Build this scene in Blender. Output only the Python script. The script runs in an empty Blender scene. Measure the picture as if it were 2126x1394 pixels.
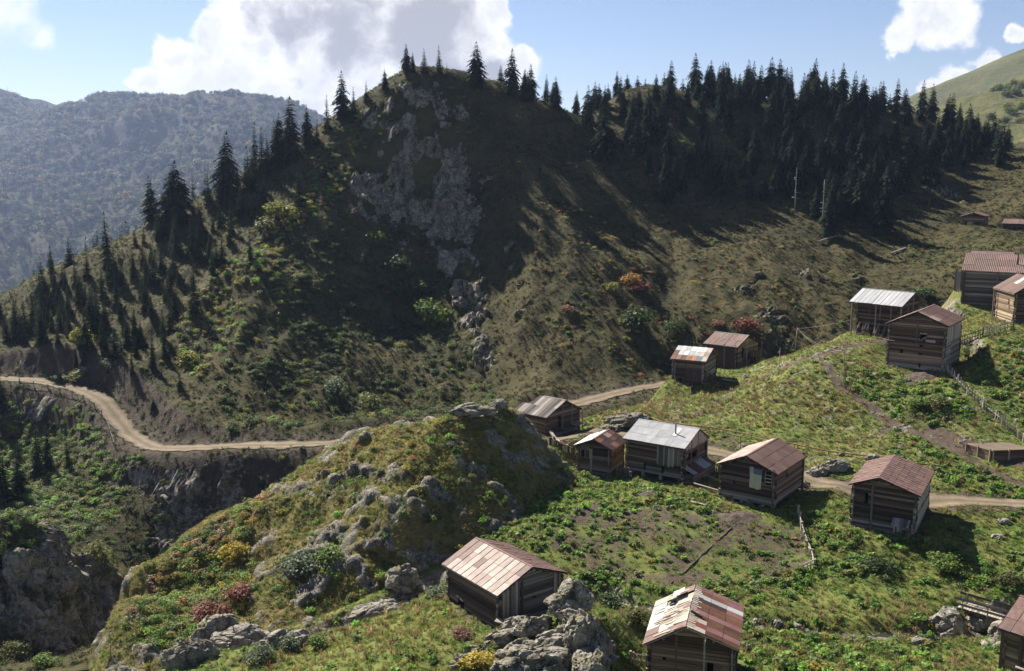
import bpy, bmesh, math, random
import numpy as np
from mathutils import Vector, Matrix, Euler

# ------------------------------------------------------------------ camera, sky, sun, exposure
SC = bpy.context.scene
COL = SC.collection
rad = math.radians
PIX_W, PIX_H = 2126.0, 1394.0
HFOV, PITCH = rad(55.0), rad(9.5)
FPX = (PIX_W / 2) / math.tan(HFOV / 2)

cam_d = bpy.data.cameras.new('camera')
cam = bpy.data.objects.new('camera', cam_d)
COL.objects.link(cam)
cam.location = (0, 0, 0)
cam.rotation_euler = (rad(90) - PITCH, 0, 0)
cam_d.sensor_width = 36.0
cam_d.lens = 18.0 / math.tan(HFOV / 2)
cam_d.clip_start, cam_d.clip_end = 0.5, 12000
SC.camera = cam

SUN_AZ, SUN_EL = rad(-38), rad(42)          # azimuth from the view direction (+Y), clockwise positive
SUN_DIR = Vector((math.sin(SUN_AZ) * math.cos(SUN_EL), math.cos(SUN_AZ) * math.cos(SUN_EL), math.sin(SUN_EL)))
sun_d = bpy.data.lights.new('sun', 'SUN')
sun_d.energy, sun_d.angle, sun_d.color = 4.5, rad(0.5), (1.0, 0.93, 0.82)
sun = bpy.data.objects.new('sun', sun_d)
COL.objects.link(sun)
sun.rotation_euler = SUN_DIR.to_track_quat('Z', 'Y').to_euler()

SC.view_settings.view_transform = 'Standard'
SC.view_settings.look = 'None'
SC.view_settings.exposure = 1.58
SC.view_settings.gamma = 1.0
SC.view_settings.use_curve_mapping = False
SC.cycles.max_bounces = 6
SC.cycles.diffuse_bounces = 4
SC.cycles.glossy_bounces = 2
SC.cycles.transmission_bounces = 3
SC.cycles.volume_bounces = 0
SC.cycles.transparent_max_bounces = 8
SC.cycles.use_denoising = True
SC.cycles.sample_clamp_indirect = 6
SC.render.film_transparent = False


def ray(px, py):
    a, b = (px - PIX_W / 2) / FPX, (PIX_H / 2 - py) / FPX
    c, s = math.cos(PITCH), math.sin(PITCH)
    v = Vector((a, b * s + c, b * c - s))
    return v / v.y


def P(px, py, Y):
    return ray(px, py) * Y


def project(x, y, z):
    c, s = math.cos(PITCH), math.sin(PITCH)
    d = y * c - z * s
    u = y * s + z * c
    return PIX_W / 2 + FPX * x / d, PIX_H / 2 - FPX * u / d


# --- world: clear daylight sky with cumulus
W = bpy.data.worlds.new('World')
SC.world = W
W.use_nodes = True
nt = W.node_tree
nt.nodes.clear()


def N(tree, kind, **kw):
    n = tree.nodes.new(kind)
    for k, v in kw.items():
        if k.startswith('i_'):
            n.inputs[k[2:].replace('_', ' ')].default_value = v
        else:
            setattr(n, k, v)
    return n


def math_node(tree, op, a, b=None, c=None, clamp=False):
    n = tree.nodes.new('ShaderNodeMath')
    n.operation = op
    n.use_clamp = clamp
    for i, v in enumerate((a, b, c)):
        if v is None:
            continue
        if isinstance(v, (int, float)):
            n.inputs[i].default_value = v
        else:
            tree.links.new(v, n.inputs[i])
    return n.outputs[0]


def sstep(tree, x, lo, hi, o0=0.0, o1=1.0):
    n = tree.nodes.new('ShaderNodeMapRange')
    n.interpolation_type = 'SMOOTHSTEP'
    tree.links.new(x, n.inputs['Value'])
    n.inputs['From Min'].default_value, n.inputs['From Max'].default_value = lo, hi
    n.inputs['To Min'].default_value, n.inputs['To Max'].default_value = o0, o1
    return n.outputs['Result']


def mixc(tree, fac, a, b, mode='MIX'):
    n = tree.nodes.new('ShaderNodeMix')
    n.data_type = 'RGBA'
    n.blend_type = mode
    for sock, v in ((n.inputs[0], fac), (n.inputs[6], a), (n.inputs[7], b)):
        if isinstance(v, (int, float)):
            sock.default_value = v
        elif isinstance(v, tuple):
            sock.default_value = (*v, 1.0)[:4]
        else:
            tree.links.new(v, sock)
    return n.outputs[2]


sky = N(nt, 'ShaderNodeTexSky', sky_type='NISHITA', sun_disc=False)
sky.sun_elevation = SUN_EL
sky.sun_rotation = SUN_AZ
sky.altitude = 1500
sky.air_density, sky.dust_density, sky.ozone_density = 1.0, 0.3, 3.0
tc = N(nt, 'ShaderNodeTexCoord')
DIRV = tc.outputs['Generated']
warp = N(nt, 'ShaderNodeTexNoise', i_Scale=14.0, i_Detail=5.0, i_Roughness=0.6)
nt.links.new(DIRV, warp.inputs['Vector'])
wsub = N(nt, 'ShaderNodeVectorMath', operation='SUBTRACT')
nt.links.new(warp.outputs['Color'], wsub.inputs[0])
wsub.inputs[1].default_value = (0.5, 0.5, 0.5)
wmul = N(nt, 'ShaderNodeVectorMath', operation='SCALE')
nt.links.new(wsub.outputs[0], wmul.inputs[0])
wmul.inputs['Scale'].default_value = 0.055
wadd = N(nt, 'ShaderNodeVectorMath', operation='ADD')
nt.links.new(DIRV, wadd.inputs[0])
nt.links.new(wmul.outputs[0], wadd.inputs[1])
WD = wadd.outputs[0]


def blobs(lst):
    acc = None
    for c, r in lst:
        d = N(nt, 'ShaderNodeVectorMath', operation='DISTANCE')
        nt.links.new(WD, d.inputs[0])
        d.inputs[1].default_value = c
        v = math_node(nt, 'MULTIPLY_ADD', d.outputs['Value'], -1.0 / r, 1.0)
        acc = v if acc is None else math_node(nt, 'SMOOTH_MAX', acc, v, 0.12)
    return acc


def pixdir(px, py):
    return tuple(ray(px, py).normalized())


cl = [(352, 122, 50), (303, 165, 36), (395, 175, 75), (450, 80, 68), (480, 175, 80), (560, 40, 120), (640, 150, 130),
      (730, 50, 150), (850, 60, 150), (930, 30, 130), (980, 75, 80), (1010, 130, 60), (1088, 130, 48), (1035, 25, 40),
      (740, 180, 120), (545, 210, 70), (880, 150, 110), (700, -90, 190), (900, -110, 170), (520, -60, 110)]
cr = [(1925, 40, 58), (1868, 78, 42), (1985, 18, 60), (1850, 122, 20), (2010, -40, 60), (1995, 170, 40), (1945, 198, 30), (2050, 135, 34), (2122, 82, 20)]
cw = [(25, 40, 58), (70, 78, 34), (-30, 10, 80)]
main = [(pixdir(x, y), r / FPX) for x, y, r in cl + cr]
wisp = [(pixdir(x, y), r / FPX) for x, y, r in cw]
rng = random.Random(5)
for k in range(9):                                        # the same kind of clouds all round the sky
    az = rad(52 + k * 30 + rng.uniform(-6, 6))
    el = rad(rng.uniform(9, 34))
    for j in range(2):
        a2, e2 = az + rng.uniform(-.08, .08), el + rng.uniform(-.05, .05)
        main.append(((math.sin(a2) * math.cos(e2), math.cos(a2) * math.cos(e2), math.sin(e2)), rng.uniform(.035, .085)))
bm_ = blobs(main)
bw_ = blobs(wisp)
nz = N(nt, 'ShaderNodeTexNoise', i_Scale=11.0, i_Detail=9.0, i_Roughness=0.62)
nt.links.new(DIRV, nz.inputs['Vector'])
nz2 = N(nt, 'ShaderNodeTexNoise', i_Scale=5.0, i_Detail=6.0, i_Roughness=0.55)
nt.links.new(DIRV, nz2.inputs['Vector'])
nzc = math_node(nt, 'SUBTRACT', nz.outputs['Fac'], 0.5)
nz3 = N(nt, 'ShaderNodeTexNoise', i_Scale=34.0, i_Detail=7.0, i_Roughness=0.6)
nt.links.new(WD, nz3.inputs['Vector'])
nzf = math_node(nt, 'SUBTRACT', nz3.outputs['Fac'], 0.5)
fm = math_node(nt, 'MULTIPLY_ADD', nzf, 0.85, math_node(nt, 'MULTIPLY_ADD', nzc, 0.8, bm_))
fw = math_node(nt, 'MULTIPLY_ADD', nzc, 2.4, bw_)
mask_m = sstep(nt, fm, -0.03, 0.30)
mask_w = sstep(nt, fw, 0.0, 0.9, 0.0, 0.8)
mask = math_node(nt, 'MAXIMUM', mask_m, mask_w)
grey = blobs([(pixdir(x, y), r / FPX) for x, y, r in [(610, 60, 150), (720, 100, 170), (860, 60, 150), (880, 170, 120), (700, -60, 180), (1010, 150, 40), (600, 160, 60)]])
gfac = math_node(nt, 'MULTIPLY_ADD', math_node(nt, 'SUBTRACT', nz2.outputs['Fac'], 0.5), 2.6, grey)
gfac = math_node(nt, 'MULTIPLY_ADD', nzf, 1.3, math_node(nt, 'MULTIPLY_ADD', nzc, 1.2, gfac))
gfac = sstep(nt, gfac, 0.0, 0.85)
sh = N(nt, 'ShaderNodeVectorMath', operation='ADD')          # the same billows seen a little further towards the sun
nt.links.new(DIRV, sh.inputs[0])
sh.inputs[1].default_value = tuple(SUN_DIR * 0.022)
nzs = N(nt, 'ShaderNodeTexNoise', i_Scale=11.0, i_Detail=9.0, i_Roughness=0.62)
nt.links.new(sh.outputs[0], nzs.inputs['Vector'])
relief = sstep(nt, math_node(nt, 'SUBTRACT', nzs.outputs['Fac'], nz.outputs['Fac']), -0.02, 0.16, 0.0, 0.4)
gfac = math_node(nt, 'MAXIMUM', gfac, math_node(nt, 'MULTIPLY', relief, sstep(nt, fm, 0.1, 0.4)))
gen = sstep(nt, math_node(nt, 'MULTIPLY_ADD', nzf, 1.2, fm), 0.3, 1.0, 0.0, 0.28)
gfac = math_node(nt, 'MAXIMUM', gfac, gen)
CLOUD_WHITE, CLOUD_GREY = (7.6, 7.6, 7.7), (3.3, 3.4, 3.75)
ccol = mixc(nt, gfac, CLOUD_WHITE, CLOUD_GREY)
skyc = mixc(nt, 1.0, sky.outputs[0], (0.90, 0.79, 0.775), 'MULTIPLY')
fin = mixc(nt, mask, skyc, ccol)
bg = N(nt, 'ShaderNodeBackground')
bg.inputs['Strength'].default_value = 0.05
nt.links.new(fin, bg.inputs['Color'])
W.cycles.sampling_method = 'MANUAL'
W.cycles.sample_map_resolution = 256
wo = N(nt, 'ShaderNodeOutputWorld')
nt.links.new(bg.outputs[0], wo.inputs[0])

# ------------------------------------------------------------------ numeric helpers
RS = np.random.RandomState(11)
_perm = RS.permutation(4096)
_perm = np.concatenate([_perm, _perm, _perm])
_grad = RS.normal(size=(4096, 3))
_grad /= np.linalg.norm(_grad, axis=1)[:, None]


def perlin(p):
    p = np.asarray(p, float)
    i = np.floor(p).astype(np.int64)
    f = p - i
    u = f * f * f * (f * (f * 6 - 15) + 10)
    out = 0
    for dx in (0, 1):
        wx = u[:, 0] if dx else 1 - u[:, 0]
        for dy in (0, 1):
            wy = u[:, 1] if dy else 1 - u[:, 1]
            for dz in (0, 1):
                wz = u[:, 2] if dz else 1 - u[:, 2]
                h = _perm[(_perm[(_perm[(i[:, 0] + dx) & 4095] + i[:, 1] + dy) & 4095] + i[:, 2] + dz) & 4095]
                g = _grad[h]
                out = out + wx * wy * wz * (g[:, 0] * (f[:, 0] - dx) + g[:, 1] * (f[:, 1] - dy) + g[:, 2] * (f[:, 2] - dz))
    return out * 1.5


def fbm(p, scale, octs=4, gain=0.5, ridged=False, off=0.0):
    p = np.asarray(p, float) / scale + off
    a, s, o = 1.0, 0.0, 0
    for k in range(octs):
        n = perlin(p * (2.03 ** k) + 17.3 * k)
        if ridged:
            n = 1 - 2 * np.abs(n)
        o = o + a * n
        s += a
        a *= gain
    return o / s


def worley(p, scale, off=0.0):
    """F2-F1 of the nearest cell points, and a faceted block height: each cell is a tilted plane"""
    p = np.asarray(p, float) / scale + off
    i = np.floor(p).astype(np.int64)
    f1 = np.full(len(p), 9.0)
    f2 = np.full(len(p), 9.0)
    facet = np.zeros(len(p))
    for dx in (-1, 0, 1):
        for dy in (-1, 0, 1):
            for dz in (-1, 0, 1):
                c = i + (dx, dy, dz)
                h = _perm[(_perm[(_perm[c[:, 0] & 4095] + c[:, 1]) & 4095] + c[:, 2]) & 4095]
                q = c + 0.5 + 0.42 * _grad[h]
                e = p - q
                d = np.linalg.norm(e, axis=1)
                g = _grad[(h * 7 + 13) & 4095]
                fc = g[:, 0] * 0.5 + (g * e).sum(1) * 0.9
                m = d < f1
                f2 = np.where(m, f1, np.minimum(f2, d))
                facet = np.where(m, fc, facet)
                f1 = np.where(m, d, f1)
    return f2 - f1, facet


def xyz0(x, y, z=0.0):
    return np.stack([x, y, np.zeros_like(x) + z], 1)


def smooth(x, a, b):
    t = np.clip((x - a) / (b - a), 0, 1)
    return t * t * (3 - 2 * t)


class RBF:
    def __init__(self, pts, c, reg=0.02):
        p = np.array(pts, float)
        self.xy, self.c = p[:, :2], c
        n = len(p)
        r = np.sqrt(((self.xy[:, None] - self.xy[None]) ** 2).sum(-1) + c * c)
        A = np.zeros((n + 3, n + 3))
        A[:n, :n] = -r + np.eye(n) * reg
        A[:n, n] = 1
        A[:n, n + 1:] = self.xy / 100
        A[n:, :n] = A[:n, n:].T
        self.w = np.linalg.solve(A, np.concatenate([p[:, 2], [0, 0, 0]]))

    def __call__(self, x, y):
        q = np.stack([np.ravel(x), np.ravel(y)], 1)
        o = np.empty(len(q))
        n = len(self.xy)
        for a in range(0, len(q), 50000):
            s = q[a:a + 50000]
            r = np.sqrt(((s[:, None] - self.xy[None]) ** 2).sum(-1) + self.c ** 2)
            o[a:a + 50000] = -r @ self.w[:n] + self.w[n] + s / 100 @ self.w[n + 1:]
        return o.reshape(np.shape(x))


def PP(lst):
    return [tuple(P(*q)) for q in lst]


def in_poly(px, py, poly):
    inside = np.zeros(np.shape(px), bool)
    n = len(poly)
    for i in range(n):
        x1, y1 = poly[i]
        x2, y2 = poly[(i + 1) % n]
        cond = ((y1 > py) != (y2 > py)) & (px < (x2 - x1) * (py - y1) / (y2 - y1 + 1e-9) + x1)
        inside ^= cond
    return inside


def poly_dist(x, y, line):
    """distance from points to a 3-D polyline in plan, and the line's height there"""
    L = np.array(line, float)
    bd = np.full(np.shape(x), 1e9)
    bz = np.zeros(np.shape(x))
    for a, b in zip(L[:-1], L[1:]):
        d = b[:2] - a[:2]
        t = np.clip(((x - a[0]) * d[0] + (y - a[1]) * d[1]) / (d @ d + 1e-9), 0, 1)
        ds = np.hypot(x - a[0] - t * d[0], y - a[1] - t * d[1])
        m = ds < bd
        bd = np.where(m, ds, bd)
        bz = np.where(m, a[2] + t * (b[2] - a[2]), bz)
    return bd, bz
# ------------------------------------------------------------------ site data: houses (roof apex, plan and heights), roads
# key: apex of the near gable (x, y, z), yaw of the ridge, half widths, ridge length, eave drops, wall height under the eave
HS = {
    'tinroof':  dict(A=(1.57, 70.00, -29.40), yaw=-36.8, wl=3.30, wr=3.47, L=7.55, rl=1.41, rr=1.33, wall=3.0),
    'patched':  dict(A=(11.34, 60.00, -29.30), yaw=15.6, wl=2.81, wr=3.41, L=6.84, rl=1.62, rr=1.15, wall=3.9),
    'yellow':   dict(A=(23.38, 95.00, -28.15), yaw=36.3, wl=3.17, wr=3.39, L=8.30, rl=1.35, rr=1.30, wall=3.75),
    'shingle':  dict(A=(33.91, 87.50, -28.07), yaw=30.6, wl=2.68, wr=3.71, L=8.62, rl=1.00, rr=1.11, wall=4.0),
    'grey':     dict(A=(20.69, 105.00, -28.00), yaw=-55.5, wl=3.85, wr=2.83, L=7.50, rl=1.37, rr=1.63, wall=3.9),
    'small':    dict(A=(9.18, 107.50, -29.88), yaw=27.1, wl=2.40, wr=2.27, L=4.89, rl=0.98, rr=0.99, wall=3.35),
    'ladder':   dict(A=(6.89, 122.50, -28.92), yaw=-49.0, wl=3.91, wr=3.58, L=6.22, rl=1.54, rr=1.77, hip=2.6, wall=2.9),
    'tall':     dict(A=(52.01, 125.00, -17.85), yaw=36.6, wl=3.87, wr=3.94, L=8.72, rl=1.88, rr=1.55, wall=5.7),
    'open':     dict(A=(57.81, 140.00, -17.25), yaw=-44.2, wl=3.91, wr=4.29, L=7.96, rl=1.62, rr=1.70, wall=4.7),
    'quilt':    dict(A=(29.90, 143.75, -26.03), yaw=-62.8, wl=3.83, wr=3.38, L=5.39, rl=1.35, rr=1.53, wall=3.3),
    'seamed':   dict(A=(37.27, 152.50, -25.55), yaw=-50.4, wl=3.85, wr=4.59, L=5.94, rl=1.39, rr=1.70, wall=3.4),
    'barn':     dict(yaw=-60, wl=5.2, wr=5.2, L=15.0, rl=2.25, rr=2.25, wall=5.2, D=(1996, 562, 149)),
    'honey':    dict(A=(72.83, 135.00, -14.72), yaw=4.1, wl=3.31, wr=3.80, L=7.22, rl=2.06, rr=1.95, wall=4.4),
    'corner':   dict(yaw=-40, wl=3.3, wr=3.4, L=7.6, rl=1.45, rr=1.45, wall=3.2, D=(2072, 1304, 66)),
    'behind':   dict(yaw=-60, wl=3.0, wr=3.0, L=6.5, rl=1.6, rr=1.6, wall=2.6, D=(2012, 543, 163)),
    'hut':      dict(A=(122.18, 262.50, -10.92), yaw=35.6, wl=2.97, wr=3.05, L=6.57, rl=1.02, rr=0.89, wall=2.5),
    'shed':     dict(A=(135.63, 256.25, -12.39), yaw=-53.9, wl=2.9, wr=2.8, L=7.38, rl=1.13, rr=1.12, wall=2.5),
}
for k in ('hut', 'shed'):
    for q in ('wl', 'wr', 'L', 'rl', 'rr', 'wall'):
        HS[k][q] *= 0.79
    HS[k]['A'] = tuple(c * 0.79 for c in HS[k]['A'])
for h in HS.values():
    y = rad(h['yaw'])
    h['d'] = Vector((math.sin(y), math.cos(y), 0))
    h['r'] = Vector((math.cos(y), -math.sin(y), 0))
    if 'D' in h:
        h['A'] = tuple(P(*h['D']) - h['d'] * h['L'] + h['r'] * h['wl'] + Vector((0, 0, h['rl'])))
    h['base'] = h['A'][2] - max(h['rl'], h['rr']) - h['wall']
ROAD_A = PP([(2260, 1052, 91.5), (2100, 1046, 93), (1950, 1036, 94.5), (1850, 1024, 96.3), (1720, 1003, 99.5), (1600, 967, 105.8),
             (1480, 937, 112), (1380, 919, 116), (1290, 904, 119), (1225, 893, 121.5), (1180, 905, 118), (1150, 912, 115.5)])
ROAD_B = PP([(1440, 788, 157), (1390, 797, 153), (1300, 813, 150), (1200, 838, 142.5), (1100, 865, 136.5), (900, 900, 131), (700, 920, 128),
             (500, 926, 130), (380, 932, 133), (318, 930, 136), (272, 905, 142), (243, 870, 147), (212, 832, 152), (160, 808, 157), (60, 790, 162), (-80, 784, 167)])

# ------------------------------------------------------------------ terrain surfaces


def fold(Y):
    return Y if Y < 146 else 146 + (Y - 146) * 0.52


T1P = PP([(500, 975, 127.5), (500, 1020, 126), (400, 1080, 124), (280, 1200, 116), (215, 1430, 106), (300, 1330, 110), (640, 970, 125.5), (620, 1010, 122),
          (700, 960, 125), (560, 1080, 117), (420, 1200, 108), (330, 1300, 102),
          (300, 965, 134), (150, 1000, 134), (30, 900, 160), (20, 1020, 136), (180, 1130, 118), (60, 1130, 117), (120, 900, 155),
          (215, 1155, 116), (130, 1155, 112.5), (238, 1250, 111), (150, 1250, 105), (50, 1290, 98), (30, 1394, 89), (150, 1394, 95), (0, 1180, 112), (-80, 1200, 112),
          (450, 895, 138), (650, 895, 134), (1250, 785, 168), (1390, 760, 180), (1500, 680, 195), (1650, 700, 190),
          (1700, 650, 200), (1850, 580, 220), (1950, 520, 245), (2060, 430, 290),
          (2016, 478, 262), (2126, 390, 290), (2126, 485, 252), (2060, 560, 200), (2126, 520, 210), (2260, 330, 300), (2300, 480, 240),
          (0, 620, 268), (150, 545, 275), (350, 458, 281), (460, 395, 286), (560, 338, 290), (700, 258, 295), (790, 190, 298), (860, 152, 300), (900, 150, 302), (940, 164, 303),
          (1000, 184, 306), (1080, 205, 312), (1160, 232, 318), (-150, 680, 262),
          (300, 700, 195), (100, 700, 215), (400, 780, 165), (500, 600, 206), (250, 600, 235), (450, 470, 266),
          (650, 400, 264), (-100, 720, 215),
          (850, 250, 282), (850, 400, 271), (850, 490, 261), (950, 490, 259), (750, 400, 268),
          (760, 290, 284), (955, 250, 287),
          (1200, 400, 269), (1100, 300, 292), (1400, 600, 219), (1250, 500, 250), (1400, 420, 281), (1200, 650, 200), (1250, 760, 172),
          (1500, 560, 235), (1700, 450, 270), (1550, 420, 285), (1700, 300, 325), (1700, 212, 362), (1500, 205, 355), (1300, 198, 345), (1230, 265, 322),
          (1900, 252, 362), (1950, 400, 312), (1850, 400, 300), (2050, 320, 360), (2126, 310, 395), (2300, 300, 400)])
T1P = [tuple(Vector(p) * (fold(p[1]) / p[1])) for p in T1P]
# the recessed shaded face between the wooded spur and the grassy flank
T1P += PP([(700, 900, 142), (800, 880, 150), (900, 868, 156), (1000, 850, 156), (1100, 838, 151), (650, 800, 160), (750, 780, 166), (900, 760, 172), (1000, 760, 170),
           (620, 700, 170), (700, 680, 177), (820, 650, 189), (950, 620, 190), (1040, 620, 187), (640, 600, 181), (740, 560, 191), (850, 540, 198),
           (560, 640, 174), (500, 740, 160), (440, 830, 148), (620, 520, 193), (680, 420, 204), (1130, 620, 179), (1130, 760, 164), (1100, 500, 193), (1200, 560, 184), (1050, 350, 210)])
T1P += [tuple(p) for p in ROAD_B]
T1P += [(20, 88, -50), (40, 98, -48), (62, 118, -46), (0, 92, -50), (34, 130, -46), (64, 146, -42), (95, 128, -40), (115, 100, -40), (50, 80, -50), (90, 80, -46), (10, 112, -48)]
# far flanks behind the crests
T1P += [(-125, 245, -58), (-85, 246, -42), (-50, 255, -20), (-15, 257, -2), (0, 259, -4), (18, 264, 0), (44, 280, 2), (86, 288, 0), (120, 290, -5), (-60, 278, -46), (0, 290, -26), (-145, 215, -56), (60, 305, -25), (120, 308, -22)]
T2P = PP([(1400, 1060, 93), (1200, 1050, 93.5), (1230, 1000, 104), (1300, 1200, 81.5), (1600, 1192, 82), (1640, 1100, 89.5), (1000, 1110, 88.5), (1150, 955, 107),
          (1600, 1292, 73), (1800, 1330, 70), (2000, 1335, 70), (2110, 1265, 76), (1700, 1394, 64), (2000, 1394, 64), (2126, 1394, 63), (1900, 1235, 78), (1720, 1185, 82), (2080, 1160, 83),
          (1500, 1030, 96), (1680, 1090, 90),
          (1600, 880, 117), (1500, 850, 126), (1800, 900, 112), (1800, 800, 122), (1700, 760, 128), (1700, 718, 137), (1600, 768, 140), (1480, 803, 143), (1400, 805, 146), (1300, 850, 131),
          (1780, 706, 140), (2000, 720, 128), (2050, 760, 122), (2120, 900, 108), (2000, 850, 113), (2050, 940, 104), (1850, 870, 114), (2126, 800, 117), (2126, 700, 130),
          (850, 1300, 71), (600, 1394, 66), (450, 1394, 67), (930, 1250, 75.5), (760, 1275, 76.5), (640, 1320, 73), (480, 1335, 74.5), (1060, 1394, 62), (1300, 1394, 62), (1250, 1250, 77.5), (350, 1394, 68), (1185, 1262, 67.5), (1215, 1335, 63), (1110, 1325, 64.5), (1040, 1370, 62.5), (1270, 1345, 63.5)])
T2P += [tuple(p) for p in ROAD_A]
for h in HS.values():
    if h['A'][1] < 170:
        c = Vector(h['A']) + h['d'] * h['L'] / 2
        T2P.append((c.x, c.y, h['base'] + 0.15))
T2P += [(0, 42, -29.5), (-30, 42, -31), (35, 42, -30.5), (70, 45, -29), (70, 80, -31), (85, 110, -25), (100, 140, -18), (96, 170, -22), (110, 200, -30), (70, 175, -31), (50, 165, -37), (30, 172, -41), (10, 150, -41), (-6, 135, -41),
        (-25, 100, -45), (-14, 110, -43), (-24, 82, -41), (-40, 75, -49), (-30, 64, -41), (-45, 55, -44), (-60, 70, -56), (-35, 120, -52), (-70, 45, -50)]
T3P = PP([(900, 876, 101), (1000, 852, 101), (1040, 846, 103), (960, 856, 100), (730, 913, 104), (800, 893, 102), (640, 967, 101), (560, 1022, 98), (1140, 938, 103.5), (1100, 884, 103.5),
          (1150, 1000, 99.5), (850, 950, 94), (1000, 950, 96), (1080, 960, 98.5), (700, 1000, 95), (620, 1080, 91), (850, 1080, 86.5), (1000, 1040, 91), (700, 1130, 86.5), (560, 1180, 86), (780, 1110, 86), (920, 1070, 88.5),
          (860, 1205, 83.5), (760, 1252, 80.5), (1000, 1100, 88.5), (930, 1180, 84.5), (640, 1285, 79), (520, 1335, 76), (1080, 1060, 92.5), (780, 1180, 83.2), (680, 1210, 82.2),
          (390, 1112, 95), (470, 1065, 97), (310, 1185, 90.5), (250, 1252, 86), (190, 1394, 74), (450, 1200, 87), (400, 1300, 79), (330, 1250, 84), (300, 1394, 72), (430, 1360, 73.5), (215, 1330, 79)])
for (px, py, Y) in [(900, 876, 101), (1000, 852, 102), (730, 913, 104), (640, 967, 101), (560, 1022, 98), (390, 1112, 95), (250, 1252, 86), (190, 1394, 74), (1050, 842, 103), (310, 1185, 90.5), (470, 1065, 97)]:
    q = P(px, py, Y)
    k = 1.0 if px < 700 else 0.4
    T3P.append((q.x - 2.0 * k, q.y + 4.5, q.z - 4.5))
    T3P.append((q.x - 4.5 * k, q.y + 10, q.z - 13))
T3P += [(6, 108, -36), (9, 96, -38), (4, 86, -39), (-4, 78, -40), (-14, 72, -41), (-20, 66, -43), (2, 116, -38), (-36, 64, -45)]

R1, R2, R3 = RBF(T1P, 7.0), RBF(T2P, 3.5), RBF(T3P, 1.6)
CLIFF = [(745, 370), (800, 260), (850, 165), (910, 205), (955, 300), (980, 420), (990, 540), (1030, 760), (995, 780), (935, 570), (850, 500), (765, 470)]


def z1(x, y):
    z = R1(x, y)
    n = fbm(xyz0(x, y), 46, 4, 0.5, True)
    near = smooth(y, 120, 165)
    z = z + (n - 0.25) * (1.0 + 1.8 * near) + (fbm(xyz0(x, y) * (1.5, 0.6, 1), 17, 3, 0.5, True, off=8.0) - 0.2) * 2.2 * near * (1 - smooth(y, 196, 214)) * (1 - smooth(x, 55, 75)) + fbm(xyz0(x, y), 9, 3) * 0.45
    d, rz = poly_dist(x, y, ROAD_B)
    k = smooth(d, 2.0, 6.0)
    return np.where(d < 6, rz * (1 - k) + z * k, z)


def house_blend(x, y, z, names=None):
    for nm, h in HS.items():
        cx, cy = h['A'][0], h['A'][1]
        u = (x - cx) * h['r'].x + (y - cy) * h['r'].y
        v = (x - cx) * h['d'].x + (y - cy) * h['d'].y
        du = np.maximum(np.maximum(-h['wl'] + 0.5 - u, u - h['wr'] + 0.5), 0)
        dv = np.maximum(np.maximum(0.5 - v, v - h['L'] + 0.5), 0)
        k = smooth(np.hypot(du, dv), 0.3, 4.2)
        z = np.where(k < 1, (h['base'] + 0.10) * (1 - k) + z * k, z)
    return z


STREAM = PP([(2330, 1200, 80), (2126, 1262, 76.5), (2020, 1300, 73.5), (1950, 1312, 72.5), (1800, 1318, 71.5), (1700, 1305, 72.3), (1600, 1292, 73), (1500, 1280, 74), (1400, 1262, 76), (1250, 1240, 79)])
STREAM2 = PP([(900, 1222, 81.5), (800, 1262, 78), (700, 1295, 76), (600, 1318, 74.5), (530, 1338, 74), (490, 1370, 73), (400, 1394, 74)])


def z2(x, y):
    z = R2(x, y)
    z = z + fbm(xyz0(x, y), 7, 4) * 0.5 + fbm(xyz0(x, y), 2.4, 3) * 0.24 * smooth(y, 96, 106) + fbm(xyz0(x, y), 1.6, 2) * 0.12
    d, rz = poly_dist(x, y, STREAM)
    z = z - 0.9 * (1 - smooth(d, 0.5, 2.2))
    d, rz = poly_dist(x, y, STREAM2)
    z = z - 1.2 * (1 - smooth(d, 0.5, 2.6))
    d, rz = poly_dist(x, y, ROAD_A)
    k = smooth(d, 1.7, 3.6)
    z = np.where(d < 3.6, rz * (1 - k) + z * k, z)
    return house_blend(x, y, z)


def z3(x, y):
    z = R3(x, y)
    p = xyz0(x, y)
    z = z + (fbm(p, 5.5, 4, 0.55, True) - 0.3) * 0.75
    return z


class Grid:
    """regular height grid with lookup; later becomes one terrain mesh"""
    def __init__(self, f, x0, x1, y0, y1, st):
        self.x0, self.y0, self.st = x0, y0, st
        self.nx, self.ny = int((x1 - x0) / st) + 1, int((y1 - y0) / st) + 1
        self.X, self.Y = np.meshgrid(x0 + np.arange(self.nx) * st, y0 + np.arange(self.ny) * st)
        self.Z = f(self.X.ravel(), self.Y.ravel()).reshape(self.X.shape)

    def __call__(self, x, y):
        x, y = np.asarray(x, float), np.asarray(y, float)
        u, v = (x - self.x0) / self.st, (y - self.y0) / self.st
        ok = (u >= 0) & (v >= 0) & (u < self.nx - 1.001) & (v < self.ny - 1.001)
        u, v = np.clip(u, 0, self.nx - 1.002), np.clip(v, 0, self.ny - 1.002)
        i, j = u.astype(int), v.astype(int)
        a, b = u - i, v - j
        Z = self.Z
        z = Z[j, i] * (1 - a) * (1 - b) + Z[j, i + 1] * a * (1 - b) + Z[j + 1, i] * (1 - a) * b + Z[j + 1, i + 1] * a * b
        return np.where(ok, z, -999.0)


G1 = Grid(lambda x, y: house_blend(x, y, z1(x, y)), -155, 165, 84, 310, 0.5)
G2 = Grid(z2, -62, 112, 42, 205, 0.3)
G3 = Grid(z3, -46, 13, 60, 122, 0.24)


def ground(x, y):
    return np.maximum(np.maximum(G1(x, y), G2(x, y)), G3(x, y))


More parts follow.
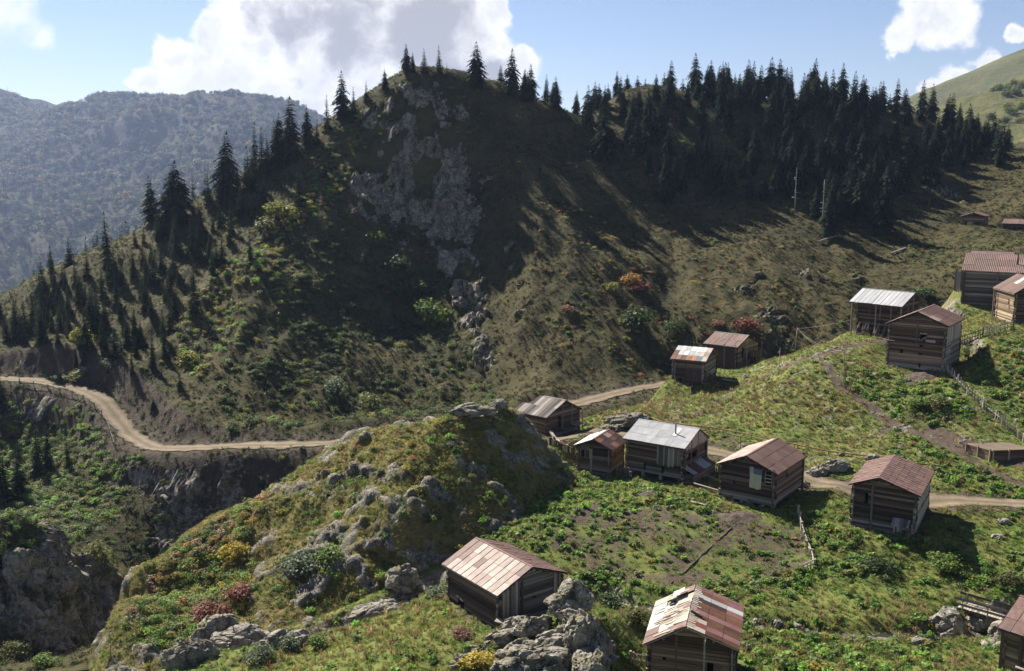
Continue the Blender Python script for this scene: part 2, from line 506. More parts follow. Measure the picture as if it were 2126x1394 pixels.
def at(px, py, y0=44.0, y1=460.0):
    """the point of the ground seen at a pixel of the photograph"""
    r = ray(px, py)
    Y = np.arange(y0, y1, 0.12)
    g = ground(r.x * Y, Y)
    hit = np.nonzero(g >= r.z * Y)[0]
    k = hit[0] if len(hit) else len(Y) - 1
    return Vector((r.x * Y[k], Y[k], float(g[k])))


# ------------------------------------------------------------------ materials
MATS = {}


def new_mat(name):
    m = bpy.data.materials.new(name)
    m.use_nodes = True
    t = m.node_tree
    t.nodes.clear()
    MATS[name] = m
    return m, t


def finish(t, color, rough=0.85, bump=None, bstr=0.3, bdist=0.05, metal=0.0, spec=0.3, leaf=0.0):
    b = N(t, 'ShaderNodeBsdfPrincipled')
    for sock, v in ((b.inputs['Base Color'], color), (b.inputs['Roughness'], rough), (b.inputs['Metallic'], metal)):
        if isinstance(v, (int, float)):
            sock.default_value = v
        elif isinstance(v, tuple):
            sock.default_value = (*v, 1.0)
        else:
            t.links.new(v, sock)
    b.inputs['Specular IOR Level'].default_value = spec
    if bump is not None:
        bn = N(t, 'ShaderNodeBump')
        bn.inputs['Strength'].default_value = bstr
        bn.inputs['Distance'].default_value = bdist
        t.links.new(bump, bn.inputs['Height'])
        t.links.new(bn.outputs[0], b.inputs['Normal'])
    o = N(t, 'ShaderNodeOutputMaterial')
    if leaf:
        tr = N(t, 'ShaderNodeBsdfTranslucent')
        if isinstance(color, tuple):
            tr.inputs['Color'].default_value = (*color, 1)
        else:
            t.links.new(color, tr.inputs['Color'])
        mx = N(t, 'ShaderNodeMixShader')
        mx.inputs[0].default_value = leaf
        t.links.new(b.outputs[0], mx.inputs[1])
        t.links.new(tr.outputs[0], mx.inputs[2])
        t.links.new(mx.outputs[0], o.inputs[0])
    else:
        t.links.new(b.outputs[0], o.inputs[0])


def noise(t, scale, detail=4, rough=0.6, vec=None, stretch=None, dist=0.0):
    n = N(t, 'ShaderNodeTexNoise')
    n.inputs['Scale'].default_value = scale
    n.inputs['Detail'].default_value = detail
    n.inputs['Roughness'].default_value = rough
    n.inputs['Distortion'].default_value = dist
    if vec is None:
        g = N(t, 'ShaderNodeNewGeometry')
        vec = g.outputs['Position']
    if stretch:
        mp = N(t, 'ShaderNodeMapping')
        mp.inputs['Scale'].default_value = stretch
        t.links.new(vec, mp.inputs['Vector'])
        vec = mp.outputs[0]
    t.links.new(vec, n.inputs['Vector'])
    return n.outputs['Fac']


def ramp(t, fac, stops):
    r = N(t, 'ShaderNodeValToRGB')
    e = r.color_ramp.elements
    while len(e) < len(stops):
        e.new(0.5)
    for el, (p, c) in zip(e, stops):
        el.position = p
        el.color = (*c, 1)
    t.links.new(fac, r.inputs[0])
    return r.outputs[0]


def terrain_mat(name, gscale, grass, rock, dirt, rock_bump=0.6, fine=1.0, dry_=((0.20, 0.155, 0.065), (0.145, 0.12, 0.05))):
    m, t = new_mat(name)
    at_ = N(t, 'ShaderNodeAttribute', attribute_name='mask')
    sp = N(t, 'ShaderNodeSeparateColor')
    t.links.new(at_.outputs['Color'], sp.inputs[0])
    n1 = noise(t, 0.35 * gscale, 6, 0.65)
    n2 = noise(t, 2.2 * gscale, 5, 0.7)
    n3 = noise(t, 9.0 * gscale, 3, 0.6)
    gm = math_node(t, 'ADD', math_node(t, 'MULTIPLY', n1, 0.55), math_node(t, 'MULTIPLY', n2, 0.45))
    gcol = ramp(t, gm, grass)
    dry = mixc(t, 0.5, *dry_)
    dfac = math_node(t, 'MULTIPLY', sp.outputs[2], sstep(t, n2, 0.35, 0.65), clamp=True)
    gcol = mixc(t, dfac, gcol, dry)
    rn = noise(t, 1.1 * gscale, 9, 0.75, stretch=(1, 1, 0.85), dist=0.9)
    rn2 = noise(t, 5.0 * gscale, 5, 0.7)
    rcol = ramp(t, math_node(t, 'ADD', math_node(t, 'MULTIPLY', rn, 0.6), math_node(t, 'MULTIPLY', rn2, 0.4)), rock)
    crk = math_node(t, 'ABSOLUTE', math_node(t, 'SUBTRACT', noise(t, 1.6 * gscale, 6, 0.6, dist=1.5), 0.5))
    rcol = mixc(t, sstep(t, crk, 0.0, 0.045), mixc(t, 1.0, rcol, (0.28, 0.27, 0.25), 'MULTIPLY'), rcol)
    dcol = ramp(t, math_node(t, 'ADD', math_node(t, 'MULTIPLY', n2, 0.5), math_node(t, 'MULTIPLY', n3, 0.5)), dirt)
    rf = sstep(t, math_node(t, 'ADD', sp.outputs[0], math_node(t, 'MULTIPLY', math_node(t, 'SUBTRACT', rn2, 0.5), 0.9)), 0.42, 0.60)
    df = sstep(t, math_node(t, 'ADD', sp.outputs[1], math_node(t, 'MULTIPLY', math_node(t, 'SUBTRACT', n2, 0.5), 1.0)), 0.40, 0.62)
    c = mixc(t, df, gcol, dcol)
    c = mixc(t, rf, c, rcol)
    h = math_node(t, 'ADD', math_node(t, 'MULTIPLY', rn, 1.2), math_node(t, 'ADD', math_node(t, 'MULTIPLY', n2, 0.5), math_node(t, 'MULTIPLY', n3, 0.35)))
    finish(t, c, 0.95, h, rock_bump, 0.22 / gscale * fine, spec=0.15)
    return m


GR = [(0.30, (0.034, 0.050, 0.012)), (0.45, (0.078, 0.105, 0.024)), (0.56, (0.135, 0.142, 0.038)), (0.70, (0.195, 0.165, 0.062))]
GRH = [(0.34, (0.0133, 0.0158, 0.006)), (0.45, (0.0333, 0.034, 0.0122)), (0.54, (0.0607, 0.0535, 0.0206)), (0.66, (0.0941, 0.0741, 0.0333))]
RK = [(0.3, (0.05, 0.0438, 0.035)), (0.44, (0.1313, 0.1187, 0.0975)), (0.53, (0.2375, 0.22, 0.1775)), (0.66, (0.425, 0.4, 0.3313))]
RKH = [(0.34, (0.0565, 0.0522, 0.0391)), (0.46, (0.1566, 0.1392, 0.1131)), (0.56, (0.2828, 0.261, 0.2175)), (0.68, (0.4785, 0.4459, 0.3806))]
DT = [(0.30, (0.036, 0.027, 0.020)), (0.5, (0.072, 0.054, 0.040)), (0.68, (0.135, 0.105, 0.078))]
terrain_mat('village_ground', 1.0, GR, RK, DT, 0.7)
terrain_mat('hill_ground', 0.33, GRH, RKH, [(0.30, (0.028, 0.022, 0.016)), (0.5, (0.055, 0.044, 0.032)), (0.68, (0.10, 0.08, 0.06))], 0.8, 1.0, ((0.085, 0.07, 0.032), (0.06, 0.05, 0.024)))  # hill's dry tone darkened to stand for cloud shade
terrain_mat('knoll_ground', 1.0, [(0.30, (0.05, 0.056, 0.016)), (0.45, (0.105, 0.102, 0.028)), (0.57, (0.165, 0.135, 0.046)), (0.70, (0.225, 0.172, 0.072))], RK, DT, 1.0, 1.3)


def plain_mat(name, stops, scale=6.0, stretch=None, rough=0.85, metal=0.0, bstr=0.3, spec=0.3, vary=0.5, obj=True, bdist=0.03):
    m, t = new_mat(name)
    tc = N(t, 'ShaderNodeTexCoord')
    oi = N(t, 'ShaderNodeObjectInfo')
    v = tc.outputs['Object']
    add = N(t, 'ShaderNodeVectorMath', operation='ADD')
    mul = N(t, 'ShaderNodeVectorMath', operation='SCALE')
    cb = N(t, 'ShaderNodeCombineXYZ')
    for i in range(3):
        t.links.new(oi.outputs['Random'], cb.inputs[i])
    t.links.new(cb.outputs[0], mul.inputs[0])
    mul.inputs['Scale'].default_value = 37.0
    if obj:
        t.links.new(v, add.inputs[0])
    else:
        g = N(t, 'ShaderNodeNewGeometry')
        t.links.new(g.outputs['Position'], add.inputs[0])
    t.links.new(mul.outputs[0], add.inputs[1])
    n = noise(t, scale, 6, 0.65, add.outputs[0], stretch)
    n2 = noise(t, scale * 0.35, 3, 0.6, add.outputs[0])
    f = math_node(t, 'ADD', math_node(t, 'MULTIPLY', n, 0.6), math_node(t, 'MULTIPLY', n2, 0.4))
    f = math_node(t, 'ADD', f, math_node(t, 'MULTIPLY', math_node(t, 'SUBTRACT', oi.outputs['Random'], 0.5), 0.25 * vary))
    c = ramp(t, f, stops)
    val = math_node(t, 'MULTIPLY_ADD', oi.outputs['Random'], 0.5 * vary, 1 - 0.25 * vary)
    hs = N(t, 'ShaderNodeHueSaturation')
    t.links.new(c, hs.inputs['Color'])
    t.links.new(val, hs.inputs['Value'])
    finish(t, hs.outputs[0], rough, n, bstr, bdist, metal, spec)
    return m


GRAIN = (1.2, 26, 26)
plain_mat('wood_dark', [(0.3, (0.0224, 0.0154, 0.0112)), (0.48, (0.0588, 0.0406, 0.0294)), (0.62, (0.1092, 0.077, 0.056)), (0.78, (0.21, 0.1708, 0.1358))], 1.0, GRAIN, vary=1.1)
plain_mat('wood_grey', [(0.3, (0.0633, 0.0552, 0.0483)), (0.48, (0.138, 0.1207, 0.1058)), (0.62, (0.23, 0.2047, 0.1782)), (0.75, (0.345, 0.3105, 0.276))], 1.0, GRAIN, vary=1.1)
plain_mat('wood_brown', [(0.3, (0.0488, 0.0309, 0.0195)), (0.48, (0.117, 0.0748, 0.0488)), (0.62, (0.195, 0.1333, 0.091)), (0.76, (0.325, 0.26, 0.2031))], 1.0, GRAIN, vary=1.1)
plain_mat('wood_honey', [(0.3, (0.10, 0.068, 0.04)), (0.48, (0.19, 0.135, 0.082)), (0.62, (0.28, 0.21, 0.135)), (0.75, (0.36, 0.29, 0.20))], 1.0, GRAIN, vary=1.1)
plain_mat('wood_pale', [(0.3, (0.19, 0.165, 0.13)), (0.48, (0.31, 0.275, 0.22)), (0.62, (0.42, 0.375, 0.305)), (0.75, (0.52, 0.47, 0.39))], 1.0, GRAIN, vary=0.5)
plain_mat('tin_brown', [(0.3, (0.0723, 0.0382, 0.0306)), (0.5, (0.1148, 0.0629, 0.051)), (0.62, (0.1487, 0.0892, 0.0731)), (0.76, (0.204, 0.1403, 0.119))], 3.0, rough=0.72, metal=0.0, bstr=0.12, spec=0.4, vary=0.35)
plain_mat('tin_pale', [(0.3, (0.1466, 0.0978, 0.0734)), (0.46, (0.2248, 0.1613, 0.132)), (0.6, (0.303, 0.2346, 0.2003)), (0.75, (0.4105, 0.3421, 0.303))], 2.2, rough=0.72, metal=0.0, bstr=0.1, spec=0.5, vary=0.5)
plain_mat('tin_rust', [(0.3, (0.0638, 0.0289, 0.017)), (0.5, (0.1275, 0.0595, 0.0323)), (0.62, (0.204, 0.0978, 0.051)), (0.76, (0.255, 0.1615, 0.1105))], 4.0, rough=0.75, bstr=0.2, vary=0.6)
plain_mat('tin_orange', [(0.3, (0.20, 0.075, 0.035)), (0.5, (0.30, 0.12, 0.055)), (0.7, (0.36, 0.17, 0.09))], 4.0, rough=0.7, vary=0.4)
plain_mat('tin_grey', [(0.3, (0.1932, 0.1977, 0.2063)), (0.5, (0.2811, 0.2854, 0.2943)), (0.65, (0.3425, 0.3469, 0.3513)), (0.8, (0.4041, 0.4084, 0.4128))], 2.0, rough=0.72, metal=0.0, bstr=0.08, spec=0.5, vary=0.3)
plain_mat('tin_white', [(0.3, (0.323, 0.3145, 0.2975)), (0.5, (0.442, 0.4335, 0.4165)), (0.7, (0.527, 0.5185, 0.5015))], 3.0, rough=0.72, metal=0.0, bstr=0.08, vary=0.4)
plain_mat('tin_pink', [(0.3, (0.15, 0.06, 0.06)), (0.48, (0.225, 0.1, 0.1)), (0.62, (0.28, 0.165, 0.155)), (0.76, (0.34, 0.26, 0.24))], 4.0, rough=0.6, vary=0.4)
plain_mat('tin_blue', [(0.3, (0.06, 0.085, 0.12)), (0.5, (0.095, 0.125, 0.165)), (0.7, (0.15, 0.17, 0.20))], 3.0, rough=0.6, vary=0.3)
plain_mat('tin_red', [(0.3, (0.18, 0.035, 0.032)), (0.6, (0.26, 0.07, 0.06))], 3.0, rough=0.6, vary=0.3)
plain_mat('tin_dark', [(0.3, (0.035, 0.019, 0.017)), (0.5, (0.062, 0.034, 0.030)), (0.7, (0.10, 0.058, 0.05))], 3.0, rough=0.6, metal=0.1, vary=0.3)
plain_mat('sheet_yellow', [(0.3, (0.30, 0.32, 0.19)), (0.5, (0.40, 0.42, 0.27)), (0.7, (0.46, 0.46, 0.36))], 2.0, rough=0.7, vary=0.3)
plain_mat('plank_pink', [(0.3, (0.30, 0.23, 0.20)), (0.5, (0.42, 0.33, 0.29)), (0.7, (0.52, 0.43, 0.38))], 1.0, GRAIN, vary=0.4)
plain_mat('pole_wood', [(0.3, (0.13, 0.105, 0.085)), (0.55, (0.24, 0.20, 0.165)), (0.75, (0.34, 0.29, 0.245))], 4.0, (6, 6, 0.6), vary=0.5)
plain_mat('snag_wood', [(0.3, (0.17, 0.155, 0.14)), (0.55, (0.28, 0.26, 0.24)), (0.75, (0.38, 0.36, 0.34))], 4.0, (6, 6, 0.6), vary=0.4)
plain_mat('bark', [(0.3, (0.03, 0.024, 0.02)), (0.55, (0.07, 0.057, 0.047)), (0.75, (0.12, 0.10, 0.085))], 5.0, (6, 6, 0.8), vary=0.4)
plain_mat('stovepipe_metal', [(0.3, (0.03, 0.028, 0.027)), (0.7, (0.07, 0.06, 0.055))], 6.0, rough=0.6, metal=0.5, vary=0.2)
plain_mat('wire', [(0.3, (0.16, 0.15, 0.14)), (0.7, (0.24, 0.22, 0.2))], 6.0, rough=0.7, vary=0.2)
plain_mat('dung', [(0.3, (0.030, 0.021, 0.015)), (0.5, (0.065, 0.046, 0.034)), (0.7, (0.125, 0.095, 0.07))], 5.0, obj=False, bstr=1.0, vary=0.1, bdist=0.1)
plain_mat('rag_white', [(0.3, (0.5, 0.5, 0.48)), (0.7, (0.65, 0.64, 0.62))], 4.0, vary=0.2)


def rock_mat(name, stops, lichen=True):
    m, t = new_mat(name)
    n = noise(t, 1.3, 9, 0.72, dist=0.5)
    n2 = noise(t, 7.0, 5, 0.7)
    f = math_node(t, 'ADD', math_node(t, 'MULTIPLY', n, 0.55), math_node(t, 'MULTIPLY', n2, 0.45))
    c = ramp(t, f, stops)
    n3 = noise(t, 0.8, 5, 0.7)
    if lichen:
        g = N(t, 'ShaderNodeNewGeometry')
        sx = N(t, 'ShaderNodeSeparateXYZ')
        t.links.new(g.outputs['Normal'], sx.inputs[0])
        lf = math_node(t, 'MULTIPLY', sstep(t, n3, 0.5, 0.62), sstep(t, sx.outputs[2], 0.3, 0.8), clamp=True)
        c = mixc(t, math_node(t, 'MULTIPLY', lf, 0.7), c, (0.15, 0.14, 0.055))
    v = N(t, 'ShaderNodeTexVoronoi', feature='DISTANCE_TO_EDGE')
    v.inputs['Scale'].default_value = 0.8
    gg = N(t, 'ShaderNodeNewGeometry')
    t.links.new(gg.outputs['Position'], v.inputs['Vector'])
    cr_ = sstep(t, math_node(t, 'ADD', v.outputs[0], math_node(t, 'MULTIPLY', math_node(t, 'SUBTRACT', n, 0.5), 0.5)), 0.0, 0.06)
    c = mixc(t, math_node(t, 'MULTIPLY_ADD', cr_, 0.5, 0.5), (0.04, 0.036, 0.03), c)
    h = math_node(t, 'ADD', math_node(t, 'MULTIPLY', n, 1.0), math_node(t, 'ADD', math_node(t, 'MULTIPLY', n2, 0.45), math_node(t, 'MULTIPLY', cr_, 0.25)))
    finish(t, c, 0.95, h, 0.9, 0.16, spec=0.2)
    return m


rock_mat('rock', RK)
rock_mat('boulder_rock', [(0.28, (0.115, 0.1058, 0.092)), (0.45, (0.2012, 0.184, 0.1552)), (0.56, (0.2875, 0.2645, 0.2185)), (0.7, (0.414, 0.391, 0.3335))], False)


def leaf_mat(name, stops, leaf=0.35, spec=0.25, rough=0.6, tint=False):
    m, t = new_mat(name)
    oi = N(t, 'ShaderNodeObjectInfo')
    at_ = N(t, 'ShaderNodeAttribute', attribute_name='leafv')
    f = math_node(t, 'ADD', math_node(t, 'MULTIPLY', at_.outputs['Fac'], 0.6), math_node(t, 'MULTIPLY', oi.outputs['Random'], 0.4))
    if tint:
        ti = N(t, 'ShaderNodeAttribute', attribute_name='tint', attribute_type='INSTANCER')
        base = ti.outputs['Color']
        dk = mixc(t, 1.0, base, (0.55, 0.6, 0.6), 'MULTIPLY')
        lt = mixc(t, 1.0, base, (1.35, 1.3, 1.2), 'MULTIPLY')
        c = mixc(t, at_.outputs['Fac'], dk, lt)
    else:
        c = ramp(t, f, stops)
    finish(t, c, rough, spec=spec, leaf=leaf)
    return m


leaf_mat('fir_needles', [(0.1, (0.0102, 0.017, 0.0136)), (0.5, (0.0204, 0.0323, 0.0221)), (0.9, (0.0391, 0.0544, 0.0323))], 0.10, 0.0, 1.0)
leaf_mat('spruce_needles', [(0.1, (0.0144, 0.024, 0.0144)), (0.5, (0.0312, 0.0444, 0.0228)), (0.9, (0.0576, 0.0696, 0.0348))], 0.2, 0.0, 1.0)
leaf_mat('stuff_leaf', [], 0.48, 0.25, tint=True)
leaf_mat('stuff_grass', [], 0.48, 0.15, 0.7, tint=True)
for nm, c in (('leaf_green', (0.075, 0.115, 0.022)), ('leaf_yellowgreen', (0.13, 0.135, 0.025)), ('leaf_yellow', (0.24, 0.19, 0.03)), ('leaf_orange', (0.22, 0.12, 0.035)),
              ('leaf_red', (0.13, 0.05, 0.035)), ('leaf_russet', (0.17, 0.095, 0.06)), ('leaf_dark', (0.038, 0.060, 0.018)), ('leaf_olive', (0.085, 0.092, 0.03)), ('leaf_sage', (0.085, 0.105, 0.06))):
    leaf_mat(nm, [(0.1, tuple(0.65 * k for k in c)), (0.5, tuple(1.3 * k for k in c)), (0.9, tuple(1.9 * k for k in c))], 0.45)

m, t = new_mat('road_dirt')
n1 = noise(t, 0.7, 6, 0.65)
n2 = noise(t, 6.0, 5, 0.7)
at_ = N(t, 'ShaderNodeAttribute', attribute_name='mask')
sp = N(t, 'ShaderNodeSeparateColor')
t.links.new(at_.outputs['Color'], sp.inputs[0])
rc = ramp(t, math_node(t, 'ADD', math_node(t, 'MULTIPLY', n1, 0.45), math_node(t, 'MULTIPLY', n2, 0.55)),
          [(0.3, (0.075, 0.058, 0.042)), (0.5, (0.13, 0.102, 0.075)), (0.7, (0.205, 0.165, 0.124))])
rc = mixc(t, math_node(t, 'MULTIPLY', sp.outputs[0], 0.95), rc, mixc(t, 1.0, rc, (1.5, 1.45, 1.4), 'MULTIPLY'))
rc = mixc(t, math_node(t, 'MULTIPLY', sp.outputs[1], sstep(t, n2, 0.36, 0.55)), rc, (0.075, 0.078, 0.03))
finish(t, rc, 0.95, math_node(t, 'ADD', n2, math_node(t, 'MULTIPLY', n1, 0.5)), 0.6, 0.08, spec=0.15)

m, t = new_mat('water')
n1 = noise(t, 3.0, 4, 0.6)
finish(t, (0.035, 0.034, 0.028), 0.15, n1, 0.5, 0.08, spec=0.5)

m, t = new_mat('far_ground')
n1 = noise(t, 0.012, 7, 0.65)
n2 = noise(t, 0.09, 6, 0.7)
f = math_node(t, 'ADD', math_node(t, 'MULTIPLY', n1, 0.5), math_node(t, 'MULTIPLY', n2, 0.5))
c = ramp(t, f, [(0.3, (0.014, 0.018, 0.009)), (0.46, (0.028, 0.031, 0.012)), (0.58, (0.052, 0.045, 0.018)), (0.72, (0.08, 0.058, 0.026))])
finish(t, c, 0.95, n2, 0.9, 9.0, spec=0.1)
m, t = new_mat('far_pasture')
n1 = noise(t, 0.02, 7, 0.65)
n2 = noise(t, 0.12, 6, 0.7)
f = math_node(t, 'ADD', math_node(t, 'MULTIPLY', n1, 0.5), math_node(t, 'MULTIPLY', n2, 0.5))
c = ramp(t, f, [(0.3, (0.045, 0.055, 0.022)), (0.5, (0.085, 0.088, 0.033)), (0.7, (0.135, 0.122, 0.055))])
finish(t, c, 0.95, n2, 0.7, 5.0, spec=0.1)

# ------------------------------------------------------------------ object helpers


def tag(o, label=None, cat=None, group=None, kind=None):
    for k, v in (('label', label), ('category', cat), ('group', group), ('kind', kind)):
        if v:
            o[k] = v
    return o


HOUSE_ROOTS, GROUPS = set(), {}
PART_OF = (('roof_', 'roof'), ('ridge_', 'roof'), ('purlin', 'roof'), ('eave_board', 'roof'), ('loose_', 'roof'), ('flashing', 'roof'), ('balcony_', 'balcony'), ('leanto_', 'lean_to'), ('porch_', 'porch'),
           ('ladder_', 'ladder'), ('window_', 'window'), ('stair_', 'stairs'), ('leaning_', 'plank_stack'), ('foundation_', 'foundation'), ('stilt', 'foundation'), ('door_', 'door'))


def link(name, data, parent=None, loc=None, rot=None, scale=None):
    if parent is not None and parent.name in HOUSE_ROOTS and name not in ('roof_post',):
        for pre, grp in PART_OF:
            if name.startswith(pre):
                if (parent.name, grp) not in GROUPS:
                    e = bpy.data.objects.new(grp, None)
                    COL.objects.link(e)
                    e.parent = parent
                    GROUPS[(parent.name, grp)] = e
                parent = GROUPS[(parent.name, grp)]
                break
    o = bpy.data.objects.new(name, data)
    COL.objects.link(o)
    if parent:
        o.parent = parent
    if loc is not None:
        o.location = loc
    if rot is not None:
        o.rotation_euler = rot
    if scale is not None:
        o.scale = scale
    return o


def empty(name, loc, rz=0.0):
    o = link(name, None, None, loc, (0, 0, rz))
    o.empty_display_size = 0.5
    return o


def make_mesh(name, verts, faces, mat, smooth_=False, attr=None):
    """verts (n,3); faces: array (m,3|4) or list of lists"""
    me = bpy.data.meshes.new(name)
    v = np.asarray(verts, np.float32)
    if isinstance(faces, np.ndarray):
        k = faces.shape[1]
        me.vertices.add(len(v))
        me.vertices.foreach_set('co', v.ravel())
        me.loops.add(faces.size)
        me.loops.foreach_set('vertex_index', faces.ravel().astype(np.int32))
        me.polygons.add(len(faces))
        me.polygons.foreach_set('loop_start', np.arange(len(faces), dtype=np.int32) * k)
        me.update(calc_edges=True)
    else:
        me.from_pydata([tuple(q) for q in v], [], faces)
    if smooth_:
        me.polygons.foreach_set('use_smooth', np.ones(len(me.polygons), bool))
    if mat:
        me.materials.append(MATS[mat])
    if attr is not None:
        nm, arr = attr
        if arr.ndim == 1:
            a = me.attributes.new(nm, 'FLOAT', 'POINT')
            a.data.foreach_set('value', arr.astype(np.float32))
        else:
            a = me.attributes.new(nm, 'FLOAT_COLOR', 'POINT')
            a.data.foreach_set('color', np.concatenate([arr, np.ones((len(arr), 4 - arr.shape[1]))], 1).astype(np.float32).ravel())
    me.validate()
    me.update()
    return me


def grid_faces(nx, ny, keep=None):
    i, j = np.meshgrid(np.arange(nx - 1), np.arange(ny - 1))
    a = (j * nx + i).ravel()
    f = np.stack([a, a + 1, a + nx + 1, a + nx], 1)
    if keep is not None:
        k = keep.ravel()
        f = f[k[f].any(1)]
    return f


def compact(v, f, *arrs):
    used = np.zeros(len(v), bool)
    used[f.ravel()] = True
    idx = np.cumsum(used) - 1
    return (v[used], idx[f]) + tuple(a[used] for a in arrs)


def grid_normals(G):
    gy, gx = np.gradient(G.Z, G.st)
    n = np.stack([-gx, -gy, np.ones_like(gx)], -1)
    return n / np.linalg.norm(n, axis=-1, keepdims=True)


def frustum(x, y, z, m=160):
    px, py = project(x, y, z)
    return (px > -m) & (px < PIX_W + m) & (py > -m) & (py < PIX_H + m + 60) & (y > 30)
# ------------------------------------------------------------------ terrain meshes
def wpoly(pix):
    return [(q.x, q.y) for q in (at(*p) for p in pix)]


def wline(pix):
    return [tuple(at(*p)) for p in pix]


FIELD = wpoly([(1185, 1065), (1320, 1050), (1500, 1062), (1600, 1078), (1655, 1085), (1688, 1180), (1600, 1198), (1400, 1222), (1235, 1192), (1130, 1150), (1120, 1110)])
PATHS = [(wline([(1712, 755), (1740, 800), (1800, 840), (1850, 880), (1960, 925), (2070, 985), (2126, 1010)]), 0.7),
         (wline([(1240, 1045), (1200, 1085)]), 0.5),
         (wline([(1540, 800), (1640, 760), (1720, 735), (1800, 712), (1850, 708)]), 1.0),
         (wline([(1395, 880), (1500, 830), (1560, 790)]), 0.5),
         (wline([(1270, 880), (1300, 855)]), 0.8),
         (wline([(1940, 900), (2020, 930), (2060, 945), (2126, 960)]), 1.6)]


def build_t1():
    G = G1
    x, y, z = G.X.ravel(), G.Y.ravel(), G.Z.ravel()
    n = grid_normals(G).reshape(-1, 3)
    p = np.stack([x, y, z], 1)
    px, py = project(x, y, z)
    slope = np.degrees(np.arccos(np.clip(n[:, 2], -1, 1)))
    gorge = smooth(-y, -140, -118) * (z < -40.5)
    nz_ = fbm(p, 14, 4)
    nr = fbm(p * (1, 1, 0.75), 5, 5, 0.62)
    cliff = in_poly(px + nr * 70 + nz_ * 50, py + nz_ * 60, CLIFF) & (y < 230)
    rock = smooth(slope + nr * 22, 50, 62) * 0.7 * smooth(nr + nz_, -0.2, 0.3) + cliff * smooth(nr + nz_ * 0.9, -0.40, 0.02) * smooth(slope, 16, 36) * 0.95
    left_ = smooth(-x, 36, 44)
    rock += gorge * smooth(slope + nr * 30, 30, 50) * 0.85 * (0.25 + 0.75 * left_)
    patch = smooth(fbm(p, 16, 3, off=9.1) + nr * 0.5, 0.34, 0.55)      # bare ribs on the grassy flanks
    rock = np.clip(rock + patch * 0.5 * (px > 1050) * (py > 280), 0, 1)
    d, rz = poly_dist(x, y, ROAD_B)
    dirt = (1 - smooth(d, 2.2, 5.5)) * 0.9
    dirt = np.maximum(dirt, (1 - smooth(d, 5, 10)) * smooth(slope, 22, 36) * 0.8)
    dirt = np.maximum(dirt, 0.62 * smooth(fbm(p, 17, 4, off=3.3), 0.16, 0.5))
    dry = np.clip(0.35 + fbm(p, 30, 3, off=5.0) * 1.2, 0, 1) * np.where(px > 1000, 1.0, 0.35)
    near = smooth(-y, -170, -130)
    rg = fbm(p * (1, 1, 0.45), 9, 4, 0.55, True, off=2.0)
    fe, fc = worley(p * (1, 1, 0.55), 5.5)
    fe2, fc2 = worley(p * (1, 1, 0.6) + nz_[:, None] * 0.5, 2.3, off=5)
    amp = np.clip(rock, 0, 1) * (1.9 + 0 * x)
    disp = amp * ((rg - 0.2) * 0.8 + fc * 0.6 + fc2 * 0.45 - 0.45 * (fe < 0.08) - 0.25 * (fe2 < 0.08) + fbm(p, 1.6, 3, 0.6, True) * 0.22) + nz_ * 0.3
    disp *= smooth(d, 2.5, 7)
    v = p + n * disp[:, None]
    hid = (np.maximum(G2(x, y), G3(x, y)) > z + 2.5)
    keep = frustum(x, y, z, 260) & ~hid
    f = grid_faces(G.nx, G.ny, keep)
    mask_ = np.stack([rock, dirt, dry], 1)
    v, f, mask_ = compact(v, f, mask_)
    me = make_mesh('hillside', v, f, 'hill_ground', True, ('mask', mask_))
    me.polygons.foreach_set('use_smooth', mask_[f, 0].mean(1) < 0.35)
    return tag(link('hillside', me), 'steep grassy hillside with rock faces rising to a wooded summit', 'hill', kind='structure')


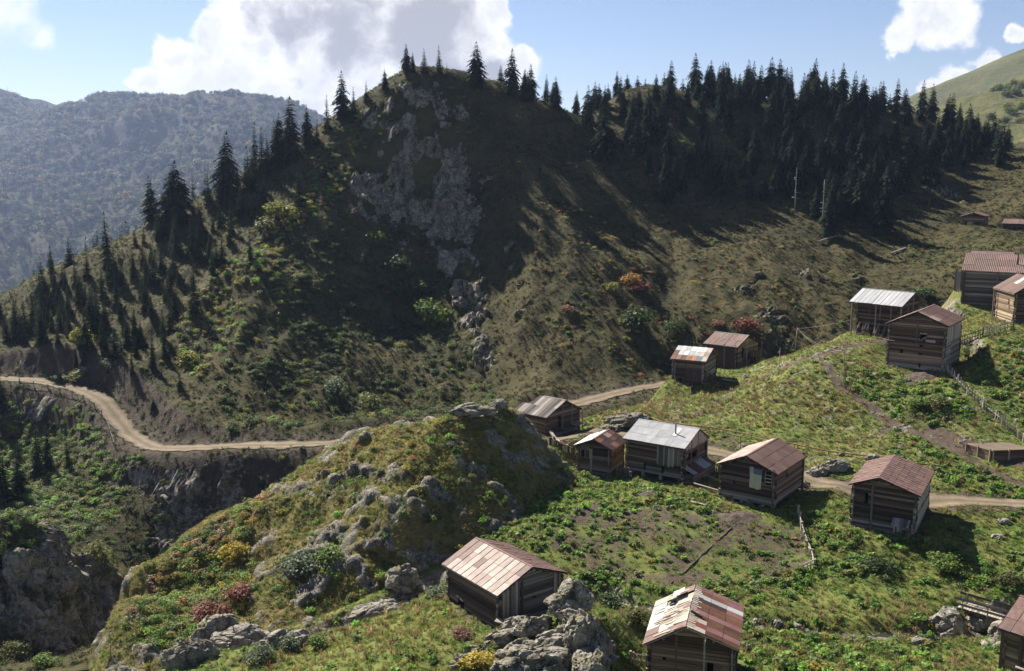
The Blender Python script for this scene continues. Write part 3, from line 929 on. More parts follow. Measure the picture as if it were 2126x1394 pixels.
def build_t2():
    G = G2
    x, y, z = G.X.ravel(), G.Y.ravel(), G.Z.ravel()
    n = grid_normals(G).reshape(-1, 3)
    p = np.stack([x, y, z], 1)
    slope = np.degrees(np.arccos(np.clip(n[:, 2], -1, 1)))
    d, rz = poly_dist(x, y, ROAD_A)
    nn = fbm(p, 4.5, 4)
    dirt = (1 - smooth(d + nn * 1.2, 1.6, 3.6)) * 0.85
    jx, jy = fbm(p, 2.5, 3, off=14) * 2.6, fbm(p, 2.5, 3, off=15) * 2.6
    inf = in_poly(x + jx, y + jy, FIELD)
    dirt = np.where(inf, np.maximum(dirt, 0.56 + nn * 0.6), dirt)
    for ln, w in PATHS:
        dp, _ = poly_dist(x, y, ln)
        dirt = np.maximum(dirt, (1 - smooth(dp, w * 0.5, w * 1.4)) * 0.85)
    for h in HS.values():
        c = Vector(h['A']) + h['d'] * h['L'] / 2
        dh = np.hypot(x - c.x, y - c.y)
        dirt = np.maximum(dirt, (1 - smooth(dh, 3.5, 6.2)) * (0.52 + nn * 0.4))
    dirt = np.maximum(dirt, smooth(fbm(p, 7, 4, off=7.7), 0.12, 0.4) * 0.58 * smooth(y, 95, 105))
    ds, _ = poly_dist(x, y, STREAM2)
    ds1, _ = poly_dist(x, y, STREAM)
    rock = smooth(slope + nn * 12, 36, 46) + (1 - smooth(np.minimum(ds, ds1 + 1.0), 1.2, 3.0)) * 0.75
    upper = smooth(y, 100, 108)
    rock = np.clip(rock + smooth(fbm(p * (1, 1.6, 1), 4, 4, 0.55, True, off=4.4), 0.66, 0.85) * 0.8 * upper * ~inf, 0, 1)
    rock *= smooth(d, 1.8, 3)
    for h in HS.values():
        c = Vector(h['A']) + h['d'] * h['L'] / 2
        rock *= 0.15 + 0.85 * smooth(np.hypot(x - c.x, y - c.y), 6.0, 9.0)
    dry = np.clip(0.2 + fbm(p, 11, 3, off=1.0) * 1.5, 0, 1) * (0.5 + 0.5 * upper)
    disp = rock * ((fbm(p, 1.5, 3, 0.55, True) - 0.2) * 0.35)
    v = p + n * disp[:, None]
    hid = (G3(x, y) > z + 1.5) | (G1(x, y) > z + 3)
    keep = frustum(x, y, z, 260) & ~hid
    f = grid_faces(G.nx, G.ny, keep)
    mask_ = np.stack([rock, dirt, dry], 1)
    v, f, mask_ = compact(v, f, mask_)
    me = make_mesh('village_slope', v, f, 'village_ground', True, ('mask', mask_))
    me.polygons.foreach_set('use_smooth', mask_[f, 0].mean(1) < 0.35)
    return tag(link('village_slope', me), 'green village slope with bare earth patches and trodden paths', 'ground', kind='structure')


def build_t3():
    G = G3
    x, y, z = G.X.ravel(), G.Y.ravel(), G.Z.ravel()
    n = grid_normals(G).reshape(-1, 3)
    p = np.stack([x, y, z], 1)
    slope = np.degrees(np.arccos(np.clip(n[:, 2], -1, 1)))
    rib = fbm(p * (0.75, 1.0, 0.9) + 0.2 * p[:, [1, 2, 0]], 6.5, 4, 0.55, True, off=1.5)
    nn = fbm(p, 3.0, 4)
    rock = smooth(slope + nn * 26, 46, 62) * 0.9 * smooth(fbm(p, 2.2, 3, off=33), -0.25, 0.2) + smooth(rib + nn * 0.35, 0.59, 0.76) * 0.9
    px, py = project(x, y, z)
    bushy = in_poly(px, py, [(560, 1020), (500, 1130), (520, 1260), (430, 1330), (250, 1330), (210, 1394), (180, 1394), (240, 1240), (380, 1100)])
    rock = np.where(bushy, rock * 0.35, rock)
    rock = np.clip(rock, 0, 1)
    fe, fc = worley(p * (1, 1, 0.8) + nn[:, None] * 0.5, 3.0)
    feb, fcb = worley(p * (1, 1, 1.3) + nn[:, None] * 0.25, 1.1, off=3.0)
    disp = rock * (fc * 0.62 - 0.25 * (1 - smooth(fe, 0.0, 0.14)) + fcb * 0.26 - 0.15 * (1 - smooth(feb, 0.0, 0.12)) + (fbm(p, 1.1, 3, 0.55, True)) * 0.16 + 0.2) + nn * 0.12
    dry = np.clip(0.5 + fbm(p, 7, 3, off=1.0) * 1.5, 0, 1) * ~bushy
    dirt = smooth(fbm(p, 3, 3, off=8.0), 0.25, 0.5) * 0.5
    v = p + n * disp[:, None]
    v[:, 0] += rock * fbm(p, 2.2, 3, off=21) * 0.35
    hid = (G2(x, y) > z + 1.2) | (G1(x, y) > z + 2)
    f = grid_faces(G.nx, G.ny, frustum(x, y, z, 260) & ~hid)
    mask_ = np.stack([rock, dirt, dry], 1)
    v, f, mask_ = compact(v, f, mask_)
    me = make_mesh('rocky_knoll', v, f, 'knoll_ground', False, ('mask', mask_))
    return tag(link('rocky_knoll', me), 'craggy rock knoll with dry grass on top between village and gorge', 'rock knoll', kind='structure')


build_t1()
build_t2()
build_t3()


def ribbon(name, line, width, mat, label, lift=0.06, jitter=0.35, kind='structure', cat='road'):
    L = [Vector(q) for q in line]
    # resample with Catmull-Rom
    pts = []
    for i in range(len(L) - 1):
        p0, p1, p2, p3 = L[max(i - 1, 0)], L[i], L[i + 1], L[min(i + 2, len(L) - 1)]
        n = max(2, int((p2 - p1).length / 0.7))
        for k in range(n):
            t_ = k / n
            pts.append(0.5 * ((2 * p1) + (p2 - p0) * t_ + (2 * p0 - 5 * p1 + 4 * p2 - p3) * t_ * t_ + (3 * p1 - p0 - 3 * p2 + p3) * t_ ** 3))
    pts.append(L[-1])
    xy = np.array([(q.x, q.y) for q in pts])
    tg = np.gradient(xy, axis=0)
    tg /= np.linalg.norm(tg, axis=1)[:, None]
    nr = np.stack([tg[:, 1], -tg[:, 0]], 1)
    K = 9
    s = np.linspace(-1, 1, K)
    e = fbm(xyz0(xy[:, 0], xy[:, 1]), 2.2, 4, 0.6) * jitter * 2
    wid = width / 2 + e
    X = xy[:, 0][:, None] + nr[:, 0][:, None] * s * wid[:, None]
    Y = xy[:, 1][:, None] + nr[:, 1][:, None] * s * wid[:, None]
    rut = -0.05 * (np.exp(-((np.abs(s) - 0.42) / 0.16) ** 2))
    Z = ground(X.ravel(), Y.ravel()).reshape(X.shape) + lift + rut[None]
    mid = np.exp(-(s / 0.22) ** 2)[None] * (0.75 + 0 * X) + smooth(np.abs(s), 0.70, 1.0)[None] * 0.85
    v = np.stack([X.ravel(), Y.ravel(), Z.ravel()], 1)
    me = make_mesh(name, v, grid_faces(K, len(pts)), mat, True, ('mask', np.stack([(0 * X + (rut / -0.05)[None]).ravel(), np.clip(mid.ravel(), 0, 1), 0 * mid.ravel()], 1)))
    return tag(link(name, me), label, cat, kind=kind)


ribbon('village_road', ROAD_A, 2.9, 'road_dirt', 'brown dirt road running behind the huts', jitter=0.6)
ribbon('gorge_road', ROAD_B, 3.1, 'road_dirt', 'pale dirt road bending round the foot of the wooded hill', lift=0.10, jitter=0.7)
for ln, nm, w in ((STREAM, 'village_stream', 1.5), (STREAM2, 'knoll_stream', 1.8)):
    ribbon(nm, [(a, b, c) for a, b, c in ln], w, 'water', 'narrow stream running among stones', lift=0.10, cat='stream')

# valley floor far below and out to the horizon
v = np.array([(-2400, -150, -215), (2400, -150, -215), (2400, 3800, -215), (-2400, 3800, -215)], float)
tag(link('valley_floor', make_mesh('valley_floor', v, [[0, 1, 2, 3]], 'far_ground')), 'distant valley floor below the mountains', 'ground', kind='structure')


def far_range(name, pts, c, x0, x1, y0, y1, st, amp, scale, mat, label, detail=0.0, mid=0.25):
    R = RBF(pts, c)

    def f(x, y):
        z = R(x, y)
        p = xyz0(x, y)
        return z + (fbm(p, scale, 5, 0.5, True, off=3.0) - mid) * amp + fbm(p, scale * 0.12, 3) * detail
    G = Grid(f, x0, x1, y0, y1, st)
    vv = np.stack([G.X.ravel(), G.Y.ravel(), G.Z.ravel()], 1)
    ff = grid_faces(G.nx, G.ny, frustum(*vv.T, 300))
    vv, ff = compact(vv, ff)
    tag(link(name, make_mesh(name, vv, ff, mat, True)), label, 'mountain', kind='structure')
    return G


LM = PP([(-200, 140, 1900), (0, 180, 1900), (60, 203, 1880), (110, 222, 1860), (190, 236, 1850), (250, 222, 1700), (300, 220, 1650), (400, 216, 1600), (440, 226, 1580), (480, 244, 1550), (560, 272, 1500), (700, 330, 1450), (850, 380, 1400),
         (0, 300, 1650), (150, 350, 1500), (100, 450, 1250), (300, 330, 1450), (280, 450, 1150), (420, 330, 1350), (450, 300, 1420), (0, 570, 1050), (200, 560, 1000), (400, 450, 1050), (560, 420, 1000), (-200, 450, 1300), (-300, 600, 1050)])
LM += [(-1200, 2300, 40), (-600, 2200, 20), (-200, 2000, 0), (-1000, 900, -130), (-500, 850, -130), (-150, 850, -120), (0, 1300, -60)]
LM = [tuple(c * 1.6 for c in q) for q in LM]
G6 = far_range('far_mountain', LM, 96, -2080, 160, 1280, 3680, 14, 85, 560, 'far_ground', 'hazy wooded mountain range across the valley', 9, 0.36)
RM = PP([(1880, 260, 1400), (1940, 208, 1420), (2000, 172, 1440), (2060, 138, 1470), (2100, 118, 1490), (2126, 108, 1500), (2200, 95, 1520), (2300, 110, 1520), (2000, 260, 1150), (2126, 220, 1150), (1850, 300, 1250), (2300, 220, 1150)])
RM += [(1300, 1900, 60), (700, 1800, 0), (500, 1300, -20), (1000, 1000, 20), (500, 1000, -30)]
G7 = far_range('far_peak', RM, 60, 420, 1300, 1000, 1900, 9, 14, 260, 'far_pasture', 'bare far peak rising beyond the forest', 1.5)
RS_ = PP([(2126, 165, 820), (2060, 186, 800), (2000, 214, 780), (1950, 236, 760), (1900, 268, 730), (2300, 130, 880), (2126, 230, 680), (2050, 270, 620), (2126, 300, 540), (2000, 300, 600), (1950, 300, 610), (2250, 280, 560), (2300, 220, 700)])
RS_ += [(400, 950, -20), (500, 980, 10), (230, 800, -40), (260, 560, -20), (520, 520, 20), (340, 480, -12), (260, 470, -30), (650, 900, 80)]
G8 = far_range('pasture_slope', RS_, 30, 200, 640, 470, 960, 4, 10, 120, 'far_pasture', 'sunlit pasture slope dotted with round trees', 0.8)
# ------------------------------------------------------------------ log houses
_unit = {}
HR = random.Random(3)


def unit_box(mat, var=0):
    """unit block centred on x and y, z from 0 to 1, its corners slightly uneven"""
    k = ('box', mat, var)
    if k not in _unit:
        rr = random.Random(var * 7 + 1)
        j = 0.0 if var == 0 else 0.10
        v, c = [], 0.12
        pr = [(-.5, 0 + c), (-.5 + c, 0), (.5 - c, 0), (.5, 0 + c), (.5, 1 - c), (.5 - c, 1), (-.5 + c, 1), (-.5, 1 - c)] if var else [(-.5, 0), (.5, 0), (.5, 1), (-.5, 1)]
        for x in (-.5, 0.0, .5) if var else (-.5, .5):
            for (y, z) in pr:
                v.append((x, y + rr.uniform(-j, j), z + rr.uniform(-j, j) * 0.8))
        n = len(pr)
        f = [list(range(n))[::-1]]
        S = len(v) // n
        for s in range(S - 1):
            for i in range(n):
                f.append([s * n + i, s * n + (i + 1) % n, (s + 1) * n + (i + 1) % n, (s + 1) * n + i])
        f.append([(S - 1) * n + i for i in range(n)])
        _unit[k] = make_mesh('block', v, f, mat)
    return _unit[k]


def unit_sheet(mat, waves, var=0):
    """unit roof sheet: x along the ridge -.5...5, y down the slope 0..1, thin, corrugated down the slope"""
    k = ('sheet', mat, waves, var)
    if k not in _unit:
        rr = random.Random(var * 11 + 5)
        if waves:
            n = waves * 4
            xs = [i / n - 0.5 for i in range(n + 1)]
            zs = [0.5 * math.sin(i * math.pi / 2) for i in range(n + 1)]
        else:
            xs = [-0.5, -0.46, 0.0, 0.46, 0.5]
            zs = [1.0, 0.0, 0.15, 0.0, 1.0]
        ys = (0, 0.5, 1)
        warp_ = [[rr.uniform(-.5, .5) * (0.6 if var else 0.2) for _ in xs[:2]] for _ in ys]
        v = []
        for a, y in enumerate(ys):
            for i, x in enumerate(xs):
                w_ = warp_[a][0] * (0.5 - x) + warp_[a][1] * (0.5 + x)
                v.append((x, y, zs[i] + w_))
        m = len(xs)
        b = len(v)
        v += [(x, y, z - 1.2) for x, y, z in v]
        f = []
        for a in range(2):
            for i in range(m - 1):
                q = [a * m + i, a * m + i + 1, (a + 1) * m + i + 1, (a + 1) * m + i]
                f.append(q[::-1])
                f.append([b + w for w in q])
        for a in range(2):
            f.append([a * m, (a + 1) * m, b + (a + 1) * m, b + a * m])
            f.append([a * m + m - 1, b + a * m + m - 1, b + (a + 1) * m + m - 1, (a + 1) * m + m - 1])
        for i in range(m - 1):
            f.append([2 * m + i, 2 * m + i + 1, b + 2 * m + i + 1, b + 2 * m + i])
        _unit[k] = make_mesh('sheet', v, f, mat, smooth_=False)
    return _unit[k]


def block(parent, name, mat, loc, size, rot=(0, 0, 0), var=None):
    """size = (length along local x, thickness y, height z); loc = centre of the underside"""
    v = HR.choice((1, 2, 3)) if var is None else var
    return link(name, unit_box(mat, v), parent, loc, rot, size)


def beam(parent, name, mat, a, b, th, th2=None, var=1):
    """a straight timber from a to b (local coordinates)"""
    a, b = Vector(a), Vector(b)
    d = b - a
    q = d.to_track_quat('X', 'Z').to_euler()
    th2 = th2 or th
    o = link(name, unit_box(mat, var), parent, None, q, (d.length, th, th2))
    up = Matrix.Rotation(0, 3, 'X')
    o.location = (a + b) / 2 - q.to_matrix() @ Vector((0, 0, th2 / 2))
    return o


def wall(root, side, p0, p1, z0, top, openings, mat, course, ext, off, lastmat=None, basemat=None, th=0.18):
    """horizontal squared logs from p0 to p1 (plan points, local); top(u) gives the wall's upper edge; openings = (u0, u1, z0, z1)"""
    root = link('wall', None, root)
    p0, p1 = Vector((*p0, 0)), Vector((*p1, 0))
    d = p1 - p0
    Ln = d.length
    d.normalize()
    ang = math.atan2(d.y, d.x)
    z = z0 + off
    us = np.linspace(0, Ln, 121)
    tops = np.array([top(u) for u in us])
    k = 0
    while z < tops.max() - 0.06:
        hgt = course * HR.uniform(0.92, 1.06)
        zm = z + min(hgt * 0.75, 0.2)
        ok = us[tops >= zm]
        if len(ok) < 3:
            break
        a, b = ok[0], ok[-1]
        full_a, full_b = a < 0.05, b > Ln - 0.05
        segs = [(a, b)]
        for (u0, u1, w0, w1) in openings:
            if w0 < z + hgt * 0.5 < w1:
                ns = []
                for s, e in segs:
                    if u1 <= s or u0 >= e:
                        ns.append((s, e))
                    else:
                        if u0 - s > 0.08:
                            ns.append((s, u0))
                        if e - u1 > 0.08:
                            ns.append((u1, e))
                segs = ns
        m_ = basemat if (basemat and z < z0 + 0.75) else mat
        for s, e in segs:
            s2 = s - (ext * HR.uniform(0.6, 1.2) if (s == a and full_a) else 0)
            e2 = e + (ext * HR.uniform(0.6, 1.2) if (e == b and full_b) else 0)
            c = p0 + d * ((s2 + e2) / 2)
            block(root, 'log', m_, (c.x, c.y, z), (e2 - s2, th * HR.uniform(0.75, 1.35), hgt * 0.93), (HR.uniform(-.06, .06), HR.uniform(-.006, .006), ang))
        z += hgt
        k += 1


def roof_slope(root, A, slope_v, ridge_v, length, width, cols, rows, mat_fn, waves, start=0.0, jit=0.0, lift=0.03, taper=0.0):
    """sheets on one slope. A: ridge start (local), slope_v: unit vector down the slope, ridge_v: unit vector along the ridge"""
    n = ridge_v.cross(slope_v)
    if n.z < 0:
        n = -n
    base = Matrix((ridge_v, slope_v, ridge_v.cross(slope_v))).transposed()
    flip = ridge_v.cross(slope_v).z < 0
    cw, rh = length / cols, width / rows
    for r_ in range(rows):
        for c_ in range(cols):
            mt = mat_fn(c_, r_)
            if mt is None:
                continue
            mat, wv = mt if isinstance(mt, tuple) else (mt, waves)
            u = start + (c_ + 0.5) * cw
            v0 = r_ * rh - (0.05 if r_ else 0.0)
            rv = -ridge_v if flip else ridge_v
            nb = Matrix((rv, slope_v, n)).transposed()
            tw = HR.uniform(-1, 1) * jit
            nb = nb @ Matrix.Rotation(tw * 0.05, 3, 'Z') @ Matrix.Rotation(tw * 0.02, 3, 'X')
            pos = A + ridge_v * u + slope_v * v0 + n * (lift + 0.012 * (rows - r_) + HR.uniform(0, 0.01) + 0.006 * (c_ % 2))
            th = max(0.012, 0.2 * cw / wv) if wv else 0.022
            link('roof_sheet', unit_sheet(mat, wv, HR.choice((0, 1, 2))), root, pos, nb.to_euler(), (cw * 1.02, rh + 0.05, th))


def house(key, name, label, cat, wood='wood_dark', gable=None, side=None, base=None, left=None, right=None, cols=(6, 6), rows=(2, 2), waves=(7, 7), course=0.27,
          op_front=(), op_left=(), op_right=(), oh=0.45, ohf=0.4, detail=True, ridge='tin_brown', stones=6, floor_gap=0.0, deck='wood_dark', group='log houses of the village'):
    h = HS[key]
    hp = h['A'][2] - h['base']
    root = empty(name, (h['A'][0], h['A'][1], h['base']), -rad(h['yaw']))
    tag(root, label, cat, group)
    HOUSE_ROOTS.add(root.name)
    wl, wr, L, rl, rr, hip = h['wl'], h['wr'], h['L'], h['rl'], h['rr'], h.get('hip', 0)
    xl, xr, yf, yb = -wl + oh, wr - oh, ohf, L - ohf
    sl, sr = rl / wl, rr / wr
    und = 0.13

    def prof(x):
        return hp - und - (sl * -x if x < 0 else sr * x)
    ge, sd = gable or wood, side or wood
    zt = floor_gap
    wall(root, 'f', (xl, yf), (xr, yf), zt, lambda u: prof(xl + u), op_front, ge, course, 0.24, 0.0, basemat=base)
    hb = (lambda u: prof(xl + u)) if not hip else (lambda u: min(prof(xl + u), hp - rl - und + 0.3))
    wall(root, 'b', (xl, yb), (xr, yb), zt, hb, (), ge, course, 0.24, 0.0)
    wall(root, 'l', (xl, yb), (xl, yf), zt, lambda u: prof(xl) - 0.02, op_left, sd, course, 0.24, course * 0.5 - 0.05, basemat=base)
    wall(root, 'r', (xr, yf), (xr, yb), zt, lambda u: prof(xr) - 0.02, op_right, sd, course, 0.24, course * 0.5 - 0.05, basemat=base)
    block(root, 'floor_deck', 'wood_dark', ((xl + xr) / 2, (yf + yb) / 2, zt + 0.05), (xr - xl, yb - yf, 0.08), var=0)
    A = Vector((0, 0, hp))
    R = Vector((0, 1, 0))
    for sgn, w_, r_, mf, c_, rw, wv in ((-1, wl, rl, left, cols[0], rows[0], waves[0]), (1, wr, rr, right, cols[1], rows[1], waves[1])):
        sv = Vector((sgn * w_, 0, -r_))
        Ls = sv.length
        sv.normalize()
        n = Vector((sgn * r_, 0, w_)).normalized()
        # deck boards under the sheets
        if not hip:
            q = Matrix((R, sv * 1.0, R.cross(sv))).transposed()
            cx = A + R * (L / 2) + sv * (Ls / 2) - n * 0.09
            rot = Matrix((R, sv, R.cross(sv))).transposed()
            if R.cross(sv).z < 0:
                rot = Matrix((-R, sv, n)).transposed()
            o = link('roof_deck', unit_box(deck, 0), root, cx, rot.to_euler(), (L - 0.06, Ls - 0.06, 0.06))
        else:
            top_, low = [A, A + R * (L - hip)], [A + sv * Ls, A + sv * Ls + R * L]
            vs = [top_[0], top_[1], low[1], low[0]]
            vs = [v_ - n * 0.03 for v_ in vs] + [v_ - n * 0.10 for v_ in vs]
            fs = [[0, 1, 2, 3], [7, 6, 5, 4], [0, 4, 5, 1], [1, 5, 6, 2], [2, 6, 7, 3], [3, 7, 4, 0]]
            link('roof_deck', make_mesh('roof_deck', [tuple(v_) for v_ in vs], fs, deck), root)
        mfn = mf if callable(mf) else (lambda c, r, m_=mf: m_)
        if not hip:
            roof_slope(root, A, sv, R, L, Ls, c_, rw, mfn, wv, jit=0.4 if detail else 0.0)
        else:
            # hipped far end: the sheets step back with the hip line
            for rr_ in range(rw):
                l2 = L - hip + hip * (rr_ + 0.5) / rw
                cc = max(2, int(round(c_ * l2 / L)))
                roof_slope(root, A + sv * (Ls * rr_ / rw), sv, R, l2, Ls / rw, cc, 1, mfn, wv, jit=0.3)
    if hip:
        hv = [A + R * (L - hip), Vector((-wl, L, hp - rl)), Vector((wr, L, hp - rr))]
        hv += [v_ - Vector((0, 0, 0.08)) for v_ in hv]
        link('roof_hip', make_mesh('roof_hip', [tuple(v_) for v_ in hv], [[0, 1, 2], [5, 4, 3], [0, 3, 4, 1], [1, 4, 5, 2], [2, 5, 3, 0]], left if isinstance(left, str) else 'tin_brown'), root)
    if ridge:
        beam(root, 'ridge_cap', ridge, (0, -0.02, hp + 0.05), (0, L - hip + 0.02, hp + 0.05), 0.22, 0.05, var=0)
    if detail:
        for x_, s_ in ((-wl * 0.52, sl), (0.0, 0), (wr * 0.52, -sr)):                 # purlin ends under the gable overhang
            zz = prof(x_) - 0.10
            beam(root, 'purlin', 'wood_brown', (x_, -0.0 + 0.06, zz), (x_, L - hip - 0.06, zz), 0.13)
        for sx in (-wl + 0.02, wr - 0.02):
            r2 = rl if sx < 0 else rr
            beam(root, 'eave_board', 'wood_brown', (sx, 0.03, hp - r2 - 0.09), (sx, L - 0.03, hp - r2 - 0.09), 0.05, 0.10)
        for i in range(stones):
            u = i / max(1, stones - 1)
            x_ = xl + (xr - xl) * u
            sz = HR.uniform(0.35, 0.6)
            link('foundation_stone', rock_unit(i % 4, 'boulder_rock'), root, (x_, yf - 0.02, -0.12), (0, 0, HR.uniform(0, 6)), (sz * 0.6, sz * 0.5, sz * 0.5 + floor_gap * 0.5))
    h.update(root=root, xl=xl, xr=xr, yf=yf, yb=yb, hp=hp, prof=prof)
    return root, h


_rocks = {}


def rock_unit(seed, mat, sub=3, rough=0.28):
    k = (seed, mat, sub)
    if k not in _rocks:
        bm = bmesh.new()
        bmesh.ops.create_icosphere(bm, subdivisions=sub, radius=1.0)
        v = np.array([q.co[:] for q in bm.verts])
        f = [[w.index for w in q.verts] for q in bm.faces]
        bm.free()
        fe, fc = worley(v * 1.0, 1.05, off=seed * 3.7 + 40)
        fe2, fc2 = worley(v * 1.0, 0.5, off=seed * 1.7 + 20)
        fe3, fc3 = worley(v * 1.0, 0.22, off=seed * 2.3 + 70)
        s = 1 + fc * rough * 1.25 + fc2 * rough * 0.38 + fc3 * rough * 0.10 + fbm(v + seed * 9.0, 0.5, 3) * rough * 0.3 - 0.06 * (fe < 0.06) - 0.03 * (fe2 < 0.06)
        v = v * s[:, None]
        v[:, 2] = np.where(v[:, 2] < -0.35, -0.35 + (v[:, 2] + 0.35) * 0.3, v[:, 2])
        _rocks[k] = make_mesh('rock', v, f, mat, False)
    return _rocks[k]


def pick(*opts, seed=0):
    rr = random.Random(seed)
    cache = {}

    def f(c, r):
        if (c, r) not in cache:
            cache[(c, r)] = rr.choice(opts)
        return cache[(c, r)]
    return f


# --- hut with the pale panelled tin roof
def tin_left(c, r):
    return 'tin_brown' if (c >= 9 and (r < 2 or c >= 10)) else ('tin_pale' if (c * 7 + r * 3) % 5 else 'tin_brown' if (c + r) % 7 == 0 else 'tin_pale')


rt, h = house('tinroof', 'log_hut', 'dark log hut with pale panelled tin roof beside the foreground rock outcrop', 'hut', 'wood_dark', gable='wood_grey', cols=(11, 16), rows=(3, 2), waves=(0, 0),
              left=tin_left, right='tin_brown', op_front=((3.1, 3.42, 1.75, 2.05),), op_left=((1.3, 2.2, 0.0, 0.75),), course=0.25)
xl, xr, yf = h['xl'], h['xr'], h['yf']
for i in range(9):
    block(rt, 'gable_board', 'wood_grey', (xl + 0.1 + i * 0.2, yf - 0.16, 1.0), (0.19, 0.04, h['prof'](xl + 0.1 + i * 0.2) - 1.15), (0, 0, HR.uniform(-.02, .02)))
block(rt, 'door_post', 'wood_dark', (xl + 2.02, yf - 0.18, 0.3), (0.16, 0.12, 3.0))
block(rt, 'door_post', 'wood_grey', (xl + 1.95, yf - 0.9, -0.6), (0.12, 0.12, 1.6))
block(rt, 'door_post', 'wood_dark', (xl + 0.0, yf - 0.95, -0.6), (0.12, 0.12, 1.7))
bal = block(rt, 'balcony_floor', 'wood_grey', (xl + 1.0, yf - 0.55, 0.55), (2.2, 0.9, 0.08))
for z in (0.66, 0.86, 1.04):
    block(rt, 'balcony_rail', 'wood_grey', (xl + 1.0, yf - 0.98, z), (2.2, 0.05, 0.16), (0, 0.02 * (z - .8), 0))
beam(rt, 'porch_roof', 'wood_grey', (xl - 0.55, yf - 0.35, 1.22), (xl - 0.1, yf - 1.0, 1.12), 0.6, 0.06)
for i in range(4):
    block(rt, 'porch_board', 'wood_grey', (xl - 0.08, yf - 0.3 - i * 0.2, 0.25), (0.05, 0.18, 0.9))
for i in range(5):
    block(rt, 'gable_board', 'wood_grey', (xr + 0.0 - i * 0.17, yf - 0.15, 0.2), (0.16, 0.04, h['prof'](xr - i * 0.17) - 0.3))
for i in range(5):
    block(rt, 'lintel_stone', 'wood_grey', (xl - 0.1, h['yb'] - 1.25 - i * 0.22, 0.74 + 0.05 * math.sin(i * 1.2)), (0.2, 0.2, 0.16))

# --- hut with the patched, half ruined roof
PATCH_R = {}


def patched_right(c, r):
    if r == 0 and c in (0, 2):
        return ('wood_pale', 0)
    if (c, r) == (1, 0):
        return 'tin_red'
    if (c, r) in ((7, 1), (7, 0)):
        return 'tin_dark'
    if (c, r) in ((8, 0), (8, 1), (8, 2), (9, 2), (7, 2)):
        return 'tin_white' if c == 8 else 'tin_pink'
    return ('tin_rust', 'tin_pink', 'tin_rust', 'tin_rust', 'tin_pink', 'tin_rust', 'tin_rust', 'tin_pink', 'tin_white', 'tin_rust', 'tin_pink')[c % 11]


def patched_left(c, r):
    if c == 5 and r in (0, 1):
        return None
    tbl = {0: ('tin_brown', 0), 1: ('tin_brown', 0), 2: ('tin_white', 0), 3: ('tin_white', 4), 4: ('tin_white', 0), 5: ('tin_white', 4), 6: ('wood_pale', 0)}
    if r == 0:
        return ('wood_pale', 0) if c % 3 else ('tin_brown', 0)
    if r == 1:
        return (('tin_brown', 0), ('wood_pale', 0), ('tin_brown', 0), ('wood_pale', 0), ('wood_pale', 0), ('tin_white', 0), ('wood_pale', 0))[c % 7]
    return tbl.get(c, ('tin_white', 0))


rt, h = house('patched', 'log_hut', 'log hut with patched roof of white, pink and rusty sheets and a hole', 'hut', 'wood_dark', gable='wood_brown', cols=(7, 11), rows=(3, 3), waves=(5, 5),
              left=patched_left, right=patched_right, op_front=((0.85, 1.05, 2.85, 3.0), (2.0, 2.2, 2.75, 2.92), (3.75, 4.2, 1.75, 3.0), (2.2, 2.75, 0.2, 1.3)), course=0.24, ridge=None, deck='wood_pale')
xl, xr, yf, hp = h['xl'], h['xr'], h['yf'], h['hp']
for x_ in (-0.55, 1.25, xr + 0.05):
    block(rt, 'porch_post', 'wood_grey', (x_, yf - 0.95, -0.4), (0.11, 0.11, h['prof'](x_) + 0.35))
block(rt, 'balcony_floor', 'wood_grey', ((-0.6 + xr) / 2, yf - 0.55, 1.42), (xr + 0.8, 0.95, 0.08))
for z in (1.52, 1.75, 1.98, 2.2):
    block(rt, 'balcony_rail', 'wood_grey', ((-0.6 + xr) / 2, yf - 1.0, z), (xr + 0.8, 0.04, 0.09 + 0.04 * (z < 1.7)))
beam(rt, 'stair_rail', 'wood_grey', (-0.6, yf - 1.05, 1.75), (-2.0, yf - 1.15, 0.55), 0.06, 0.22)
beam(rt, 'stair_rail', 'wood_grey', (-0.6, yf - 1.05, 1.35), (-2.0, yf - 1.15, 0.15), 0.06, 0.16)
block(rt, 'door_leaf', 'wood_brown', (xl + 4.45, yf - 0.12, 1.78), (0.55, 0.05, 1.2))
block(rt, 'rag', 'rag_white', (xr - 0.75, yf - 1.04, 1.15), (0.28, 0.02, 0.38))
svl = Vector((-h['wl'], 0, -h['rl'])).normalized()
for k in range(46):                                           # loose split shingles and boards over the left slope
    u, v_ = HR.uniform(0.1, 6.6), HR.uniform(0.05, 2.2)
    if 4.6 < u < 6.0 and v_ < 1.9:
        continue
    q = Vector((0, u, hp)) + svl * v_ + Vector((0, 0, 0.10))
    beam(rt, 'roof_board', HR.choice(('wood_pale', 'wood_pale', 'wood_grey')), q, q + svl * HR.uniform(0.5, 1.1) + Vector((0, HR.uniform(-.12, .12), 0.03)), 0.13, 0.02)
for k in range(24):
    u = k * 0.28 + 0.1
    q = Vector((0.02, u, hp + 0.08))
    beam(rt, 'ridge_board', 'wood_pale', q, q + Vector((h['wr'], 0, -h['rr'])).normalized() * HR.uniform(0.35, 0.75) + Vector((0, HR.uniform(-.05, .05), 0)), 0.16, 0.02)
q = Vector((0, 5.0, hp)) + svl * 1.7
beam(rt, 'loose_sheet', 'tin_white', q + Vector((0, 0.9, 0.42)), q + svl * -0.9 + Vector((0, 0.9, 0.45)), 0.7, 0.02)
beam(rt, 'loose_sheet', 'tin_blue', q + Vector((0, 0.1, 0.05)), q + Vector((0.25, -0.05, 0.55)), 0.75, 0.02)
beam(rt, 'loose_log', 'wood_brown', Vector((0.1, 2.3, hp + 0.13)), Vector((0.85, 2.1, hp - 0.13)), 0.17, 0.17)

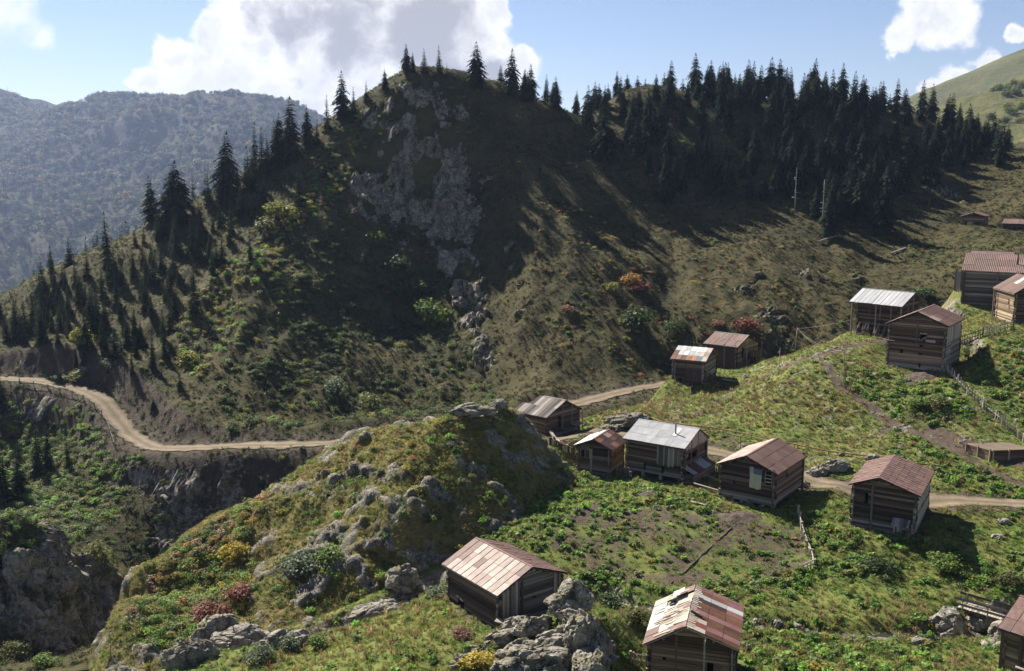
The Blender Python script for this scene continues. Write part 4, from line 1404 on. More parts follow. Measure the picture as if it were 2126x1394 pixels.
# --- hut with the pale yellow sheet under the gable
rt, h = house('yellow', 'log_house', 'two-storey dark log house with pale yellow sheet on its gable', 'house', 'wood_dark', base='wood_grey', cols=(9, 9), rows=(3, 3), waves=(8, 8), side='wood_brown',
              left='tin_pale', right='tin_brown', op_front=((4.75, 5.4, 2.55, 3.75), (1.35, 1.6, 2.0, 2.2), (1.15, 1.4, 0.2, 0.75), (3.05, 3.28, 1.95, 2.12), (2.95, 3.2, 0.1, 0.6)), op_right=((2.8, 3.2, 2.6, 3.5),), floor_gap=0.35)
xl, xr, yf = h['xl'], h['xr'], h['yf']
block(rt, 'belt_beam', 'wood_brown', ((xl + xr) / 2, yf - 0.14, 2.35), (xr - xl + 0.3, 0.1, 0.17))
block(rt, 'belt_beam', 'wood_grey', (xr + 0.14, (yf + h['yb']) / 2, 2.35), (h['yb'] - yf + 0.3, 0.1, 0.17), (0, 0, rad(90)))
for i in range(2):
    block(rt, 'wall_sheet', 'sheet_yellow', (xl + 3.42 + i * 0.62, yf - 0.2, 1.98 - 0.08 * i), (0.6, 0.025, 1.42), (0, rad(1.5), 0))
block(rt, 'wall_sheet', 'tin_grey', (xl + 3.3, yf - 0.17, 3.3), (0.4, 0.03, 0.75))
block(rt, 'wall_sheet', 'tin_blue', (xl + 3.95, yf - 0.15, 3.35), (0.9, 0.02, 0.55))
for z in (2.75, 3.1, 3.45):
    block(rt, 'window_slat', 'wood_grey', (xl + 5.08, yf - 0.14, z), (0.66, 0.05, 0.1))
for x_ in (xl + 4.72, xl + 5.42):
    block(rt, 'window_post', 'wood_grey', (x_, yf - 0.14, 2.5), (0.08, 0.06, 1.3))
block(rt, 'corner_post', 'wood_dark', (xr - 0.05, yf - 0.16, 0.0), (0.16, 0.14, 4.0))
block(rt, 'corner_post', 'wood_dark', (xr + 0.15, h['yb'], 0.0), (0.2, 0.2, 4.0))
for x_ in (xl + 1.3, xl + 3.1, xr - 0.1):
    block(rt, 'stilt', 'wood_grey', (x_, yf + 0.05, -0.5), (0.3, 0.25, 0.95))

# --- house with the shingled tin roof, small lean-to at its corner
rt, h = house('shingle', 'log_house', 'dark log house with wavy brown shingled tin roof and small lean-to at its corner', 'house', 'wood_dark', base='wood_grey', side='wood_grey', cols=(14, 14), rows=(5, 6), waves=(0, 0),
              left='tin_brown', right='tin_brown', op_front=((1.05, 1.35, 2.55, 3.4),), op_right=((3.5, 4.2, 1.6, 2.1),), course=0.25)
xl, xr, yf = h['xl'], h['xr'], h['yf']
block(rt, 'wall_post', 'wood_grey', (xl + 1.72, yf - 0.15, 0.0), (0.2, 0.16, 4.6))
for i in range(26):                                           # pale boarding on the right-hand wall
    z = 0.75 + (i % 13) * 0.25
    y_ = yf + 1.9 + (i // 13) * 4.0
    if i in (4, 5, 17, 18):
        continue
    block(rt, 'pale_board', 'wood_pale', (xr + 0.13, y_ + HR.uniform(-.1, .1), z), (3.9, 0.05, 0.24), (0, 0, rad(90)))
for x_ in (xr - 1.55, xr - 0.45):
    block(rt, 'leanto_post', 'wood_grey', (x_, yf - 0.95, -0.9), (0.12, 0.12, 2.1))
for i in range(7):
    beam(rt, 'leanto_board', 'wood_grey', (xr - 1.72 + i * 0.22, yf - 0.05, 1.55 + HR.uniform(0, .04)), (xr - 1.72 + i * 0.22, yf - 1.25, 1.1 + HR.uniform(0, .04)), 0.2, 0.035)
for i in range(3):
    block(rt, 'leanto_board', 'wood_grey', (xr - 1.45 + i * 0.23, yf - 0.98, -0.6), (0.2, 0.04, 1.75))
beam(rt, 'leanto_brace', 'wood_grey', (xr - 0.9, yf - 0.95, -0.4), (xr - 0.5, yf - 0.9, -0.8), 0.1)
block(rt, 'loose_plank', 'wood_pale', (xl + 3.4, yf - 0.3, 0.05), (0.9, 0.12, 0.08))
beam(rt, 'leanto_pipe', 'wood_grey', (xr - 0.2, yf - 0.2, 1.2), (xr - 0.1, yf - 0.15, -0.6), 0.2)

# --- house with the grey metal roof and stovepipe
rt, h = house('grey', 'log_house', 'long log house with grey metal roof, stovepipe and boarded balcony', 'house', 'wood_dark', base='wood_grey', gable='wood_brown', cols=(9, 9), rows=(3, 3), waves=(9, 9),
              left='tin_grey', right='tin_grey', ridge='tin_grey', op_left=((2.05, 2.3, 1.0, 1.6), (4.2, 4.5, 1.0, 1.7), (2.2, 2.4, 2.35, 2.5), (4.05, 4.3, 2.1, 2.25)), op_front=((1.2, 3.6, 2.2, 3.1),), floor_gap=0.55, course=0.26)
xl, xr, yf, yb, hp = h['xl'], h['xr'], h['yf'], h['yb'], h['hp']
for i in range(13):
    x_ = xl + 0.2 + i * (xr - xl) / 13
    zb = hp - 1.75 + 0.05 * math.sin(i)
    block(rt, 'gable_plank', 'plank_pink', (x_, 0.12, max(zb, 2.6)), ((xr - xl) / 13 * 0.96, 0.03, max(0.15, h['prof'](x_) + 0.08 - max(zb, 2.6))))
for i in range(16):                                           # vertical boarding of the balcony, on the long side near the gable
    y_ = yf + 0.1 + i * 0.185
    block(rt, 'balcony_board', 'wood_grey', (xl - 0.24, y_, 1.95 + HR.uniform(-.12, .06) + (0.25 if i < 5 else 0)), (0.03, 0.175, 1.95 - (0.25 if i < 5 else 0)))
for z in (2.5, 3.0):
    block(rt, 'belt_beam', 'wood_brown', (xl - 0.13, yb - 2.0, z - 0.1), (4.0, 0.09, 0.15), (0, 0, rad(90)))
for x_ in (xl, xl + 1.5, xl + 3.2, xr):
    block(rt, 'porch_post', 'wood_grey', (x_, 0.1, 1.6), (0.09, 0.09, h['prof'](x_) - 1.65))
for z in (2.2, 2.5):
    block(rt, 'porch_rail', 'wood_grey', ((xl + xr) / 2, 0.08, z), (xr - xl, 0.05, 0.07))
# lean-to with a rusty sheet roof in front of the gable
for i in range(6):
    beam(rt, 'leanto_sheet', ('tin_grey', 'tin_rust', 'tin_dark', 'tin_grey', 'tin_grey', 'tin_dark')[i], (xl + 0.35 + i * 0.93, 0.35, 2.02), (xl + 0.35 + i * 0.93, -1.05, 1.35), 0.92, 0.03)
for k in range(6):
    block(rt, 'leanto_board', 'wood_grey', ((xl + xr) / 2, -0.9, 0.0 + k * 0.22), (xr - xl + 0.2, 0.06, 0.21))
for x_ in (xl + 0.1, xr - 0.1):
    for k in range(6):
        block(rt, 'leanto_board', 'wood_brown', (x_, -0.38, 0.0 + k * 0.22), (1.0, 0.06, 0.21), (0, 0, rad(90)))
for y_ in (yf + 0.4, yf + 2.6, yb - 2.0, yb - 0.3):
    block(rt, 'stilt', 'wood_grey', (xl + 0.05, y_, -0.7), (0.3, 0.3, 1.35))
pz = hp - h['rl'] * 0.5


def tube(name, mat, r0, r1, z0, z1, parent, loc=(0, 0, 0), seg=10, rot=(0, 0, 0)):
    v, f = [], []
    for (r_, z_) in ((r0, z0), (r1, z1)):
        for i in range(seg):
            a = 2 * math.pi * i / seg
            v.append((r_ * math.cos(a), r_ * math.sin(a), z_))
    for i in range(seg):
        f.append([i, (i + 1) % seg, seg + (i + 1) % seg, seg + i])
    f.append(list(range(seg))[::-1])
    f.append([seg + i for i in range(seg)])
    return link(name, make_mesh(name, v, f, mat), parent, loc, rot)


tube('stovepipe', 'stovepipe_metal', 0.08, 0.08, -0.2, 1.15, rt, (-h['wl'] * 0.42, 2.15, hp - h['rl'] * 0.42))
svl = Vector((-h['wl'], 0, -h['rl'])).normalized()
q = Vector((-h['wl'] * 0.42, 2.15, hp - h['rl'] * 0.42 + 0.09))
beam(rt, 'flashing', 'tin_white', q - svl * 1.2, q + svl * 0.45, 0.5, 0.02, var=0)

# --- small hut beside it
rt, h = house('small', 'log_hut', 'small log hut with one pale and one rusty roof slope and a boarded window', 'hut', 'wood_dark', base='wood_grey', side='wood_brown', cols=(6, 4), rows=(2, 3), waves=(6, 8),
              left='tin_white', right=lambda c, r: 'tin_pale' if (c, r) == (2, 0) else ('tin_dark' if (c + r) % 3 else 'tin_rust'), ridge='tin_rust', op_front=((0.35, 1.35, 2.05, 2.95), (1.55, 1.75, 0.3, 0.7)), op_right=((1.3, 1.6, 1.9, 2.7),), course=0.24, floor_gap=0.2)
xl, xr, yf = h['xl'], h['xr'], h['yf']
for x_ in (xl + 0.3, xl + 1.42, xl + 0.85):
    block(rt, 'window_post', 'wood_grey', (x_, yf - 0.13, 1.95), (0.1, 0.06, 1.15))
block(rt, 'window_sill', 'wood_grey', (xl + 0.85, yf - 0.2, 1.88), (1.3, 0.25, 0.06))
block(rt, 'window_board', 'wood_brown', (xl + 1.12, yf - 0.05, 2.05), (0.5, 0.05, 0.9))
block(rt, 'wall_board', 'wood_grey', (xl + 1.6, yf - 0.15, 0.3), (0.28, 0.05, 2.7))
block(rt, 'wall_board', 'wood_dark', (xl + 0.05, yf - 0.15, 0.5), (0.3, 0.05, 2.6))
block(rt, 'corner_post', 'wood_grey', (xr - 0.02, yf - 0.18, -0.3), (0.14, 0.12, 3.4))
for i in range(8):
    block(rt, 'rag_strip', 'wood_grey', (xl + 0.5 + i * 0.11, yf - 0.2, 3.0 + HR.uniform(-.1, .1)), (0.07, 0.02, 0.4))

# --- house with ladder and posts behind the knoll
rt, h = house('ladder', 'log_house', 'brown log house with grey ribbed roof, gable posts and a ladder', 'house', 'wood_brown', base='wood_grey', cols=(12, 10), rows=(2, 2), waves=(4, 4),
              left=lambda c, r: 'tin_white' if (c, r) == (3, 1) else 'wood_grey', right='tin_brown', ridge='wood_grey', op_front=((2.3, 2.9, 1.2, 2.7),), course=0.25)
xl, xr, yf = h['xl'], h['xr'], h['yf']
for x_ in (-0.7, 1.25):
    tube('gable_pole', 'pole_wood', 0.07, 0.055, -0.6, h['prof'](x_) + 0.1, rt, (x_, -0.05, 0), 7)
tube('gable_pole', 'pole_wood', 0.07, 0.06, -0.3, h['prof'](xr), rt, (xr + 0.35, -0.1, 0), 7)
block(rt, 'belt_beam', 'wood_grey', ((xl + xr) / 2, yf - 0.14, 2.15), (xr - xl, 0.08, 0.1))
block(rt, 'belt_beam', 'wood_grey', ((xl + xr) / 2 - 1.2, yf - 0.14, 0.75), ((xr - xl) * 0.6, 0.1, 0.14))
block(rt, 'balcony_floor', 'wood_grey', (0.2, yf - 0.5, 0.95), (2.4, 0.9, 0.07))
for i in range(6):
    beam(rt, 'awning_board', 'wood_grey', (xr - 1.7 + i * 0.28, yf - 0.1, 1.45), (xr - 1.7 + i * 0.28, yf - 1.1, 1.2), 0.26, 0.03)
for x_ in (1.15, 1.65):
    beam(rt, 'ladder_rail', 'pole_wood', (x_, yf - 0.9, 1.0), (x_ + 0.15, yf - 1.7, -0.1), 0.07)
for k in range(5):
    z = 0.1 + k * 0.2
    t_ = (1.0 - z) / 1.1
    beam(rt, 'ladder_rung', 'pole_wood', (1.15 + 0.15 * t_, yf - 0.9 - 0.8 * t_, z), (1.65 + 0.15 * t_, yf - 0.9 - 0.8 * t_, z), 0.05)
for x_ in (xl + 0.3, xl + 0.9, xr - 0.5, xr - 0.2):
    beam(rt, 'leaning_plank', 'wood_grey', (x_, yf - 0.5, -0.1), (x_ + 0.15, yf - 0.15, 1.1), 0.12, 0.04)

# --- tall house on the hill
rt, h = house('tall', 'log_house', 'tall three-level log house with brown roof standing above the picket fence', 'house', 'wood_dark', gable='wood_brown', base='wood_grey', side='wood_grey', cols=(10, 9), rows=(3, 3), waves=(7, 7),
              left='tin_brown', right=lambda c, r: 'tin_pale' if (r == 1 and c < 2) or (r == 0 and c == 0) else 'tin_brown',
              op_front=((3.9, 4.75, 3.75, 4.65), (1.55, 1.9, 2.1, 2.45), (3.85, 4.25, 2.0, 2.35), (3.9, 4.35, 3.15, 3.3), (3.95, 4.2, 0.3, 1.0)), course=0.27, floor_gap=0.1)
xl, xr, yf = h['xl'], h['xr'], h['yf']
block(rt, 'ledge', 'wood_grey', ((xl + xr) / 2, yf - 0.3, 3.52), (xr - xl + 0.4, 0.5, 0.09))
beam(rt, 'door_board', 'wood_grey', (xl + 4.0, yf - 0.13, 3.85), (xl + 4.7, yf - 0.13, 4.4), 0.04, 0.25)
block(rt, 'door_lintel', 'wood_pale', (xl + 4.3, yf - 0.14, 4.72), (0.85, 0.05, 0.14))
block(rt, 'wall_board', 'wood_grey', (xl + 5.2, yf - 0.14, 3.75), (1.2, 0.05, 0.32))
block(rt, 'gable_post', 'wood_dark', (xl + 3.5, yf - 0.14, 3.6), (0.14, 0.1, 2.6))
for x_ in (xl + 0.1, xr - 0.1):
    block(rt, 'corner_post', 'wood_grey', (x_, yf - 0.16, -0.3), (0.13, 0.1, 3.9))
for i in range(14):
    block(rt, 'pale_board', 'wood_pale', (xr + 0.14, yf + 0.2 + i * 0.56, 3.75), (0.05, 0.54, h['prof'](xr) - 3.85))
for i in range(18):
    block(rt, 'pale_board', 'wood_grey', (xr + 0.13, yf + 1.6, 0.25 + i * 0.18), (2.6, 0.04, 0.17), (0, 0, rad(90)))
for x_ in (xl + 1.2, xl + 3.4, xl + 6.0):
    link('foundation_stone', rock_unit(2, 'boulder_rock'), rt, (x_, yf - 0.1, -0.35), (0, 0, x_), (0.45, 0.4, 0.5))

# --- open sided house with grey roof on posts
rt, h = house('open', 'log_house', 'log house with smooth grey metal roof carried on posts, planks leaning on it', 'house', 'wood_dark', gable='wood_brown', cols=(12, 12), rows=(1, 1), waves=(0, 0),
              left='tin_grey', right='tin_brown', ridge='tin_grey', oh=1.0, ohf=0.9, op_left=((2.3, 3.0, 0, 0.95), (4.5, 5.1, 0.0, 1.0), (2.6, 3.1, 3.3, 4.0)), course=0.26)
xl, xr, yf, yb = h['xl'], h['xr'], h['yf'], h['yb']
for y_ in (0.3, 4.0, h['L'] - 0.3):
    tube('roof_post', 'pole_wood', 0.13, 0.11, -0.3, h['prof'](-h['wl'] + 0.3) + 0.05, rt, (-h['wl'] + 0.3, y_, 0), 8)
for x_ in (-1.6, 0.0, 1.8, h['wr'] - 0.3):
    tube('roof_post', 'pole_wood', 0.08, 0.07, 1.8, h['prof'](x_), rt, (x_, 0.2, 0), 7)
block(rt, 'porch_rail', 'wood_grey', ((xl + xr) / 2, 0.2, 2.7), (xr - xl, 0.06, 0.08))
block(rt, 'porch_rail', 'wood_grey', ((xl + xr) / 2, 0.2, 3.4), (xr - xl, 0.06, 0.08))
beam(rt, 'porch_brace', 'wood_pale', (-1.5, 0.15, 3.6), (0.6, 0.15, 2.6), 0.07)
for k in range(22):
    y_ = 1.0 + k * 0.28 if k < 12 else 4.9 + (k - 12) * 0.2
    hh = HR.uniform(1.2, 2.1)
    beam(rt, 'leaning_plank', 'wood_grey', (-h['wl'] - 0.25 + HR.uniform(-.1, .1), y_, -0.1), (xl - 0.18, y_ + HR.uniform(-.3, .3), hh), 0.05, 0.2)
for y_ in (2.0, 3.6, 5.2):
    block(rt, 'wall_post', 'wood_brown', (xl - 0.13, y_, 2.7), (0.1, 0.14, h['prof'](xl) - 2.75))

# --- hut with the quilt of sheets
QT = {(0, 0): 'tin_pale', (1, 0): 'tin_white', (2, 0): 'tin_white', (3, 0): 'tin_white', (4, 0): 'tin_grey', (5, 0): 'tin_white', (6, 0): 'tin_grey',
      (0, 1): 'tin_pale', (1, 1): 'wood_pale', (2, 1): 'tin_grey', (3, 1): 'tin_grey', (4, 1): 'tin_white', (5, 1): 'tin_grey', (6, 1): 'tin_rust',
      (0, 2): 'wood_pale', (1, 2): 'tin_blue', (2, 2): 'tin_orange', (3, 2): 'tin_rust', (4, 2): 'tin_rust', (5, 2): 'tin_brown', (6, 2): 'tin_rust'}
rt, h = house('quilt', 'log_hut', 'log hut with patchwork roof of white, rust, orange and blue sheets', 'hut', 'wood_grey', gable='wood_grey', side='wood_dark', cols=(7, 6), rows=(3, 2), waves=(0, 0),
              left=lambda c, r: QT.get((c, r), 'tin_rust'), right='tin_rust', ridge=None, op_left=((0.8, 1.5, 0.0, 0.55),), course=0.25, floor_gap=0.3)
xl, xr, yf, yb = h['xl'], h['xr'], h['yf'], h['yb']
for i in range(5):
    block(rt, 'wall_sheet', 'tin_dark', (xl - 0.15, yf + 0.35 + i * 0.5, 0.25), (0.03, 0.5, 1.75 + (0.0 if i < 3 else 0.15)))
for y_ in (yf + 0.15, yf + 2.7, yb - 0.3):
    block(rt, 'corner_post', 'wood_grey', (xl - 0.17, y_, -0.4), (0.1, 0.1, 3.4))
for i in range(8):
    block(rt, 'gable_board', 'wood_grey', (xl + 0.15 + i * 0.2, yf - 0.14, 0.4), (0.19, 0.04, 1.1))
block(rt, 'gable_sheet', 'tin_rust', (xl + 2.6, yf - 0.16, -0.2), (0.9, 0.03, 1.5))
for s_ in (0, 0.35):
    beam(rt, 'stair_rail', 'wood_grey', (xl + 3.2, yf - 0.3 - s_, 1.0), (xl + 5.2, yf - 0.6 - s_, 0.0), 0.06, 0.12)
for y_ in (yf + 0.2, yf + 1.6, yf + 3.0):
    block(rt, 'stilt', 'wood_grey', (xl, y_, -0.6), (0.2, 0.2, 1.0))

# --- house with seamed brown roof behind it
rt, h = house('seamed', 'log_house', 'log house with seamed brown roof and gable balcony behind the patchwork hut', 'house', 'wood_dark', gable='wood_honey', cols=(7, 7), rows=(2, 2), waves=(0, 0),
              left='tin_brown', right='tin_brown', ridge='tin_grey', op_front=((1.7, 2.6, 1.9, 3.3),), course=0.26)
xl, xr, yf, yb, hp = h['xl'], h['xr'], h['yf'], h['yb'], h['hp']
svl = Vector((-h['wl'], 0, -h['rl'])).normalized()
for k, (u, v0, v1) in enumerate(((0.8, 0.0, 1.9), (1.7, 2.2, 4.0), (2.6, 2.1, 4.0), (3.4, 0.1, 2.0), (4.2, 0.1, 1.8), (5.1, 0.0, 1.5), (0.03, 0, 4.0))):
    q = Vector((0, u, hp + 0.085))
    beam(rt, 'roof_seam', 'tin_grey', q + svl * v0, q + svl * v1, 0.05, 0.02, var=0)
for i in range(6):
    block(rt, 'wall_sheet', 'tin_dark', (xl - 0.15, yf + 0.3 + i * 0.5, 0.1), (0.03, 0.5, 3.0))
block(rt, 'balcony_floor', 'wood_grey', (1.0, yf - 0.45, 1.5), (4.6, 0.9, 0.08))
for i in range(6):
    block(rt, 'balcony_sheet', 'tin_dark', (0.0 + i * 0.55, yf - 0.9, 1.55), (0.54, 0.03, 0.85))
for i in range(4):
    block(rt, 'balcony_picket', 'wood_grey', (3.2 + i * 0.14, yf - 0.9, 1.5), (0.08, 0.03, 1.0))
for x_ in (-1.6, 0.8, 3.7):
    tube('gable_pole', 'pole_wood', 0.07, 0.06, 0.0, h['prof'](x_) - 0.02, rt, (x_, yf - 0.92, 0), 7)
block(rt, 'porch_rail', 'wood_grey', (1.0, yf - 0.92, 2.45), (4.6, 0.05, 0.07))
beam(rt, 'leaning_board', 'wood_grey', (-1.4, yf - 0.8, 0.0), (-0.7, yf - 0.25, 1.9), 0.3, 0.05)
tube('old_tank', 'tin_rust', 0.85, 0.85, 0, 0.5, rt, (2.6, yf - 0.3, 0.75), 18, (rad(78), 0, 0))
for y_ in (yf + 0.1, yf + 1.9):
    block(rt, 'corner_post', 'wood_grey', (xl - 0.2, y_, -0.4), (0.12, 0.12, 4.2))

# --- big barn-like house high on the slope, the roof behind it, and the honey coloured log house
rt, h = house('barn', 'log_house', 'big grey plank house with long rusty roof, pale ridge cap and stovepipe', 'house', 'wood_grey', gable='wood_dark', cols=(10, 10), rows=(3, 2), waves=(6, 6),
              left='tin_brown', right='tin_brown', ridge='tin_white', op_left=((5.0, 6.1, 1.0, 2.2), (9.0, 9.7, 3.9, 4.7)), course=0.30)
xl, xr, yf, yb, hp = h['xl'], h['xr'], h['yf'], h['yb'], h['hp']
for y_ in (yb - 0.1, yb - 4.6, yb - 7.2, yb - 10):
    block(rt, 'wall_post', 'wood_brown', (xl - 0.2, y_, -0.2), (0.2, 0.22, h['prof'](xl) + 0.1))
for i in range(4):
    block(rt, 'corner_board', 'wood_grey', (xl - 0.1 + 0.02 * i, yb + 0.3 + i * 0.28, h['prof'](xl) - 3.2), (0.05, 0.27, 3.0))
for s_ in (-0.42, 0, 0.42):
    block(rt, 'window_frame', 'wood_honey', (xl - 0.16, yb - 9.35 + s_, 3.85), (0.06, 0.1, 0.9))
for z in (3.82, 4.3, 4.72):
    block(rt, 'window_frame', 'wood_honey', (xl - 0.15, yb - 9.35, z), (0.05, 0.9, 0.09))
block(rt, 'step', 'wood_dark', (xl - 0.6, yb - 5.6, -0.05), (0.6, 2.4, 0.3))
tube('stovepipe', 'stovepipe_metal', 0.11, 0.11, -0.3, 1.7, rt, (-h['wl'] * 0.55, h['L'] - 7.4, hp - h['rl'] * 0.55))
rt, h = house('behind', 'log_house', 'brown roofed house showing just above the big grey plank house', 'house', 'wood_dark', left='tin_brown', right='tin_brown', cols=(6, 6), rows=(2, 2), waves=(6, 6), detail=False)
rt, h = house('honey', 'log_house', 'honey coloured log house with rusty roof at the end of the picket fence', 'house', 'wood_dark', gable='wood_dark', side='wood_honey', cols=(7, 7), rows=(2, 2), waves=(6, 6),
              left=lambda c, r: 'tin_white' if (c, r) == (3, 0) else 'tin_brown', right='tin_brown', op_left=((4.3, 4.7, 2.6, 3.4), (3.3, 3.5, 2.3, 2.5), (4.6, 4.85, 1.9, 2.4)), course=0.2)
for k in range(5):
    link('foundation_stone', rock_unit(k % 4, 'boulder_rock'), rt, (h['xl'] - 0.1, h['yf'] + 0.5 + k * 1.1, -0.2), (0, 0, k), (0.5, 0.45, 0.5))
tube('corner_pole', 'pole_wood', 0.1, 0.09, -0.8, 4.2, rt, (h['xl'] - 0.5, h['yb'] - 0.3, 0), 8)
rt, h = house('corner', 'log_hut', 'pale log hut with brown panelled roof cut by the corner of the view', 'hut', 'wood_honey', cols=(9, 9), rows=(3, 3), waves=(0, 0), left='tin_brown', right='tin_brown', course=0.26, op_left=((4.0, 4.6, 1.4, 2.4),))
for y_ in (h['yb'] + 0.1, h['yb'] - 1.2):
    block(rt, 'wall_post', 'wood_dark', (h['xl'] - 0.2, y_, -0.3), (0.18, 0.2, 3.4))
block(rt, 'wall_ledge', 'wood_pale', (h['xl'] - 0.35, h['yb'] - 2.2, 0.75), (2.4, 0.3, 0.08), (0, 0, rad(90)))
rt, h = house('hut', 'log_hut', 'far small hut with grey and rust roof alone on the upper slope', 'hut', 'wood_brown', cols=(5, 5), rows=(1, 1), waves=(5, 5), left='tin_grey', right='tin_brown', detail=False,
              op_front=((0.5, 1.0, 0.1, 0.8), (2.6, 3.4, 0.3, 1.0)), course=0.3)
block(rt, 'wall_sheet', 'wood_honey', (h['xl'] + 1.4, h['yf'] - 0.14, 0.1), (1.1, 0.04, 0.75))
block(rt, 'belt_beam', 'wood_grey', ((h['xl'] + h['xr']) / 2, h['yf'] - 0.15, 1.35), (4.4, 0.1, 0.14))
block(rt, 'wall_sheet', 'rag_white', (h['xr'] + 0.14, h['yf'] + 2.4, 0.3), (0.03, 0.35, 0.8))
rt, h = house('shed', 'log_shed', 'far long shed with rusty roof on the upper slope at the edge of view', 'shed', 'wood_dark', cols=(6, 6), rows=(1, 1), waves=(5, 5), left='tin_brown', right='tin_brown', detail=False,
              op_left=((0.6, 1.2, 0.2, 1.3), (2.2, 2.9, 0.2, 1.3), (4.0, 4.7, 0.8, 1.4)), course=0.3)
for i in range(5):
    block(rt, 'shed_post', 'wood_grey', (h['xl'] - 0.35, h['yf'] + 0.3 + i * 1.1, -0.8), (0.1, 0.1, 2.3))
# ------------------------------------------------------------------ village props
def path_pts(pix, lift=0.0):
    return [at(*p) + Vector((0, 0, lift)) for p in pix]


def along(pts, step):
    out, carry = [], 0.0
    for a, b in zip(pts[:-1], pts[1:]):
        L_ = (b - a).length
        s = carry
        while s < L_:
            out.append(a.lerp(b, s / L_))
            s += step
        carry = s - L_
    return out


def polytube(name, mat, pts, r, parent=None, seg=6, taper=1.0):
    v, f = [], []
    n = len(pts)
    for i, p in enumerate(pts):
        t_ = (pts[min(i + 1, n - 1)] - pts[max(i - 1, 0)]).normalized()
        u = t_.cross(Vector((0.13, 0.31, 0.94))).normalized()
        w = t_.cross(u)
        rr = r * (1 + (taper - 1) * i / max(1, n - 1))
        for k in range(seg):
            a = 2 * math.pi * k / seg
            v.append(tuple(p + (u * math.cos(a) + w * math.sin(a)) * rr))
    for i in range(n - 1):
        for k in range(seg):
            f.append([i * seg + k, i * seg + (k + 1) % seg, (i + 1) * seg + (k + 1) % seg, (i + 1) * seg + k])
    f.append(list(range(seg))[::-1])
    f.append([(n - 1) * seg + k for k in range(seg)])
    return link(name, make_mesh(name, v, f, mat, True), parent)


def fence(name, pix, step, hgt, label, mat='wood_grey', w=0.10, rails=(0.35, 0.85), lean=0.12, every=9):
    pts = path_pts(pix)
    root = empty(name, pts[0])
    tag(root, label, 'fence', 'wooden fences of the village')
    o = pts[0]
    pk = along(pts, step)
    for i, q in enumerate(pk):
        q = Vector((q.x, q.y, float(ground(q.x, q.y)))) - o
        big = i % every == 0
        hh = hgt * HR.uniform(0.78, 1.15) * (1.15 if big else 1)
        top = Vector((HR.uniform(-lean, lean), HR.uniform(-lean, lean), hh))
        beam(root, 'post' if big else 'picket', HR.choice((mat, mat, 'wood_pale')), q - Vector((0, 0, 0.25)), q + top, w * (1.6 if big else HR.uniform(0.7, 1.1)), 0.05 if not big else 0.14)
    for z in rails:
        for k in range(0, len(pk) - 1, every):
            a, b = pk[k], pk[min(k + every, len(pk) - 1)]
            a = Vector((a.x, a.y, float(ground(a.x, a.y)) + z * hgt)) - o
            b = Vector((b.x, b.y, float(ground(b.x, b.y)) + z * hgt)) - o
            beam(root, 'rail', mat, a, b, 0.06, 0.09)
    return root


fence('picket_fence', [(1992, 716), (2040, 700), (2085, 687), (2108, 682)], 0.34, 1.15, 'picket fence between the tall log house and the honey coloured one')
fence('picket_fence', [(1962, 772), (1985, 795), (2020, 830), (2060, 868), (2100, 900), (2150, 935)], 0.40, 1.1, 'long weathered picket fence running downhill beside the green enclosure', lean=0.2, rails=(0.5,))
fence('plank_fence', [(1657, 1066), (1661, 1095), (1672, 1128), (1685, 1162), (1689, 1180), (1664, 1190)], 0.42, 0.75, 'low pale plank fence along the edge of the bare field', mat='wood_pale', w=0.14, rails=(0.55, 0.95), every=4)
fence('board_fence', [(1143, 925), (1165, 936), (1197, 948)], 0.26, 0.75, 'low dark board fence beside the small log hut', mat='wood_dark', w=0.22, rails=(0.95,), lean=0.03)
fence('garden_fence', [(1282, 985), (1300, 990), (1312, 995)], 0.3, 0.9, 'short broken picket fence between the small hut and grey roofed house')
fence('garden_fence', [(1473, 975), (1490, 982), (1500, 990)], 0.3, 1.1, 'dark picket fence between grey roofed house and yellow sheeted house', mat='wood_dark')
fence('road_fence', [(40, 800), (95, 808), (165, 830), (200, 850), (222, 880), (232, 915), (240, 935)], 1.6, 0.9, 'thin pole fence along the outer edge of the gorge road', mat='pole_wood', w=0.08, rails=(0.8,), every=2, lean=0.1)
fence('garden_fence', [(1310, 1378), (1335, 1382), (1350, 1388)], 0.28, 0.9, 'short fence beside the patched roof hut')

# water pipe carried along the slope above the road
pp = [at(1243, 884) + Vector((0, 0, 0.1))]
for (px, py, lf) in ((1252, 872, 0.6), (1285, 867, 0.5), (1330, 868, 0.5), (1370, 885, 0.6), (1430, 893, 0.6), (1482, 897, 0.5), (1560, 912, 0.5), (1650, 932, 0.5), (1720, 945, 0.4), (1800, 955, 0.4), (1905, 969, 0.35), (1965, 976, 0.3)):
    pp.append(at(px, py) + Vector((0, 0, lf)))
root = empty('water_pipe', pp[0])
tag(root, 'long rusty water pipe propped above the dirt road behind the houses', 'pipe')
q0 = pp[0]
polytube('pipe_run', 'tin_rust', [p - q0 for p in pp], 0.075, root)
for p in pp[1:]:
    beam(root, 'prop', 'pole_wood', p - q0 - Vector((0, 0, 0.9)), p - q0, 0.08)
beam(root, 'prop', 'tin_rust', at(1537, 935) - q0, at(1537, 935) - q0 + Vector((0, 0, 1.7)), 0.08)


def pole(name, base, hgt, lean, label):
    b = at(*base)
    r_ = empty(name, b)
    tag(r_, label, 'pole', 'poles on the village hill')
    polytube('shaft', 'pole_wood', [Vector((0, 0, -0.4)), Vector(lean) * 0.5 + Vector((0, 0, hgt * 0.5)), Vector(lean) + Vector((0, 0, hgt))], 0.09, r_, 8, 0.7)
    beam(r_, 'cross_arm', 'pole_wood', Vector(lean) + Vector((-0.35, 0, hgt - 0.25)), Vector(lean) + Vector((0.35, 0, hgt - 0.2)), 0.07)
    return b, Vector(lean) + Vector((0, 0, hgt - 0.1)), r_


